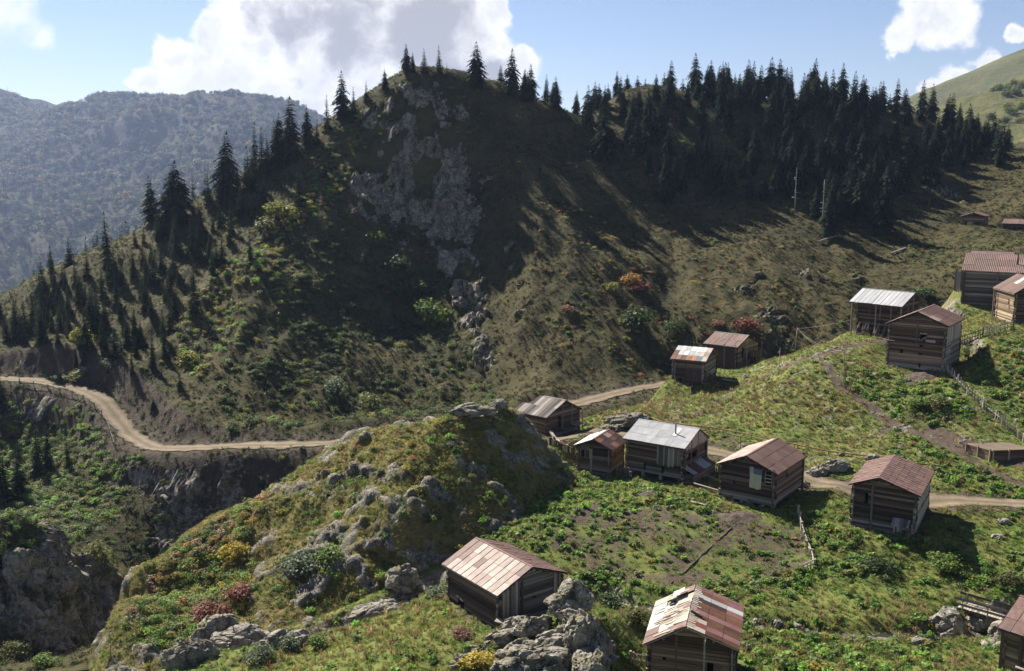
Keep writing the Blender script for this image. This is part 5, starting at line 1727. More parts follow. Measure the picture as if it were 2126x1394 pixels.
b1, t1, r1 = pole('utility_pole', (1650, 733), 4.2, (0.25, 0, 0), 'leaning grey pole holding wires on the crest beyond the path')
beam(r1, 'brace', 'pole_wood', (-0.9, 0.2, -0.3), (0.1, 0, 2.6), 0.09)
b2, t2, r2 = pole('utility_pole', (1756, 808), 4.9, (-0.5, 0.1, 0), 'slim leaning pole beside the footpath below the open house')


def sag(a, b, d, n=14):
    return [a.lerp(b, i / n) - Vector((0, 0, 4 * d * (i / n) * (1 - i / n))) for i in range(n + 1)]


roof9 = Vector(HS['open']['A']) + Vector((0, 0, -0.6))
for k, (a, b, d) in enumerate(((b1 + t1, b2 + t2, 0.8), (b1 + t1 + Vector((0.2, 0, -.2)), b2 + t2 + Vector((0.2, 0, -.2)), 1.0), (b1 + t1, roof9, 0.9))):
    w = polytube('overhead_wire', 'wire', sag(a, b, d), 0.018, None, 5)
    tag(w, ('upper wire sagging between the two leaning poles', 'lower wire sagging between the two leaning poles', 'wire running from the leaning pole to the open house')[k], 'wire', 'overhead wires')

# foot bridge
A_, B_ = P(1993, 1256, 75.6), P(2118, 1292, 72.6)
root = empty('foot_bridge', A_)
tag(root, 'small wooden footbridge with plank rails over the stream', 'bridge')
d = B_ - A_
s_ = Vector((d.y, -d.x, 0)).normalized()
for k in (-0.42, 0.42):
    beam(root, 'stringer', 'wood_grey', s_ * k - Vector((0, 0, 0.16)), d + s_ * k - Vector((0, 0, 0.16)), 0.16)
nsl = 22
for i in range(nsl):
    c = d * ((i + 0.5) / nsl)
    beam(root, 'deck_slat', HR.choice(('wood_pale', 'wood_grey')), c - s_ * 0.6, c + s_ * HR.uniform(0.58, 0.66), d.length / nsl * 0.86, 0.05)
for k in (-0.6, 0.6):
    for u in (0.08, 0.5, 0.93):
        beam(root, 'rail_post', 'wood_grey', d * u + s_ * k - Vector((0, 0, 0.3)), d * u + s_ * k + Vector((0, 0, 0.9)), 0.09)
    for z in (0.32, 0.78):
        beam(root, 'rail', 'wood_grey', d * -0.05 + s_ * k * 1.08 + Vector((0, 0, z)), d * 1.0 + s_ * k * 1.08 + Vector((0, 0, z)), 0.04, 0.2)

# loose timber
for (p1, p2, w, lab, mt, lf) in (((1440, 1018), (1502, 1031), 0.24, 'long grey plank sloping to the yellow sheeted house, the lower of two', 'wood_grey', 0.75), ((1462, 1000), (1503, 1011), 0.2, 'grey plank sloping to the yellow sheeted house, the upper of two', 'wood_grey', 0.8),
                             ((1434, 1044), (1474, 1053), 0.26, 'fresh pale plank lying in the grass left of the yellow sheeted house', 'wood_pale', 0.12), ((1499, 790), (1530, 794), 0.35, 'pale plank lying near the patchwork roof hut', 'wood_pale', 0.15),
                             ((1870, 1062), (1990, 1076), 0.14, 'thin grey plank lying in the weeds beside the shingled house', 'wood_grey', 0.2), ((2090, 1062), (2126, 1068), 0.14, 'short plank lying below the dirt road', 'wood_grey', 0.15),
                             ((1700, 505), (1735, 492), 0.3, 'fallen grey trunk on the hillside below the forest', 'snag_wood', 0.3), ((1850, 530), (1880, 518), 0.3, 'fallen bleached trunk beside the gully', 'snag_wood', 0.3)):
    a, b = at(*p1) + Vector((0, 0, lf)), at(*p2) + Vector((0, 0, lf * 0.6))
    o = beam(None, 'plank' if mt != 'snag_wood' else 'fallen_trunk', mt, a, b, w, 0.09 if mt != 'snag_wood' else 0.3)
    tag(o, lab, 'plank' if mt != 'snag_wood' else 'log')
for k, ((x1, y1, l1), (x2, y2, l2)) in enumerate((((1117, 876, 0.9), (1150, 915, 0.4)), ((1128, 885, 0.9), (1158, 922, 0.3)), ((1140, 903, 0.5), (1162, 922, 0.2)))):
    o = beam(None, 'fallen_beam', 'wood_pale' if k == 2 else 'wood_grey', at(x1, y1) + Vector((0, 0, l1)), at(x2, y2) + Vector((0, 0, l2)), 0.18)
    tag(o, ('upper grey beam leaning on the knoll beside the ladder house', 'lower grey beam leaning on the knoll beside the ladder house', 'pale split beam at the foot of the leaning beams')[k], 'beam')
rr_ = at(1546, 786)
o = link('white_bucket', rock_unit(1, 'rag_white'), None, rr_ + Vector((0, 0, 0.2)), (0.3, 0.2, 0), (0.3, 0.25, 0.5))
tag(o, 'white scrap lying on the path edge near the patchwork roof hut', 'scrap')

# earth-filled timber platform
c = at(2080, 945)
root = empty('timber_terrace', c)
tag(root, 'low timber-edged earth terrace beside the footpath', 'terrace')
w_ = [(-3.4, 1.6), (-1.8, -1.1), (2.2, -0.7), (2.9, 0.6)]
bm = bmesh.new()
top = [bm.verts.new((x, y, 0.75)) for x, y in [(-3.4, 1.9), (-1.7, -1.0), (2.1, -0.6), (2.8, 0.7), (1.6, 2.4)]]
low = [bm.verts.new((v.co.x, v.co.y, -1.2)) for v in top]
bm.faces.new(top)
for i in range(5):
    bm.faces.new([top[i], low[i], low[(i + 1) % 5], top[(i + 1) % 5]])
me = bpy.data.meshes.new('earth_fill')
bm.to_mesh(me)
bm.free()
me.materials.append(MATS['road_dirt'])
link('earth_fill', me, root)
for (a, b) in zip(w_[:-1], w_[1:]):
    for z in (-0.35, 0.0, 0.35, 0.68):
        beam(root, 'edge_board', 'wood_brown', (a[0], a[1] - 0.08, z), (b[0], b[1] - 0.08, z), 0.07, 0.3)
    for u in (0.05, 0.5, 0.95):
        p = Vector((*a, 0)).lerp(Vector((*b, 0)), u)
        block(root, 'stake', 'wood_honey', (p.x, p.y - 0.18, -0.8), (0.14, 0.14, 1.75))


def mound(name, px, py, rx, ry, hz, mat, label, cat):
    q = at(px, py)
    n = 26
    v, f = [], []
    g = np.linspace(-1, 1, n)
    X, Y = np.meshgrid(g, g)
    rr = np.sqrt(X * X + Y * Y)
    px_, py_ = q.x + X * rx, q.y + Y * ry
    Z = ground(px_.ravel(), py_.ravel()).reshape(X.shape) + hz * np.clip(1 - rr ** 1.6, -0.4, 1) + fbm(xyz0(px_.ravel(), py_.ravel()), 0.7, 3).reshape(X.shape) * 0.22 * np.clip(1.2 - rr, 0, 1)
    v = np.stack([X.ravel() * rx, Y.ravel() * ry, Z.ravel() - q.z], 1)
    return tag(link(name, make_mesh(name, v, grid_faces(n, n), mat, True), None, q), label, cat)


mound('dung_heap', 1535, 1076, 2.2, 1.3, 0.32, 'dung', 'dark dung heap in front of the yellow sheeted house', 'heap')
mound('dung_heap', 1350, 1026, 1.4, 1.0, 0.35, 'dung', 'small dung heap below the grey roofed house', 'heap')
mound('dung_heap', 1232, 995, 1.2, 0.9, 0.35, 'dung', 'small dung heap below the small log hut', 'heap')
mound('dung_heap', 1910, 785, 2.6, 1.4, 0.35, 'dung', 'dark dung heap at the foot of the tall log house', 'heap')
# low ridge of dead stalks dividing the field
pts = path_pts([(1520, 1098), (1495, 1120), (1460, 1152), (1425, 1185), (1388, 1218)], 0.02)
o = polytube('field_ridge', 'dung', [p + Vector((HR.uniform(-.1, .1), HR.uniform(-.1, .1), 0)) for p in along(pts, 0.6)], 0.09)
tag(o, 'low dark ridge dividing the bare field', 'ridge')

# ------------------------------------------------------------------ rocks


def boulder(px, py, size, seed, label, mat='boulder_rock', sub=4, rot=0.0, Y=None, sink=0.15, group='boulders', name='boulder'):
    q = at(px, py) if Y is None else P(px, py, Y)
    o = link(name, rock_unit(seed, mat, sub), None, q + Vector((0, 0, size[2] * (0.35 - sink))), (0, 0, rot), size)
    return tag(o, label, 'rock', group)


boulder(1968, 1312, (1.5, 1.25, 1.25), 11, 'large brown boulder nearest the footbridge, lit on top', sub=5, rot=0.4)
boulder(2035, 1292, (1.9, 1.5, 1.0), 12, 'broad shaded boulder under the footbridge', sub=5, rot=1.0)
boulder(2080, 1318, (1.1, 0.8, 0.7), 13, 'rounded boulder beside the corner hut below the footbridge', rot=0.2)
boulder(1907, 1337, (0.55, 0.4, 0.4), 14, 'white stone in the grass left of the big boulder, the left of two')
boulder(1930, 1332, (0.6, 0.4, 0.35), 15, 'pale stone between the white stone and the big boulder')
boulder(2082, 1085, (0.6, 0.45, 0.35), 16, 'pale stone in the weeds below the road, the upper of two')
boulder(2070, 1118, (0.5, 0.4, 0.3), 17, 'pale stone in the weeds below the road, the lower of two')
boulder(1745, 946, (0.4, 0.3, 0.25), 18, 'white stone beside the water pipe')
boulder(1810, 955, (0.8, 0.6, 0.5), 19, 'grey boulder behind the shingled roof')
boulder(1305, 880, (2.6, 1.5, 1.1), 20, 'grassy grey boulder under the bend of the water pipe', mat='rock', sub=5)
boulder(1265, 895, (1.4, 0.9, 0.7), 21, 'low rock at the foot of the water pipe', mat='rock')
boulder(1735, 975, (1.9, 1.0, 0.8), 22, 'pale rock ledge above the road, between two houses', mat='rock', sub=5)
boulder(1700, 985, (1.1, 0.8, 0.7), 23, 'rounded rock above the road next to the ledge', mat='rock')
boulder(785, 1272, (2.4, 1.2, 0.75), 24, 'smooth pale slab lying at the foot of the knoll above the meadow', sub=5, rot=0.5)
boulder(500, 1338, (2.3, 1.4, 1.2), 25, 'big rounded pale boulder by the knoll stream', sub=5, rot=0.15)
boulder(590, 1338, (1.7, 1.0, 0.9), 26, 'flat pale boulder right of the rounded one by the knoll stream', sub=5, rot=0.3)
boulder(395, 1372, (2.0, 1.3, 1.4), 27, 'angular grey boulder where the stream drops into the gorge', mat='rock', sub=5)
boulder(445, 1320, (2.2, 1.2, 1.4), 28, 'shaded grey boulder behind the rounded one', mat='rock', sub=5, rot=1.2)
boulder(835, 1215, (1.5, 1.1, 1.3), 29, 'dark boulder leaning at the base of the knoll near the hut', mat='rock', sub=5)
boulder(985, 858, (2.2, 1.2, 0.75), 37, 'pale ragged rock slab on the top of the knoll', mat='rock', sub=5, rot=0.2)
boulder(1035, 848, (1.0, 0.8, 0.75), 38, 'rounded rock at the tip of the knoll top', mat='rock', sub=5)
for i, (px, py) in enumerate([(1480, 1288), (1510, 1290), (1540, 1296), (1570, 1298), (1615, 1300), (1655, 1306), (2060, 1335), (2075, 1345), (2045, 1340), (2105, 1300), (2095, 1330), (2120, 1320)]):
    boulder(px, py, tuple(HR.uniform(0.25, 0.5) for _ in range(3)), 50 + i % 6, 'small pale stone lying in the village stream', sub=3, group='stones in the stream', name='stone', rot=i)

for i, (px, py, sx, sy, sz, rz, lab) in enumerate([
        (115, 1190, 2.2, 1.8, 3.0, 0.3, 'tall rounded crag on the left side of the gorge'), (35, 1180, 1.5, 1.3, 2.6, 1.0, 'crag standing left of the tall rounded one'),
        (95, 1300, 2.2, 1.8, 2.6, 0.8, 'broad crag with grassy top left of the gorge'), (30, 1350, 1.6, 1.4, 1.8, 0.5, 'low crag behind the leafy corner bush')]):
    boulder(px, py, (sx, sy, sz), 80 + i, lab, mat='rock', sub=5, rot=rz, sink=0.75, group='crags of the gorge', name='crag')

# the foreground outcrop: one mass of rock with its separate blocks
oc = at(1180, 1300)
root = empty('rock_outcrop', oc)
tag(root, 'grey lichened rock outcrop with grass tufts in front of the tin roofed hut', 'rock outcrop')
for i, (px, py, Y, sx, sy, sz, rz) in enumerate([(1190, 1228, 66.5, 1.15, 1.0, 1.2, 0.2), (1182, 1252, 66, 1.7, 1.3, 1.0, 0.5), (1208, 1300, 63, 1.5, 1.2, 1.7, 0.9), (1235, 1335, 62.5, 1.4, 1.3, 1.5, 2.0), (1160, 1330, 63, 2.0, 1.3, 1.2, 0.5),
                                                 (1105, 1296, 65, 1.7, 0.9, 0.9, 0.6), (1072, 1298, 66, 1.3, 0.8, 0.9, 0.5), (1035, 1325, 64.5, 1.7, 0.8, 0.8, 0.6), (990, 1350, 63.5, 1.5, 0.9, 0.8, 0.5), (955, 1375, 62, 0.9, 0.7, 0.7, 0.2),
                                                 (1090, 1350, 62, 1.8, 1.1, 0.9, 0.4), (1140, 1372, 61, 1.7, 1.0, 1.0, 0.2), (1225, 1375, 60.5, 1.8, 1.3, 1.3, 1.4), (1060, 1385, 60.5, 1.2, 0.9, 0.7, 0.4)]):
    link('boulder', rock_unit(60 + i, 'rock', 5), root, P(px, py, Y) - oc - Vector((0, 0, sz * 0.3)), (HR.uniform(-.2, .2), HR.uniform(-.2, .2), rz), (sx, sy, sz))
# ------------------------------------------------------------------ trees
def blades_mesh(name, tri_pts, vals, mat):
    """tri_pts (n,4,3) little leaf quads, vals (n,) leaf variation"""
    n = len(tri_pts)
    v = tri_pts.reshape(-1, 3)
    f = np.arange(n * 4).reshape(n, 4)
    return make_mesh(name, v, f, mat, False, ('leafv', np.repeat(vals, 4)))


def conifer(seed, mat, slim=0.17, base=0.06, droop=0.35, layers=26, ragged=0.25, power=0.85, nbr=9, col=False):
    r = np.random.RandomState(seed)
    lean = r.uniform(-.015, .015, 2)
    gap = r.uniform(0.6, 1.18, 80)
    B = []                                                   # one row for each branch: angle, length, height, t
    for k in range(layers):
        t = (k + r.uniform(-.3, .3)) / layers
        z = base + (1 - base) * t
        rad_ = slim * max(0.0, min(1.0, 1.75 * (1 - t)) if col else (1 - t)) ** power * (0.6 + 0.4 * min(1, (t + 0.06) / 0.15)) * gap[k] + 0.016
        nb = max(5, int(nbr * (1 - 0.4 * t)))
        a0 = r.uniform(0, 6.28)
        for b in range(nb):
            if r.rand() > 0.11:
                B.append((a0 + 6.283 * b / nb + r.uniform(-.25, .25), rad_ * r.uniform(1 - ragged, 1 + ragged), z, t))
    B = np.repeat(np.array(B), 16, 0)
    n = len(B)
    a, L, z, t = B.T
    i = np.tile(np.repeat(np.arange(8), 2), n // 16)
    sg = np.tile([-1.0, 1.0], n // 2)[:, None]
    dirv = np.stack([np.cos(a), np.sin(a), 0 * a], 1)
    side = np.stack([-np.sin(a), np.cos(a), 0 * a], 1)
    up0 = np.where(t < 0.85, 0.25 * (1 - t), 0.9)
    c = np.stack([lean[0] * z * 3, lean[1] * z * 3, z], 1)
    Z = np.array([0, 0, 1.0])

    def sp(u):
        return c + dirv * (L * u)[:, None] + Z * (L * (up0 * 0.3 * u - droop * u * u * (1.1 - 0.5 * t)))[:, None]
    u0 = 0.08 + i * 0.115
    p0, p1 = sp(u0), sp(np.minimum(1.08, u0 + 0.20))
    w = (L * 0.30 * (1.05 - 0.72 * u0) * r.uniform(0.6, 1.4, n))[:, None]
    q = p0 * 0.3 + p1 * 0.7 + side * sg * w * r.uniform(0.8, 1.4, (n, 1)) - Z * w * r.uniform(0.0, 0.9, (n, 1))
    tip = p1 + side * sg * w * 0.3 + r.uniform(-.2, .2, (n, 3)) * w
    quads = np.stack([p0, q, tip, p1], 1)
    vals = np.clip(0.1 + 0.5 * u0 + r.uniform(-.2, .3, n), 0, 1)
    ex = []
    top = np.array([lean[0] * 3, lean[1] * 3, 1.0])
    for k in range(5):
        aa = r.uniform(0, 6.28)
        d = np.array([np.cos(aa), np.sin(aa), 0]) * 0.012
        ex.append([top - [0, 0, .05] + d, top - [0, 0, .05] - d, top + [0, 0, .015], top + [0, 0, .02]])
    return blades_mesh('conifer_crown', np.concatenate([quads, np.array(ex)]), np.concatenate([vals, np.full(5, 0.6)]), mat)


def trunk_mesh(seed, r0=0.016, mat='bark', top=0.93):
    v, f = [], []
    rr = random.Random(seed)
    lx, ly = rr.uniform(-.01, .01), rr.uniform(-.01, .01)
    for i, z in enumerate((-0.06, 0.0, 0.03, 0.35, top)):
        rad_ = r0 * (1.9, 1.6, 1.1, 0.8, 0.15)[i]
        for k in range(7):
            a = 6.283 * k / 7
            v.append((rad_ * math.cos(a) + lx * z, rad_ * math.sin(a) + ly * z, z))
    for i in range(4):
        for k in range(7):
            f.append([i * 7 + k, i * 7 + (k + 1) % 7, (i + 1) * 7 + (k + 1) % 7, (i + 1) * 7 + k])
    return make_mesh('conifer_trunk', v, f, mat, True)


FIR = [conifer(s, 'fir_needles', slim=sl, base=b, layers=ly, droop=dr, power=pw, ragged=rg, col=True) for s, sl, b, ly, dr, pw, rg in
       ((1, .165, .08, 40, .6, .9, .30), (2, .145, .05, 40, .55, .85, .30), (3, .18, .10, 38, .65, .95, .35), (4, .135, .06, 42, .55, .85, .3), (5, .17, .16, 36, .65, .9, .4), (6, .15, .04, 40, .6, .9, .28))]
SPR = [conifer(s, 'spruce_needles', slim=sl, base=b, layers=ly, droop=dr, power=pw) for s, sl, b, ly, dr, pw in
       ((11, .17, .02, 32, .4, .9), (12, .15, .03, 32, .45, .85), (13, .19, .02, 30, .35, .95), (14, .135, .05, 34, .5, .85), (15, .16, .08, 32, .45, .9))]
TRK = [trunk_mesh(s) for s in range(3)]
TR = random.Random(21)


def tree(name, loc, h, kind, idx, label, group, cat='tree', wid=1.0):
    root = link(name, None, None, loc, (0, 0, TR.uniform(0, 6.28)), (h * wid, h * wid, h))
    root.empty_display_size = 0.1
    tag(root, label, cat, group)
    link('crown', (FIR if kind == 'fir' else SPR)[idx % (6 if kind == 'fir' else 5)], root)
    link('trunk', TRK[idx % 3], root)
    return root


def px_height(q, pxh):
    """height in metres of something pxh photograph pixels tall standing at q"""
    c, s = math.cos(PITCH), math.sin(PITCH)
    return pxh * (q.y * c - q.z * s) / FPX


# skyline and standing-out conifers: (base px, base py, px height, kind, width, label)
NAMED = [
    (845, 152, 60, 'fir', 1.0, 'dark fir leftmost of the row on the rocky summit'), (858, 150, 42, 'fir', 1.0, 'small fir second in the row on the rocky summit'),
    (882, 150, 50, 'spruce', 1.1, 'broad spruce in the middle of the summit row'), (912, 158, 62, 'spruce', 1.1, 'tall spruce at the right end of the summit row'),
    (927, 168, 38, 'spruce', .8, 'thin spruce tucked behind the right end of the summit row'),
    (990, 182, 94, 'fir', 1.25, 'lone tall fir standing on the skyline right of the summit'),
    (1062, 200, 98, 'fir', 1.0, 'tallest fir of the skyline clump beyond the lone fir'),
    (710, 246, 98, 'fir', 1.2, 'big fir on the skyline left of the summit'), (735, 240, 60, 'spruce', 1.0, 'slim spruce right of the big skyline fir'),
    (760, 212, 45, 'spruce', 1.0, 'small spruce on the skyline close below the summit'), (800, 190, 48, 'fir', .9, 'small dark fir just left of the summit'),
    (680, 268, 70, 'spruce', 1.0, 'spruce left of the big skyline fir'), (638, 300, 78, 'fir', 1.0, 'fir standing free in a gap on the left skyline'),
    (605, 332, 130, 'fir', 1.25, 'tall bare-topped fir on the left skyline'), (580, 335, 100, 'fir', 1.0, 'dark fir left of the bare-topped one'),
    (658, 298, 50, 'spruce', 1.0, 'small spruce among the left skyline firs'), (557, 340, 62, 'spruce', 1.0, 'slim spruce at the edge of the left skyline clump'),
    (470, 412, 138, 'fir', 1.2, 'tall thick fir standing alone halfway down the left ridge'), (495, 408, 70, 'spruce', 1.0, 'small spruce beside the tall thick fir'),
    (433, 422, 72, 'spruce', 1.2, 'bushy spruce left of the tall thick fir'), (365, 462, 128, 'fir', 1.45, 'broad heavy fir on the lower left ridge'),
    (318, 460, 96, 'fir', 1.2, 'dark fir left of the broad heavy one'), (145, 552, 62, 'spruce', 1.3, 'bushy dark spruce on the low end of the left ridge'),
    (108, 570, 58, 'spruce', 1.0, 'pointed spruce near the low end of the left ridge'), (675, 372, 55, 'spruce', 1.0, 'single young spruce on the bright slope under the skyline'),
    (622, 430, 90, 'spruce', 1.0, 'dark spruce on the slope left of the rock face'), (505, 448, 60, 'spruce', 1.0, 'young spruce below the tall thick fir'),
    (95, 680, 55, 'spruce', 1.1, 'spruce on the grassy flat above the road'), (28, 695, 45, 'spruce', 1.3, 'rounded spruce on the grassy flat above the road'),
    (520, 540, 62, 'spruce', .8, 'slender spruce on the bare grassy spur'), (405, 650, 120, 'spruce', .8, 'very slender tall spruce above the shrub slope'),
    (1720, 490, 100, 'fir', 1.2, 'bare-trunked fir at the lowest tip of the forest'), (1835, 482, 110, 'fir', 1.1, 'fir at the lower right tip of the forest'),
    (1785, 458, 105, 'fir', 1.25, 'broad fir at the lower edge of the forest'), (1940, 392, 62, 'fir', 1.2, 'short fir at the right edge of the forest'),
    (1385, 420, 105, 'fir', 1.1, 'fir at the lower left corner of the forest'), (1258, 338, 118, 'fir', 1.2, 'broad fir at the left edge of the forest'),
    (80, 985, 118, 'spruce', .9, 'dark spruce below the gorge road, second from the frame edge'), (100, 975, 105, 'spruce', .9, 'dark spruce below the gorge road, right of the close pair'),
    (40, 1030, 120, 'spruce', 1.1, 'heavy dark spruce on the left edge below the gorge road'), (12, 1050, 130, 'spruce', 1.2, 'heavy dark spruce cut by the frame edge below the road'),
    (142, 972, 75, 'spruce', .7, 'thin spruce on the bushy slope below the gorge road'), (5, 850, 75, 'spruce', 1.2, 'dark spruce at the frame edge beside the gorge road'),
    (318, 850, 28, 'spruce', 2.2, 'round dark bushy spruce beside the road bend'), (375, 812, 52, 'spruce', 1.1, 'young spruce above the road cutting'),
]
for i, (px, py, hp_, kind, wd, lab) in enumerate(NAMED):
    q = at(px, py)
    # skyline trees: step back onto the ground if the ray passed over the crest
    if q.y > 262:
        q = at(px, py + 10)
        hp_ += 10
        if q.y > 262:
            q = at(px, py + 22)
            hp_ += 12
    tree('fir_tree' if kind == 'fir' else 'spruce_tree', q - Vector((0, 0, 0.2)), px_height(q, hp_), kind, i, lab, 'conifers on the hill', wid=wd)


def scatter_px(polys, n, rngs, mind, y0=140, y1=275, x0=-150, x1=150, wt=None):
    """points of the ground whose place in the view lies inside the outline, at least mind metres apart"""
    out = []
    tries = 0
    while len(out) < n and tries < 60:
        tries += 1
        x = rngs.uniform(x0, x1, 3000)
        y = rngs.uniform(y0, y1, 3000)
        z = ground(x, y)
        px, py = project(x, y, z)
        ok = np.zeros(len(x), bool)
        for p in polys:
            ok |= in_poly(px, py, p)
        for a, b, c in zip(x[ok], y[ok], z[ok]):
            if len(out) >= n:
                break
            if all((a - o[0]) ** 2 + (b - o[1]) ** 2 > mind * mind for o in out):
                out.append((a, b, c))
    return out


NR = np.random.RandomState(8)
FOREST = [[(1180, 205), (1300, 196), (1500, 196), (1700, 204), (1880, 240), (1900, 330), (1850, 440), (1720, 460), (1650, 420), (1400, 400), (1270, 320), (1195, 245)],
          [(1040, 188), (1160, 228), (1150, 240), (1040, 200)], [(1880, 245), (1960, 250), (2080, 300), (2110, 345), (1960, 375), (1880, 400), (1870, 300)]]
pts_ = scatter_px(FOREST[:1], 160, NR, 2.3) + scatter_px([[(1260, 320), (1420, 330), (1650, 330), (1900, 330), (1860, 450), (1720, 470), (1640, 440), (1400, 410)]], 36, NR, 2.4)
pts_ += scatter_px(FOREST[1:2], 8, NR, 1.6) + scatter_px(FOREST[2:], 42, NR, 2.3)
for i, q in enumerate(pts_):
    q = Vector(q)
    hh = px_height(q, NR.uniform(50, 92) * (0.88 if project(*q)[0] > 1950 else 1.0))
    fx, fy = project(*q)
    lab = ('dark fir in the separate skyline clump between the summit and the forest' if fx < 1165 else 'dark fir on the thinner flank of the forest above the far hut' if fx > 1900 else
           'dark fir on the skyline edge of the dense forest' if fy < 245 else 'dark fir in the middle rows of the dense forest' if fy < 345 else 'dark fir in the lowest rows of the dense forest')
    tree('fir_tree', q - Vector((0, 0, 0.3)), hh, 'fir', int(NR.randint(6)), lab, 'dense fir forest', wid=NR.uniform(0.85, 1.2))
LEFT = [[(0, 640), (100, 590), (200, 545), (300, 500), (400, 450), (540, 350), (600, 345), (560, 420), (480, 500), (470, 560), (380, 640), (350, 760), (250, 795), (130, 770), (60, 740), (0, 700)]]
pts_ = scatter_px(LEFT, 245, NR, 1.15)
for i, q in enumerate(pts_):
    q = Vector(q)
    big = NR.rand() < 0.22
    hh = px_height(q, NR.uniform(80, 115) if big else NR.uniform(36, 80))
    fx, fy = project(*q)
    lab = ('spruce in the thick stand just above the gorge road' if fy > 680 else 'spruce among the conifers on the low end of the wooded spur' if fx < 200 else 'spruce on the upper wooded spur close under the skyline' if fx > 420 else 'spruce in the middle of the wooded spur')
    tree('spruce_tree', q - Vector((0, 0, 0.15)), hh, 'spruce', int(NR.randint(5)), lab, 'spruces on the wooded spur', wid=NR.uniform(0.8, 1.25))

# dead snags


def snag(px, py, pxh, label, lean=0.0):
    q = at(px, py)
    h = px_height(q, pxh)
    root = empty('dead_tree', q)
    tag(root, label, 'dead tree', 'bleached snags')
    pts = [Vector((lean * h * t_, TR.uniform(-.02, .02) * h, h * t_)) for t_ in (-0.05, 0.3, 0.65, 1.0)]
    polytube('trunk', 'snag_wood', pts, 0.011 * h + 0.03, root, 6, 0.25)
    for k in range(12):
        t_ = TR.uniform(0.25, 0.95)
        b = Vector((lean * h * t_, 0, h * t_))
        a = TR.uniform(0, 6.28)
        l = h * TR.uniform(0.08, 0.2) * (1.15 - t_)
        polytube('branch', 'snag_wood', [b, b + Vector((math.cos(a) * l, math.sin(a) * l, TR.uniform(-.2, .3) * l))], 0.006 * h + 0.012, root, 4, 0.4)


snag(300, 1065, 75, 'leaning bleached snag on the shaded slope under the gorge road', -0.1)
snag(268, 1060, 45, 'pale twiggy snag left of the leaning one', 0.02)
snag(230, 1365, 70, 'grey dead sapling on the tip of the shrub spur', 0.03)
snag(38, 1270, 60, 'grey dead conifer on the left crag', 0.02)
snag(1650, 440, 90, 'tall bare dead trunk in front of the forest edge', 0.0)
snag(1707, 470, 95, 'bleached dead trunk beside the lowest forest fir', 0.0)
snag(1617, 775, 55, 'small bare grey tree behind the village crest', 0.0)
snag(100, 1130, 70, 'fallen-looking snag in the thicket of the left bank', 0.6)


# broad-leaved trees and shrubs
def lobes(r, n, flat):
    c = r.normal(size=(n, 3))
    c /= np.linalg.norm(c, axis=1)[:, None]
    c *= r.uniform(0.25, 0.62, n)[:, None]
    c[:, 2] = np.abs(c[:, 2]) * flat + 0.35 * flat
    return c, r.uniform(0.28, 0.5, n)


def leafy(seed, mat, n=420, nl=9, flat=0.9, leaf=0.075, name='foliage', aspect=0.6):
    r = np.random.RandomState(seed)
    c, rad_ = lobes(r, nl, flat)
    k = r.randint(nl, size=n)
    d = r.normal(size=(n, 3))
    d /= np.linalg.norm(d, axis=1)[:, None]
    rr = rad_[k] * r.uniform(0.55, 1.08, n)
    p = c[k] + d * rr[:, None] * np.array([1, 1, 0.85])
    p[:, 2] = np.maximum(p[:, 2], 0.02)
    nrm = d + r.normal(size=(n, 3)) * 0.55 + np.array([0, 0, 0.35])
    nrm /= np.linalg.norm(nrm, axis=1)[:, None]
    t_ = np.cross(nrm, r.normal(size=(n, 3)))
    t_ /= np.linalg.norm(t_, axis=1)[:, None]
    b = np.cross(nrm, t_)
    s = leaf * r.uniform(0.6, 1.4, n)[:, None]
    q = np.stack([p - t_ * s, p + b * s * aspect, p + t_ * s - nrm * s * 0.25, p - b * s * aspect], 1)
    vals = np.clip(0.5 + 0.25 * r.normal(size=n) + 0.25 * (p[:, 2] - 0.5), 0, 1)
    return blades_mesh(name, q, vals, mat)


def stems_mesh(seed, hgt=0.5, n=5):
    r = random.Random(seed)
    v, f = [], []
    for k in range(n):
        a = r.uniform(0, 6.28)
        o = Vector((0, 0, -0.1))
        e = Vector((math.cos(a) * 0.35, math.sin(a) * 0.35, hgt * r.uniform(0.7, 1.1)))
        b = len(v)
        for i, (p, w) in enumerate(((o, .045), (o.lerp(e, .5) + Vector((0, 0, .08)), .03), (e, .01))):
            for j in range(5):
                an = 6.283 * j / 5
                v.append((p.x + w * math.cos(an), p.y + w * math.sin(an), p.z))
        for i in range(2):
            for j in range(5):
                f.append([b + i * 5 + j, b + i * 5 + (j + 1) % 5, b + (i + 1) * 5 + (j + 1) % 5, b + (i + 1) * 5 + j])
    return make_mesh('stems', v, f, 'bark', True)


_leafy = {}
_stems = [stems_mesh(s) for s in range(3)]


def shrub(px, py, wpx, asp, col, label, group='shrubs', name='shrub', seed=None, cat='shrub', q=None, dens=1.0):
    q = at(px, py) if q is None else q
    w = px_height(q, wpx) * 0.62
    sd = TR.randint(0, 3) if seed is None else seed
    key = (sd, col, dens)
    if key not in _leafy:
        _leafy[key] = leafy(sd * 5 + 3, col, int(620 * dens), 11, leaf=0.062 if dens > 1 else 0.075)
    root = link(name, None, None, q - Vector((0, 0, 0.05)), (0, 0, TR.uniform(0, 6.28)), (w, w, w * asp))
    tag(root, label, cat, group)
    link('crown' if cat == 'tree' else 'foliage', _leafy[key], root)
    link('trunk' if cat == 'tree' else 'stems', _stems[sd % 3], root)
    return root


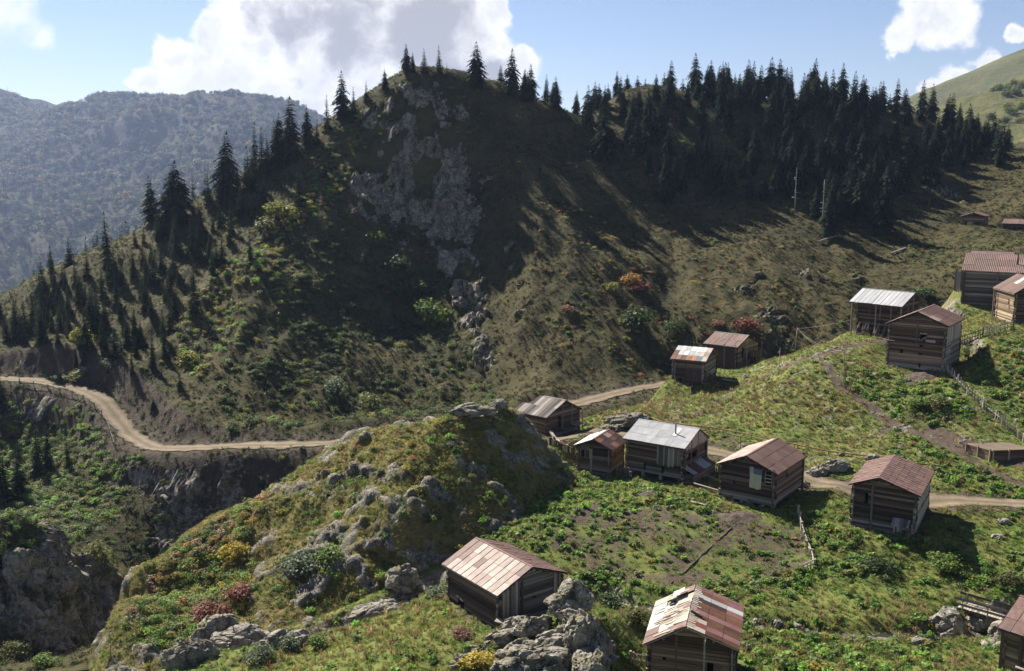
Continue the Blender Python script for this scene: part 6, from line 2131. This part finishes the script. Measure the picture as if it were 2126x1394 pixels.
for a in [
    (208, 1188, 80, 1.5, 'leaf_olive', 'olive and orange leaved tree on the edge of the gorge', 'trees by the gorge', 'broadleaf_tree', 1, 'tree'),
    (130, 1278, 62, 1.1, 'leaf_yellowgreen', 'bright yellow-green small tree growing from the left crag', 'trees by the gorge', 'broadleaf_tree', 2, 'tree'),
    (100, 1255, 45, 0.8, 'leaf_green', 'green bush on top of the left crag', 'trees by the gorge', 'shrub', 0, 'shrub'),
    (30, 1375, 75, 1.0, 'leaf_olive', 'leafy bush in the lower left corner', 'trees by the gorge', 'shrub', 1, 'shrub'),
    (90, 1180, 50, 0.8, 'leaf_dark', 'dark bush between the left crags', 'trees by the gorge', 'shrub', 2, 'shrub'),
    (60, 1240, 55, 0.8, 'leaf_olive', 'olive bush between the crags left of the gorge', 'trees by the gorge', 'shrub', 0, 'shrub'),
    (150, 1330, 50, 0.8, 'leaf_dark', 'dark bush hanging over the gorge wall', 'trees by the gorge', 'shrub', 1, 'shrub'),
    (90, 1385, 60, 0.8, 'leaf_green', 'green bush at the bottom edge left of the gorge', 'trees by the gorge', 'shrub', 2, 'shrub'),
    (440, 1290, 95, 0.75, 'leaf_red', 'reddish brown shrub low on the shrub spur', 'knoll shrubs', 'shrub', 0, 'shrub'),
    (500, 1250, 75, 0.8, 'leaf_red', 'second reddish shrub just right of the first on the spur', 'knoll shrubs', 'shrub', 2, 'shrub'),
    (490, 1160, 70, 0.8, 'leaf_yellow', 'yellow turning shrub beside the upright crag', 'knoll shrubs', 'shrub', 1, 'shrub'),
    (620, 1195, 110, 0.7, 'leaf_sage', 'big silvery green shrub in the hollow of the knoll face', 'knoll shrubs', 'shrub', 1, 'shrub'),
    (690, 1170, 85, 0.7, 'leaf_green', 'green shrub right of the silvery one on the knoll', 'knoll shrubs', 'shrub', 2, 'shrub'),
    (600, 1350, 60, 0.9, 'leaf_sage', 'grey-green willow bush by the knoll stream', 'stream shrubs', 'shrub', 1, 'shrub'),
    (540, 1375, 75, 0.8, 'leaf_sage', 'grey-green willow bush in front of the pale boulder', 'stream shrubs', 'shrub', 0, 'shrub'),
    (660, 1345, 60, 0.8, 'leaf_green', 'green bush on the meadow edge by the stream', 'stream shrubs', 'shrub', 2, 'shrub'),
    (990, 1385, 90, 0.6, 'leaf_yellow', 'bright yellow autumn shrub below the foreground outcrop', 'foreground shrubs', 'shrub', 1, 'shrub'),
    (1120, 1388, 70, 0.6, 'leaf_orange', 'orange tinged shrub at the foot of the outcrop', 'foreground shrubs', 'shrub', 0, 'shrub'),
    (1185, 1390, 60, 0.6, 'leaf_sage', 'grey-green shrub at the base of the outcrop', 'foreground shrubs', 'shrub', 2, 'shrub'),
    (1325, 1295, 62, 0.95, 'leaf_olive', 'pale olive bush behind the patched roof hut', 'foreground shrubs', 'shrub', 1, 'shrub'),
    (1270, 1265, 80, 0.75, 'leaf_dark', 'dark green bush behind the outcrop', 'foreground shrubs', 'shrub', 2, 'shrub'),
    (940, 1225, 60, 0.7, 'leaf_green', 'leafy bush at the back corner of the tin roofed hut', 'foreground shrubs', 'shrub', 0, 'shrub'),
    (905, 1240, 55, 0.7, 'leaf_sage', 'silvery bush at the meadow end near the hut', 'foreground shrubs', 'shrub', 1, 'shrub'),
    (960, 1320, 60, 0.5, 'leaf_russet', 'brownish bush in front of the tin roofed hut', 'foreground shrubs', 'shrub', 0, 'shrub'),
    (580, 460, 95, 0.7, 'leaf_yellowgreen', 'large bright green shrub patch on the sunny upper spur', 'hill shrubs', 'shrub', 2, 'shrub'),
    (560, 480, 70, 0.7, 'leaf_olive', 'olive shrub left of the large bright patch', 'hill shrubs', 'shrub', 0, 'shrub'),
    (785, 505, 55, 0.8, 'leaf_green', 'green shrub on the ledge below the rock face', 'hill shrubs', 'shrub', 1, 'shrub'),
    (820, 560, 70, 0.7, 'leaf_dark', 'dark shrub in the middle of the shaded face', 'hill shrubs', 'shrub', 0, 'shrub'),
    (895, 680, 90, 1.1, 'leaf_green', 'large green bush hanging down the shaded face', 'hill shrubs', 'shrub', 2, 'shrub'),
    (850, 620, 85, 0.8, 'leaf_dark', 'dark green thicket above the large green bush', 'hill shrubs', 'shrub', 1, 'shrub'),
    (770, 850, 70, 0.9, 'leaf_olive', 'yellowish bush at the foot of the shaded face', 'hill shrubs', 'shrub', 1, 'shrub'),
    (700, 820, 60, 1.0, 'leaf_sage', 'pale leaved bush left of the yellowish one', 'hill shrubs', 'shrub', 2, 'shrub'),
    (880, 415, 60, 0.9, 'leaf_olive', 'pale olive shrub clinging to the rock face', 'hill shrubs', 'shrub', 0, 'shrub'),
    (930, 420, 45, 0.9, 'leaf_olive', 'small shrub right of the olive one on the rock face', 'hill shrubs', 'shrub', 1, 'shrub'),
    (985, 175, 30, 0.8, 'leaf_green', 'round bush under the lone skyline fir', 'hill shrubs', 'shrub', 1, 'shrub'),
    (1310, 590, 55, 0.7, 'leaf_orange', 'orange autumn shrub on the grassy right flank', 'hill shrubs', 'shrub', 0, 'shrub'),
    (1330, 610, 60, 0.6, 'leaf_red', 'red autumn shrub below the orange one', 'hill shrubs', 'shrub', 2, 'shrub'),
    (1270, 605, 40, 0.8, 'leaf_yellowgreen', 'light green shrub left of the orange one', 'hill shrubs', 'shrub', 1, 'shrub'),
    (1180, 650, 40, 0.7, 'leaf_russet', 'russet shrub low on the grassy flank', 'hill shrubs', 'shrub', 1, 'shrub'),
    (1330, 680, 90, 0.8, 'leaf_dark', 'dark thicket at the end of the coloured scrub', 'hill shrubs', 'shrub', 2, 'shrub'),
    (1400, 690, 60, 0.7, 'leaf_dark', 'dark bush on the slope above the patchwork hut', 'hill shrubs', 'shrub', 0, 'shrub'),
    (1545, 690, 70, 0.7, 'leaf_red', 'dark red shrub above the seamed brown roof', 'hill shrubs', 'shrub', 2, 'shrub'),
    (1490, 678, 35, 0.7, 'leaf_russet', 'rust coloured bush above the patchwork hut', 'hill shrubs', 'shrub', 0, 'shrub'),
    (160, 790, 60, 0.7, 'leaf_olive', 'olive bush on the inside of the far road bend', 'hill shrubs', 'shrub', 1, 'shrub'),
    (125, 795, 50, 0.6, 'leaf_dark', 'dark bush beside the far road bend', 'hill shrubs', 'shrub', 2, 'shrub'),
    (165, 725, 60, 1.2, 'leaf_yellowgreen', 'light green sapling among the spruces', 'hill shrubs', 'shrub', 2, 'shrub'),
    (222, 770, 40, 1.0, 'leaf_sage', 'silvery sapling among the spruces above the road', 'hill shrubs', 'shrub', 0, 'shrub'),
    (390, 760, 60, 0.9, 'leaf_yellowgreen', 'light bush on the shrub slope above the cutting', 'hill shrubs', 'shrub', 1, 'shrub'),
    (1960, 1180, 90, 0.6, 'leaf_green', 'large leafy weed clump on the bank right of the shingled house', 'village shrubs', 'shrub', 2, 'shrub'),
    (1830, 1185, 80, 0.6, 'leaf_dark', 'dark bush in the shade below the shingled house', 'village shrubs', 'shrub', 0, 'shrub'),
    (1640, 1000, 45, 1.6, 'leaf_olive', 'thin sapling at the corner of the yellow sheeted house', 'village shrubs', 'shrub', 1, 'shrub'),
    (2095, 1215, 70, 0.6, 'leaf_olive', 'brownish bush beyond the footbridge', 'village shrubs', 'shrub', 1, 'shrub'),
    (1950, 845, 70, 0.6, 'leaf_olive', 'brownish green bush below the tall house', 'village shrubs', 'shrub', 1, 'shrub'),
    (1900, 850, 70, 0.6, 'leaf_green', 'green bush left of the brownish one below the tall house', 'village shrubs', 'shrub', 2, 'shrub'),
    (1920, 620, 60, 0.6, 'leaf_dark', 'dark bush behind the tall house roof', 'village shrubs', 'shrub', 2, 'shrub'),
]:
    px, py, w_, asp, col, lab, grp, nm, sd, ct = a
    shrub(px, py, w_, asp, col, lab, grp, nm, sd, ct, dens=1.6 if py > 1100 else 1.0)

# round trees on the sunlit pasture slope beyond the forest
PR = np.random.RandomState(4)
cnt = 0
while cnt < 46:
    x, y = PR.uniform(300, 470), PR.uniform(560, 830)
    z = float(G8(x, y))
    px, py = project(x, y, z)
    if in_poly(np.array([px]), np.array([py]), [(1950, 240), (2126, 170), (2170, 160), (2170, 300), (2050, 290), (2010, 260)])[0] and not in_poly(np.array([px]), np.array([py]), [(1990, 225), (2100, 190), (2040, 245), (1990, 260)])[0]:
        shrub(0, 0, PR.uniform(15, 30), 1.0, ('leaf_yellowgreen', 'leaf_olive', 'leaf_green')[cnt % 3], 'round tree dotting the sunlit pasture slope beyond the forest', 'round pasture trees', 'round_tree', cnt % 4, 'tree', q=Vector((x, y, z)))
        cnt += 1
# ------------------------------------------------------------------ ground cover nobody could count (stuff)
def src_collection(name, meshes):
    c = bpy.data.collections.new(name)
    for i, me in enumerate(meshes):
        o = bpy.data.objects.new('%s_%02d' % (name, i), me)
        c.objects.link(o)
    return c


def gn_group(coll):
    g = bpy.data.node_groups.new('spread_' + coll.name, 'GeometryNodeTree')
    g.interface.new_socket('Geometry', in_out='INPUT', socket_type='NodeSocketGeometry')
    g.interface.new_socket('Geometry', in_out='OUTPUT', socket_type='NodeSocketGeometry')
    gi, go = g.nodes.new('NodeGroupInput'), g.nodes.new('NodeGroupOutput')
    ci = g.nodes.new('GeometryNodeCollectionInfo')
    ci.inputs['Collection'].default_value = coll
    ci.inputs['Separate Children'].default_value = True
    ci.inputs['Reset Children'].default_value = True
    ip = g.nodes.new('GeometryNodeInstanceOnPoints')
    ip.inputs['Pick Instance'].default_value = True

    def named(nm, tp):
        n = g.nodes.new('GeometryNodeInputNamedAttribute')
        n.data_type = tp
        n.inputs['Name'].default_value = nm
        return n.outputs['Attribute']
    g.links.new(gi.outputs[0], ip.inputs['Points'])
    g.links.new(ci.outputs[0], ip.inputs['Instance'])
    g.links.new(named('pick', 'INT'), ip.inputs['Instance Index'])
    g.links.new(named('rot', 'FLOAT_VECTOR'), ip.inputs['Rotation'])
    g.links.new(named('scl', 'FLOAT_VECTOR'), ip.inputs['Scale'])
    g.links.new(ip.outputs[0], go.inputs[0])
    return g


_gn = {}


def spread(name, coll, nvar, xyz, scl, tint, label, cat, tilt=0.2, rs=None):
    n = len(xyz)
    rs = rs or np.random.RandomState(len(name))
    me = bpy.data.meshes.new(name)
    me.vertices.add(n)
    me.vertices.foreach_set('co', xyz.astype(np.float32).ravel())
    a = me.attributes.new('pick', 'INT', 'POINT')
    a.data.foreach_set('value', rs.randint(nvar, size=n).astype(np.int32))
    a = me.attributes.new('rot', 'FLOAT_VECTOR', 'POINT')
    a.data.foreach_set('vector', np.stack([rs.uniform(-tilt, tilt, n), rs.uniform(-tilt, tilt, n), rs.uniform(0, 6.28, n)], 1).astype(np.float32).ravel())
    a = me.attributes.new('scl', 'FLOAT_VECTOR', 'POINT')
    s = scl if scl.ndim == 2 else np.repeat(scl[:, None], 3, 1)
    a.data.foreach_set('vector', s.astype(np.float32).ravel())
    a = me.attributes.new('tint', 'FLOAT_COLOR', 'POINT')
    a.data.foreach_set('color', np.concatenate([tint, np.ones((n, 1))], 1).astype(np.float32).ravel())
    o = link(name, me)
    if coll.name not in _gn:
        _gn[coll.name] = gn_group(coll)
    m_ = o.modifiers.new('spread', 'NODES')
    m_.node_group = _gn[coll.name]
    tag(o, label, cat, kind='stuff')
    return o


def tuft(seed, n=18, h=1.0, spread_=0.55, w=0.05, curl=0.5):
    r = np.random.RandomState(seed)
    q, vals = [], []
    for i in range(n):
        a = r.uniform(0, 6.28)
        d = np.array([np.cos(a), np.sin(a), 0])
        s = np.array([-np.sin(a), np.cos(a), 0])
        o = d * r.uniform(0, 0.25)
        hh = h * r.uniform(0.5, 1.0)
        out = spread_ * r.uniform(0.2, 1.0)
        m_ = o + d * out * 0.4 + np.array([0, 0, hh * 0.65])
        tip = o + d * out + np.array([0, 0, hh * (1 - curl * out * r.uniform(0.3, 1))])
        q.append([o - s * w, o + s * w, m_ + s * w * 0.8, m_ - s * w * 0.8])
        q.append([m_ - s * w * 0.8, m_ + s * w * 0.8, tip + s * 0.008, tip - s * 0.008])
        v_ = r.uniform(0.2, 0.7)
        vals += [v_ * 0.6, v_ + 0.2]
    return blades_mesh('tuft', np.array(q), np.array(vals), 'stuff_grass')


TUFT = src_collection('tuft', [tuft(s, 20, 1.0, 0.6, 0.035) for s in (1, 2, 3)] + [tuft(s, 26, 0.7, 0.8, 0.03, 0.7) for s in (4, 5)])
HERB = src_collection('herb', [leafy(s, 'stuff_leaf', 90, 5, 0.75, leaf=0.17, name='herb', aspect=0.7) for s in (31, 32, 33, 34)])
CLUMP = src_collection('clump', [leafy(s, 'stuff_leaf', 230, 8, 0.85, leaf=0.105, name='clump') for s in (41, 42, 43, 44)])
RR = np.random.RandomState(77)


def colours(n, table, jit=0.18):
    t_ = np.array([c for c, w in table])
    w = np.array([w for c, w in table], float)
    k = RR.choice(len(table), n, p=w / w.sum())
    return np.clip(1.75 * t_[k] * (1 + RR.normal(size=(n, 1)) * jit) * (1 + RR.normal(size=(n, 3)) * 0.06), 0.003, 0.6)


def house_free(x, y, m=0.25):
    ok = np.ones(len(x), bool)
    for h in HS.values():
        u = (x - h['A'][0]) * h['r'].x + (y - h['A'][1]) * h['r'].y
        v = (x - h['A'][0]) * h['d'].x + (y - h['A'][1]) * h['d'].y
        ok &= ~((u > -h['wl'] + 0.4 - m) & (u < h['wr'] - 0.4 + m) & (v > 0.3 - m) & (v < h['L'] - 0.3 + m))
    return ok


def cand(n, x0, x1, y0, y1, grids=None):
    x, y = RR.uniform(x0, x1, n), RR.uniform(y0, y1, n)
    z1_, z2_, z3_ = G1(x, y), G2(x, y), G3(x, y)
    z = np.maximum(np.maximum(z1_, z2_), z3_)
    own = np.where(z == z3_, 3, np.where(z == z2_, 2, 1))
    px, py = project(x, y, z)
    ok = frustum(x, y, z, 90) & (z > -900)
    dA, _ = poly_dist(x, y, ROAD_A)
    dB, _ = poly_dist(x, y, ROAD_B)
    ok &= (dA > 1.1 + 0.75 * RR.rand(n)) & (dB > 1.25 + 0.9 * RR.rand(n)) & house_free(x, y)
    if grids:
        ok &= np.isin(own, grids)
    k = np.nonzero(ok)[0]
    return [a[k] for a in (x, y, z, px, py, own)]


def slope_of(x, y):
    e = 0.5
    gx = (ground(x + e, y) - ground(x - e, y)) / (2 * e)
    gy = (ground(x, y + e) - ground(x, y - e)) / (2 * e)
    return np.degrees(np.arctan(np.hypot(gx, gy)))


GREEN, BRIGHT, OLIVE, DRY, DARK = (0.068, 0.116, 0.024), (0.106, 0.172, 0.034), (0.105, 0.112, 0.033), (0.205, 0.165, 0.075), (0.034, 0.050, 0.017)
YEL, ORA, RED, SAGE, PINK = (0.16, 0.145, 0.03), (0.19, 0.115, 0.045), (0.12, 0.05, 0.035), (0.095, 0.115, 0.055), (0.19, 0.13, 0.085)

# village grass
x, y, z, px, py, own = cand(150000, -45, 108, 52, 150, [2])
nn = fbm(xyz0(x, y), 8, 3, off=31)
inf = in_poly(x + fbm(xyz0(x, y), 2.5, 3, off=14) * 2.6, y + fbm(xyz0(x, y), 2.5, 3, off=15) * 2.6, FIELD)
dp = np.full(len(x), 9.0)
for ln, w_ in PATHS:
    d_, _ = poly_dist(x, y, ln)
    dp = np.minimum(dp, d_ / w_)
sd, _ = poly_dist(x, y, STREAM)
keep = (RR.rand(len(x)) < np.where(y < 95, 1.0, 0.75)) & (~inf | (RR.rand(len(x)) < 0.28)) & (dp > 0.8) & (sd > 0.9)
x, y, z, nn, px, py = [a[keep] for a in (x, y, z, nn, px, py)]
up = smooth(y, 100, 118)
dryp = np.clip(0.25 + nn * 1.3 + up * 0.32, 0.03, 0.92)
isdry = RR.rand(len(x)) < dryp
tint = np.where(isdry[:, None], colours(len(x), [((0.15, 0.118, 0.055), 2), (OLIVE, 2), ((0.10, 0.078, 0.04), 1)]), colours(len(x), [(GREEN, 3), (BRIGHT, 2.2), (OLIVE, 1.5)]))
mead = in_poly(px, py, [(430, 1420), (620, 1330), (760, 1290), (930, 1240), (1000, 1330), (940, 1420)])
tint = np.where((mead & (RR.rand(len(x)) < 0.75))[:, None], colours(len(x), [((0.125, 0.125, 0.03), 2), ((0.15, 0.13, 0.045), 1.2), ((0.09, 0.13, 0.022), 1.6)]), tint)
s = RR.uniform(0.22, 0.5, len(x)) * np.where(isdry, 1.15, 0.9)
spread('village_grass', TUFT, 5, np.stack([x, y, z - 0.03], 1), np.stack([s, s, s * RR.uniform(0.5, 1.0, len(x))], 1), tint, 'short grass and dry tufts covering the village slope', 'grass', 0.35)

# leafy weeds
WEED = [[(950, 1110), (1150, 950), (1250, 1000), (1500, 1035), (1480, 1080), (1300, 1070), (1200, 1090), (1130, 1170), (1000, 1130)],
        [(1180, 1190), (1400, 1220), (1640, 1190), (1690, 1190), (1650, 1250), (1500, 1262), (1250, 1255)],
        [(1690, 1060), (1780, 1050), (1800, 1110), (1900, 1120), (2050, 1150), (2126, 1160), (2126, 1240), (1950, 1215), (1750, 1190), (1690, 1170)],
        [(1720, 760), (1850, 775), (1980, 790), (2030, 860), (1960, 900), (1880, 880), (1760, 820)], [(1850, 880), (2126, 1010), (2126, 1040), (1950, 1020), (1850, 950)],
        [(2000, 720), (2126, 700), (2126, 890), (2030, 800)], [(1400, 1262), (1700, 1290), (1950, 1280), (1950, 1394), (1560, 1394)],
        [(1660, 1090), (1760, 1100), (1760, 1200), (1690, 1200)]]
x, y, z, px, py, own = cand(90000, -40, 108, 54, 135, [2])
w_in = np.zeros(len(x), bool)
for p_ in WEED:
    w_in |= in_poly(px, py, p_)
nn = fbm(xyz0(x, y), 3.2, 3, off=12)
inf = in_poly(x, y, FIELD)
prob = np.where(w_in, 0.26 + nn * 0.4, 0.035 + 0.25 * np.clip(nn - 0.18, 0, 1))
prob = np.where(inf, np.clip(0.06 + 1.1 * np.clip(nn + 0.1 + 0.18 * (px < 1330) + 0.12 * (py < 1110) + 0.12 * (px > 1560), 0, 1), 0, 1) * 0.4, prob)
for ln, w_ in PATHS:
    d_, _ = poly_dist(x, y, ln)
    prob = np.where(d_ < w_, 0, prob)
prob = np.where(poly_dist(x, y, STREAM)[0] < 1.0, 0.02, prob)
prob = prob * np.where((y > 104) & ~w_in, 0.55, 1.0)
k = RR.rand(len(x)) < prob
x, y, z, px, py, w_in = [a[k] for a in (x, y, z, px, py, w_in)]
t_ = colours(len(x), [(GREEN, 3), (BRIGHT, 3), ((0.075, 0.12, 0.03), 2), (OLIVE, 1), (YEL, .35), (SAGE, .6)])
s = RR.uniform(0.26, 0.62, len(x)) * np.where(py > 1190, 1.15, 1.0) * np.where(w_in & (RR.rand(len(x)) < 0.35), 1.55, 1.0)
spread('weeds', HERB, 4, np.stack([x, y, z - 0.05], 1), np.stack([s, s, s * RR.uniform(0.55, 1.05, len(x))], 1), t_, 'leafy green weeds growing round the houses and field', 'weeds', 0.25)

# brown seeding stalks
x, y, z, px, py, own = cand(38000, -30, 108, 56, 142, [2])
nn = fbm(xyz0(x, y), 5.0, 3, off=52)
tall = in_poly(px, py, [(1230, 840), (1480, 800), (1800, 760), (1800, 880), (1600, 900), (1350, 870)]) | in_poly(px, py, [(1500, 1262), (2000, 1250), (2050, 1394), (1560, 1394)]) | in_poly(px, py, [(620, 1320), (940, 1230), (940, 1330), (700, 1394), (520, 1394)])
k = (RR.rand(len(x)) < np.where(tall, 0.45 + 1.3 * nn, 0.03 + 0.35 * np.clip(nn, 0, 1))) & ~in_poly(x, y, FIELD)
x, y, z = [a[k] for a in (x, y, z)]
t_ = colours(len(x), [((0.15, 0.105, 0.055), 2), (DRY, 2), (OLIVE, 1.5), ((0.11, 0.085, 0.05), 1)])
s = RR.uniform(0.35, 0.85, len(x))
spread('dry_stalks', TUFT, 5, np.stack([x, y, z - 0.04], 1), np.stack([s * 0.8, s * 0.8, s * 1.1], 1), t_, 'brown seeding stalks standing on the village slope', 'weeds', 0.2)

# knoll grass and shrub carpet
x, y, z, px, py, own = cand(90000, -46, 12, 60, 120, [3])
sl = slope_of(x, y)
BUSHY = [(565, 1025), (510, 1130), (530, 1250), (440, 1330), (330, 1360), (280, 1320), (250, 1300), (300, 1215), (400, 1110)]
bush = in_poly(px, py, BUSHY)
k = (RR.rand(len(x)) < np.where(sl < 45, 0.6, 0.38)) & ~(bush & (RR.rand(len(x)) < 0.7))
tx, ty, tz, tpx, tpy = [a[k] for a in (x, y, z, px, py)]
nn = fbm(xyz0(tx, ty), 5, 3, off=41)
dr = RR.rand(len(tx)) < np.clip(0.52 + nn * 1.2, 0.12, 0.92)
t_ = np.where(dr[:, None], colours(len(tx), [(DRY, 1.6), ((0.15, 0.118, 0.045), 2), ((0.12, 0.11, 0.035), 1)]), colours(len(tx), [(GREEN, 2), (OLIVE, 2.5), (BRIGHT, .6)]))
s = RR.uniform(0.22, 0.5, len(tx))
spread('knoll_grass', TUFT, 5, np.stack([tx, ty, tz - 0.05], 1), np.stack([s, s, s * 0.8], 1), t_, 'dry grass growing over the rocky knoll', 'grass', 0.4)
k = (bush & (RR.rand(len(x)) < 0.17)) | (~bush & (RR.rand(len(x)) < 0.013) & (px > 500))
tx, ty, tz, tpx, tpy = [a[k] for a in (x, y, z, px, py)]
edge = (tpx - 565) * 0.62 + (tpy - 1025)          # distance from the upper rim of the spur
t_ = colours(len(tx), [(OLIVE, 2.4), (GREEN, 2), (YEL, 1.3), (BRIGHT, 1.2), (SAGE, .8), (ORA, .2)])
rim = (np.abs((tpx - 565) * 0.72 + (tpy - 1022)) < 40) & (RR.rand(len(tx)) < 0.4)
t_ = np.where(rim[:, None], colours(len(tx), [(PINK, 2), (ORA, 1), (YEL, 1)]), t_)
s = RR.uniform(0.4, 0.85, len(tx))
spread('shrub_carpet', CLUMP, 4, np.stack([tx, ty, tz - 0.1], 1), np.stack([s, s, s * 0.8], 1), t_, 'dense low shrubs turning yellow and pink on the spur of the knoll', 'scrub', 0.3)

# hillside grass
x, y, z, px, py, own = cand(120000, -125, 130, 85, 275, [1])
sl = slope_of(x, y)
nn = fbm(xyz0(x, y), 14, 3, off=61)
cl_ = in_poly(px, py, CLIFF)
k = (RR.rand(len(x)) < np.where(cl_, 0.25, 0.62)) & (sl < 58)
tx, ty, tz, tpx, tn = [a[k] for a in (x, y, z, px, nn)]
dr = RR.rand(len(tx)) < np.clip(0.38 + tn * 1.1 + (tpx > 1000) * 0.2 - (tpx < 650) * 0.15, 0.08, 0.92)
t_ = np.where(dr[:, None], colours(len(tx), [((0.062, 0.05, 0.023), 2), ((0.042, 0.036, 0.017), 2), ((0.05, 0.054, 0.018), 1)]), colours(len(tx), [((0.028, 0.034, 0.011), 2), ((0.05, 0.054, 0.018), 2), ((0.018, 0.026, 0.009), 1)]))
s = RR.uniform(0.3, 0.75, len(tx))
t_ = t_ * np.where(tpx > 1040, 0.75, 1.15)[:, None]  # cloud shade painted into right flank tints; elsewhere lightened to lift the shaded face
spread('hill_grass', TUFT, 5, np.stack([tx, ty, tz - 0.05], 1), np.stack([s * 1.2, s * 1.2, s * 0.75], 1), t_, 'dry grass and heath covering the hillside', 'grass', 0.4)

# hillside scrub
SUNNY = [[(560, 470), (640, 330), (800, 190), (860, 165), (830, 260), (740, 330), (700, 420), (620, 520), (480, 560)], [(340, 700), (470, 540), (600, 540), (560, 700), (470, 800), (330, 760)]]
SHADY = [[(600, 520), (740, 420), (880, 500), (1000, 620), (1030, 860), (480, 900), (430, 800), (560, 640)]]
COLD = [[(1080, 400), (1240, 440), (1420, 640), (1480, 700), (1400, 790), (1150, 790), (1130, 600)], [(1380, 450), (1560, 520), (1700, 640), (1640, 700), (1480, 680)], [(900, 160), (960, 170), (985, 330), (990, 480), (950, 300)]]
SLIP = [[(300, 950), (640, 950), (580, 1060), (360, 1180), (260, 1260), (200, 1394), (0, 1394), (0, 1150), (230, 1100)]]
BANK = [[(0, 830), (180, 845), (235, 950), (400, 950), (280, 1100), (200, 1140), (0, 1180)]]
GULLY = [[(1700, 600), (1900, 500), (2126, 470), (2126, 560), (1980, 600), (1880, 640), (1720, 690)]]
x, y, z, px, py, own = cand(110000, -125, 130, 85, 275, [1])
nn = fbm(xyz0(x, y), 7, 3, off=71)
reg = np.zeros(len(x), int)
for i, polys in enumerate((SUNNY, SHADY, COLD, BANK, GULLY, SLIP)):
    for p_ in polys:
        reg = np.where(in_poly(px, py, p_), i + 1, reg)
prob = np.choose(reg, [0.012 + 0.05 * np.clip(nn, 0, 1), 0.26 + nn * 0.6, 0.20 + nn * 0.5, 0.10 + nn * 0.35, 0.62 + nn * 0.4, 0.10 + nn * 0.3, 0.30 + nn * 0.5])
k = RR.rand(len(x)) < prob
x, y, z, px, py, reg = [a[k] for a in (x, y, z, px, py, reg)]
n = len(x)
T_ = [colours(n, [(DARK, 2), (OLIVE, 1), (GREEN, 1)]), colours(n, [(OLIVE, 2), (GREEN, 1.6), (YEL, 2), (SAGE, 1), (PINK, .5), (BRIGHT, 1.4)]), colours(n, [(DARK, 3), ((0.04, 0.055, 0.02), 3), (OLIVE, 1), (GREEN, 1)]),  # light put into the tints: brighter on the sunny spur, darker on the shaded face
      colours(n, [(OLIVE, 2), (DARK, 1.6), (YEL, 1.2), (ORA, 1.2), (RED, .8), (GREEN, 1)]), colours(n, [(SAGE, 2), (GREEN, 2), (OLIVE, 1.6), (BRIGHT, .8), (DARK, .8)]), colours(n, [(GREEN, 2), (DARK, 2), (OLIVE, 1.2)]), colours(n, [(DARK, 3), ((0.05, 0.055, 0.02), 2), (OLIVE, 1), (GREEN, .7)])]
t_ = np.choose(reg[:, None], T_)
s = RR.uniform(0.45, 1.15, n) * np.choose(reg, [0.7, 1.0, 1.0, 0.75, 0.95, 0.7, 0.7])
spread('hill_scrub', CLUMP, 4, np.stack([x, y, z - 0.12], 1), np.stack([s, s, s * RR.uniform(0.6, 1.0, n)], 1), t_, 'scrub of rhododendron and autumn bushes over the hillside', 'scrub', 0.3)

# wooded far mountain
x, y = RR.uniform(-2000, 100, 60000), RR.uniform(1440, 3200, 60000)
z = G6(x, y)
px, py = project(x, y, z)
nn = fbm(xyz0(x, y), 240, 4, off=3)
k = (px > -60) & (px < 760) & (py < 640) & (RR.rand(len(x)) < np.clip(0.55 + nn * 1.6 + (z < 32) * 0.3, 0.04, 1.0) * 0.42)
x, y, z, nn = [a[k] for a in (x, y, z, nn)]
conif = RR.rand(len(x)) < np.clip(0.75 - (z + 96) / 176, 0.03, 0.95)
t_ = colours(len(x), [((0.03, 0.04, 0.016), 3), ((0.055, 0.052, 0.019), 2), ((0.085, 0.06, 0.022), .8), ((0.02, 0.03, 0.014), 2)])
s = RR.uniform(8, 14, len(x))
kk = ~conif
spread('far_wood', CLUMP, 4, np.stack([x, y, z - 0.5], 1)[kk], np.stack([s, s, s * 1.1], 1)[kk], t_[kk], 'far broad-leaved wood on the mountain across the valley', 'wood', 0.1)
far_con = src_collection('farcon', [conifer(91, 'spruce_needles', .17, .03, .3, 12, nbr=6), conifer(92, 'spruce_needles', .15, .03, .3, 12, nbr=6)])
s = RR.uniform(17, 29, len(x))
spread('far_conifers', far_con, 2, np.stack([x, y, z - 0.5], 1)[conif], np.stack([s, s, s], 1)[conif], t_[conif], 'far conifer forest on the lower mountain across the valley', 'wood', 0.02)

# ------------------------------------------------------------------ haze: the air between here and the mountains
m = bpy.data.materials.new('haze')
m.use_nodes = True
t = m.node_tree
t.nodes.clear()
pv = N(t, 'ShaderNodeVolumePrincipled')
pv.inputs['Color'].default_value = (0.33, 0.43, 0.68, 1)
pv.inputs['Density'].default_value = 0.00010
pv.inputs['Anisotropy'].default_value = 0.3
ou = N(t, 'ShaderNodeOutputMaterial')
t.links.new(pv.outputs[0], ou.inputs['Volume'])
MATS['haze'] = m
X0, X1, Y0, Y1, Z0, Z1 = -2450, 2450, -200, 3850, -216.0, 300.0
v = [(a, b, c) for a in (X0, X1) for b in (Y0, Y1) for c in (Z0, Z1)]
hz = link('haze', make_mesh('haze', v, [[0, 1, 3, 2], [4, 6, 7, 5], [0, 4, 5, 1], [2, 3, 7, 6], [0, 2, 6, 4], [1, 5, 7, 3]], None))
hz.data.materials.append(m)
tag(hz, 'blue haze in the air of the valley', 'haze', kind='stuff')
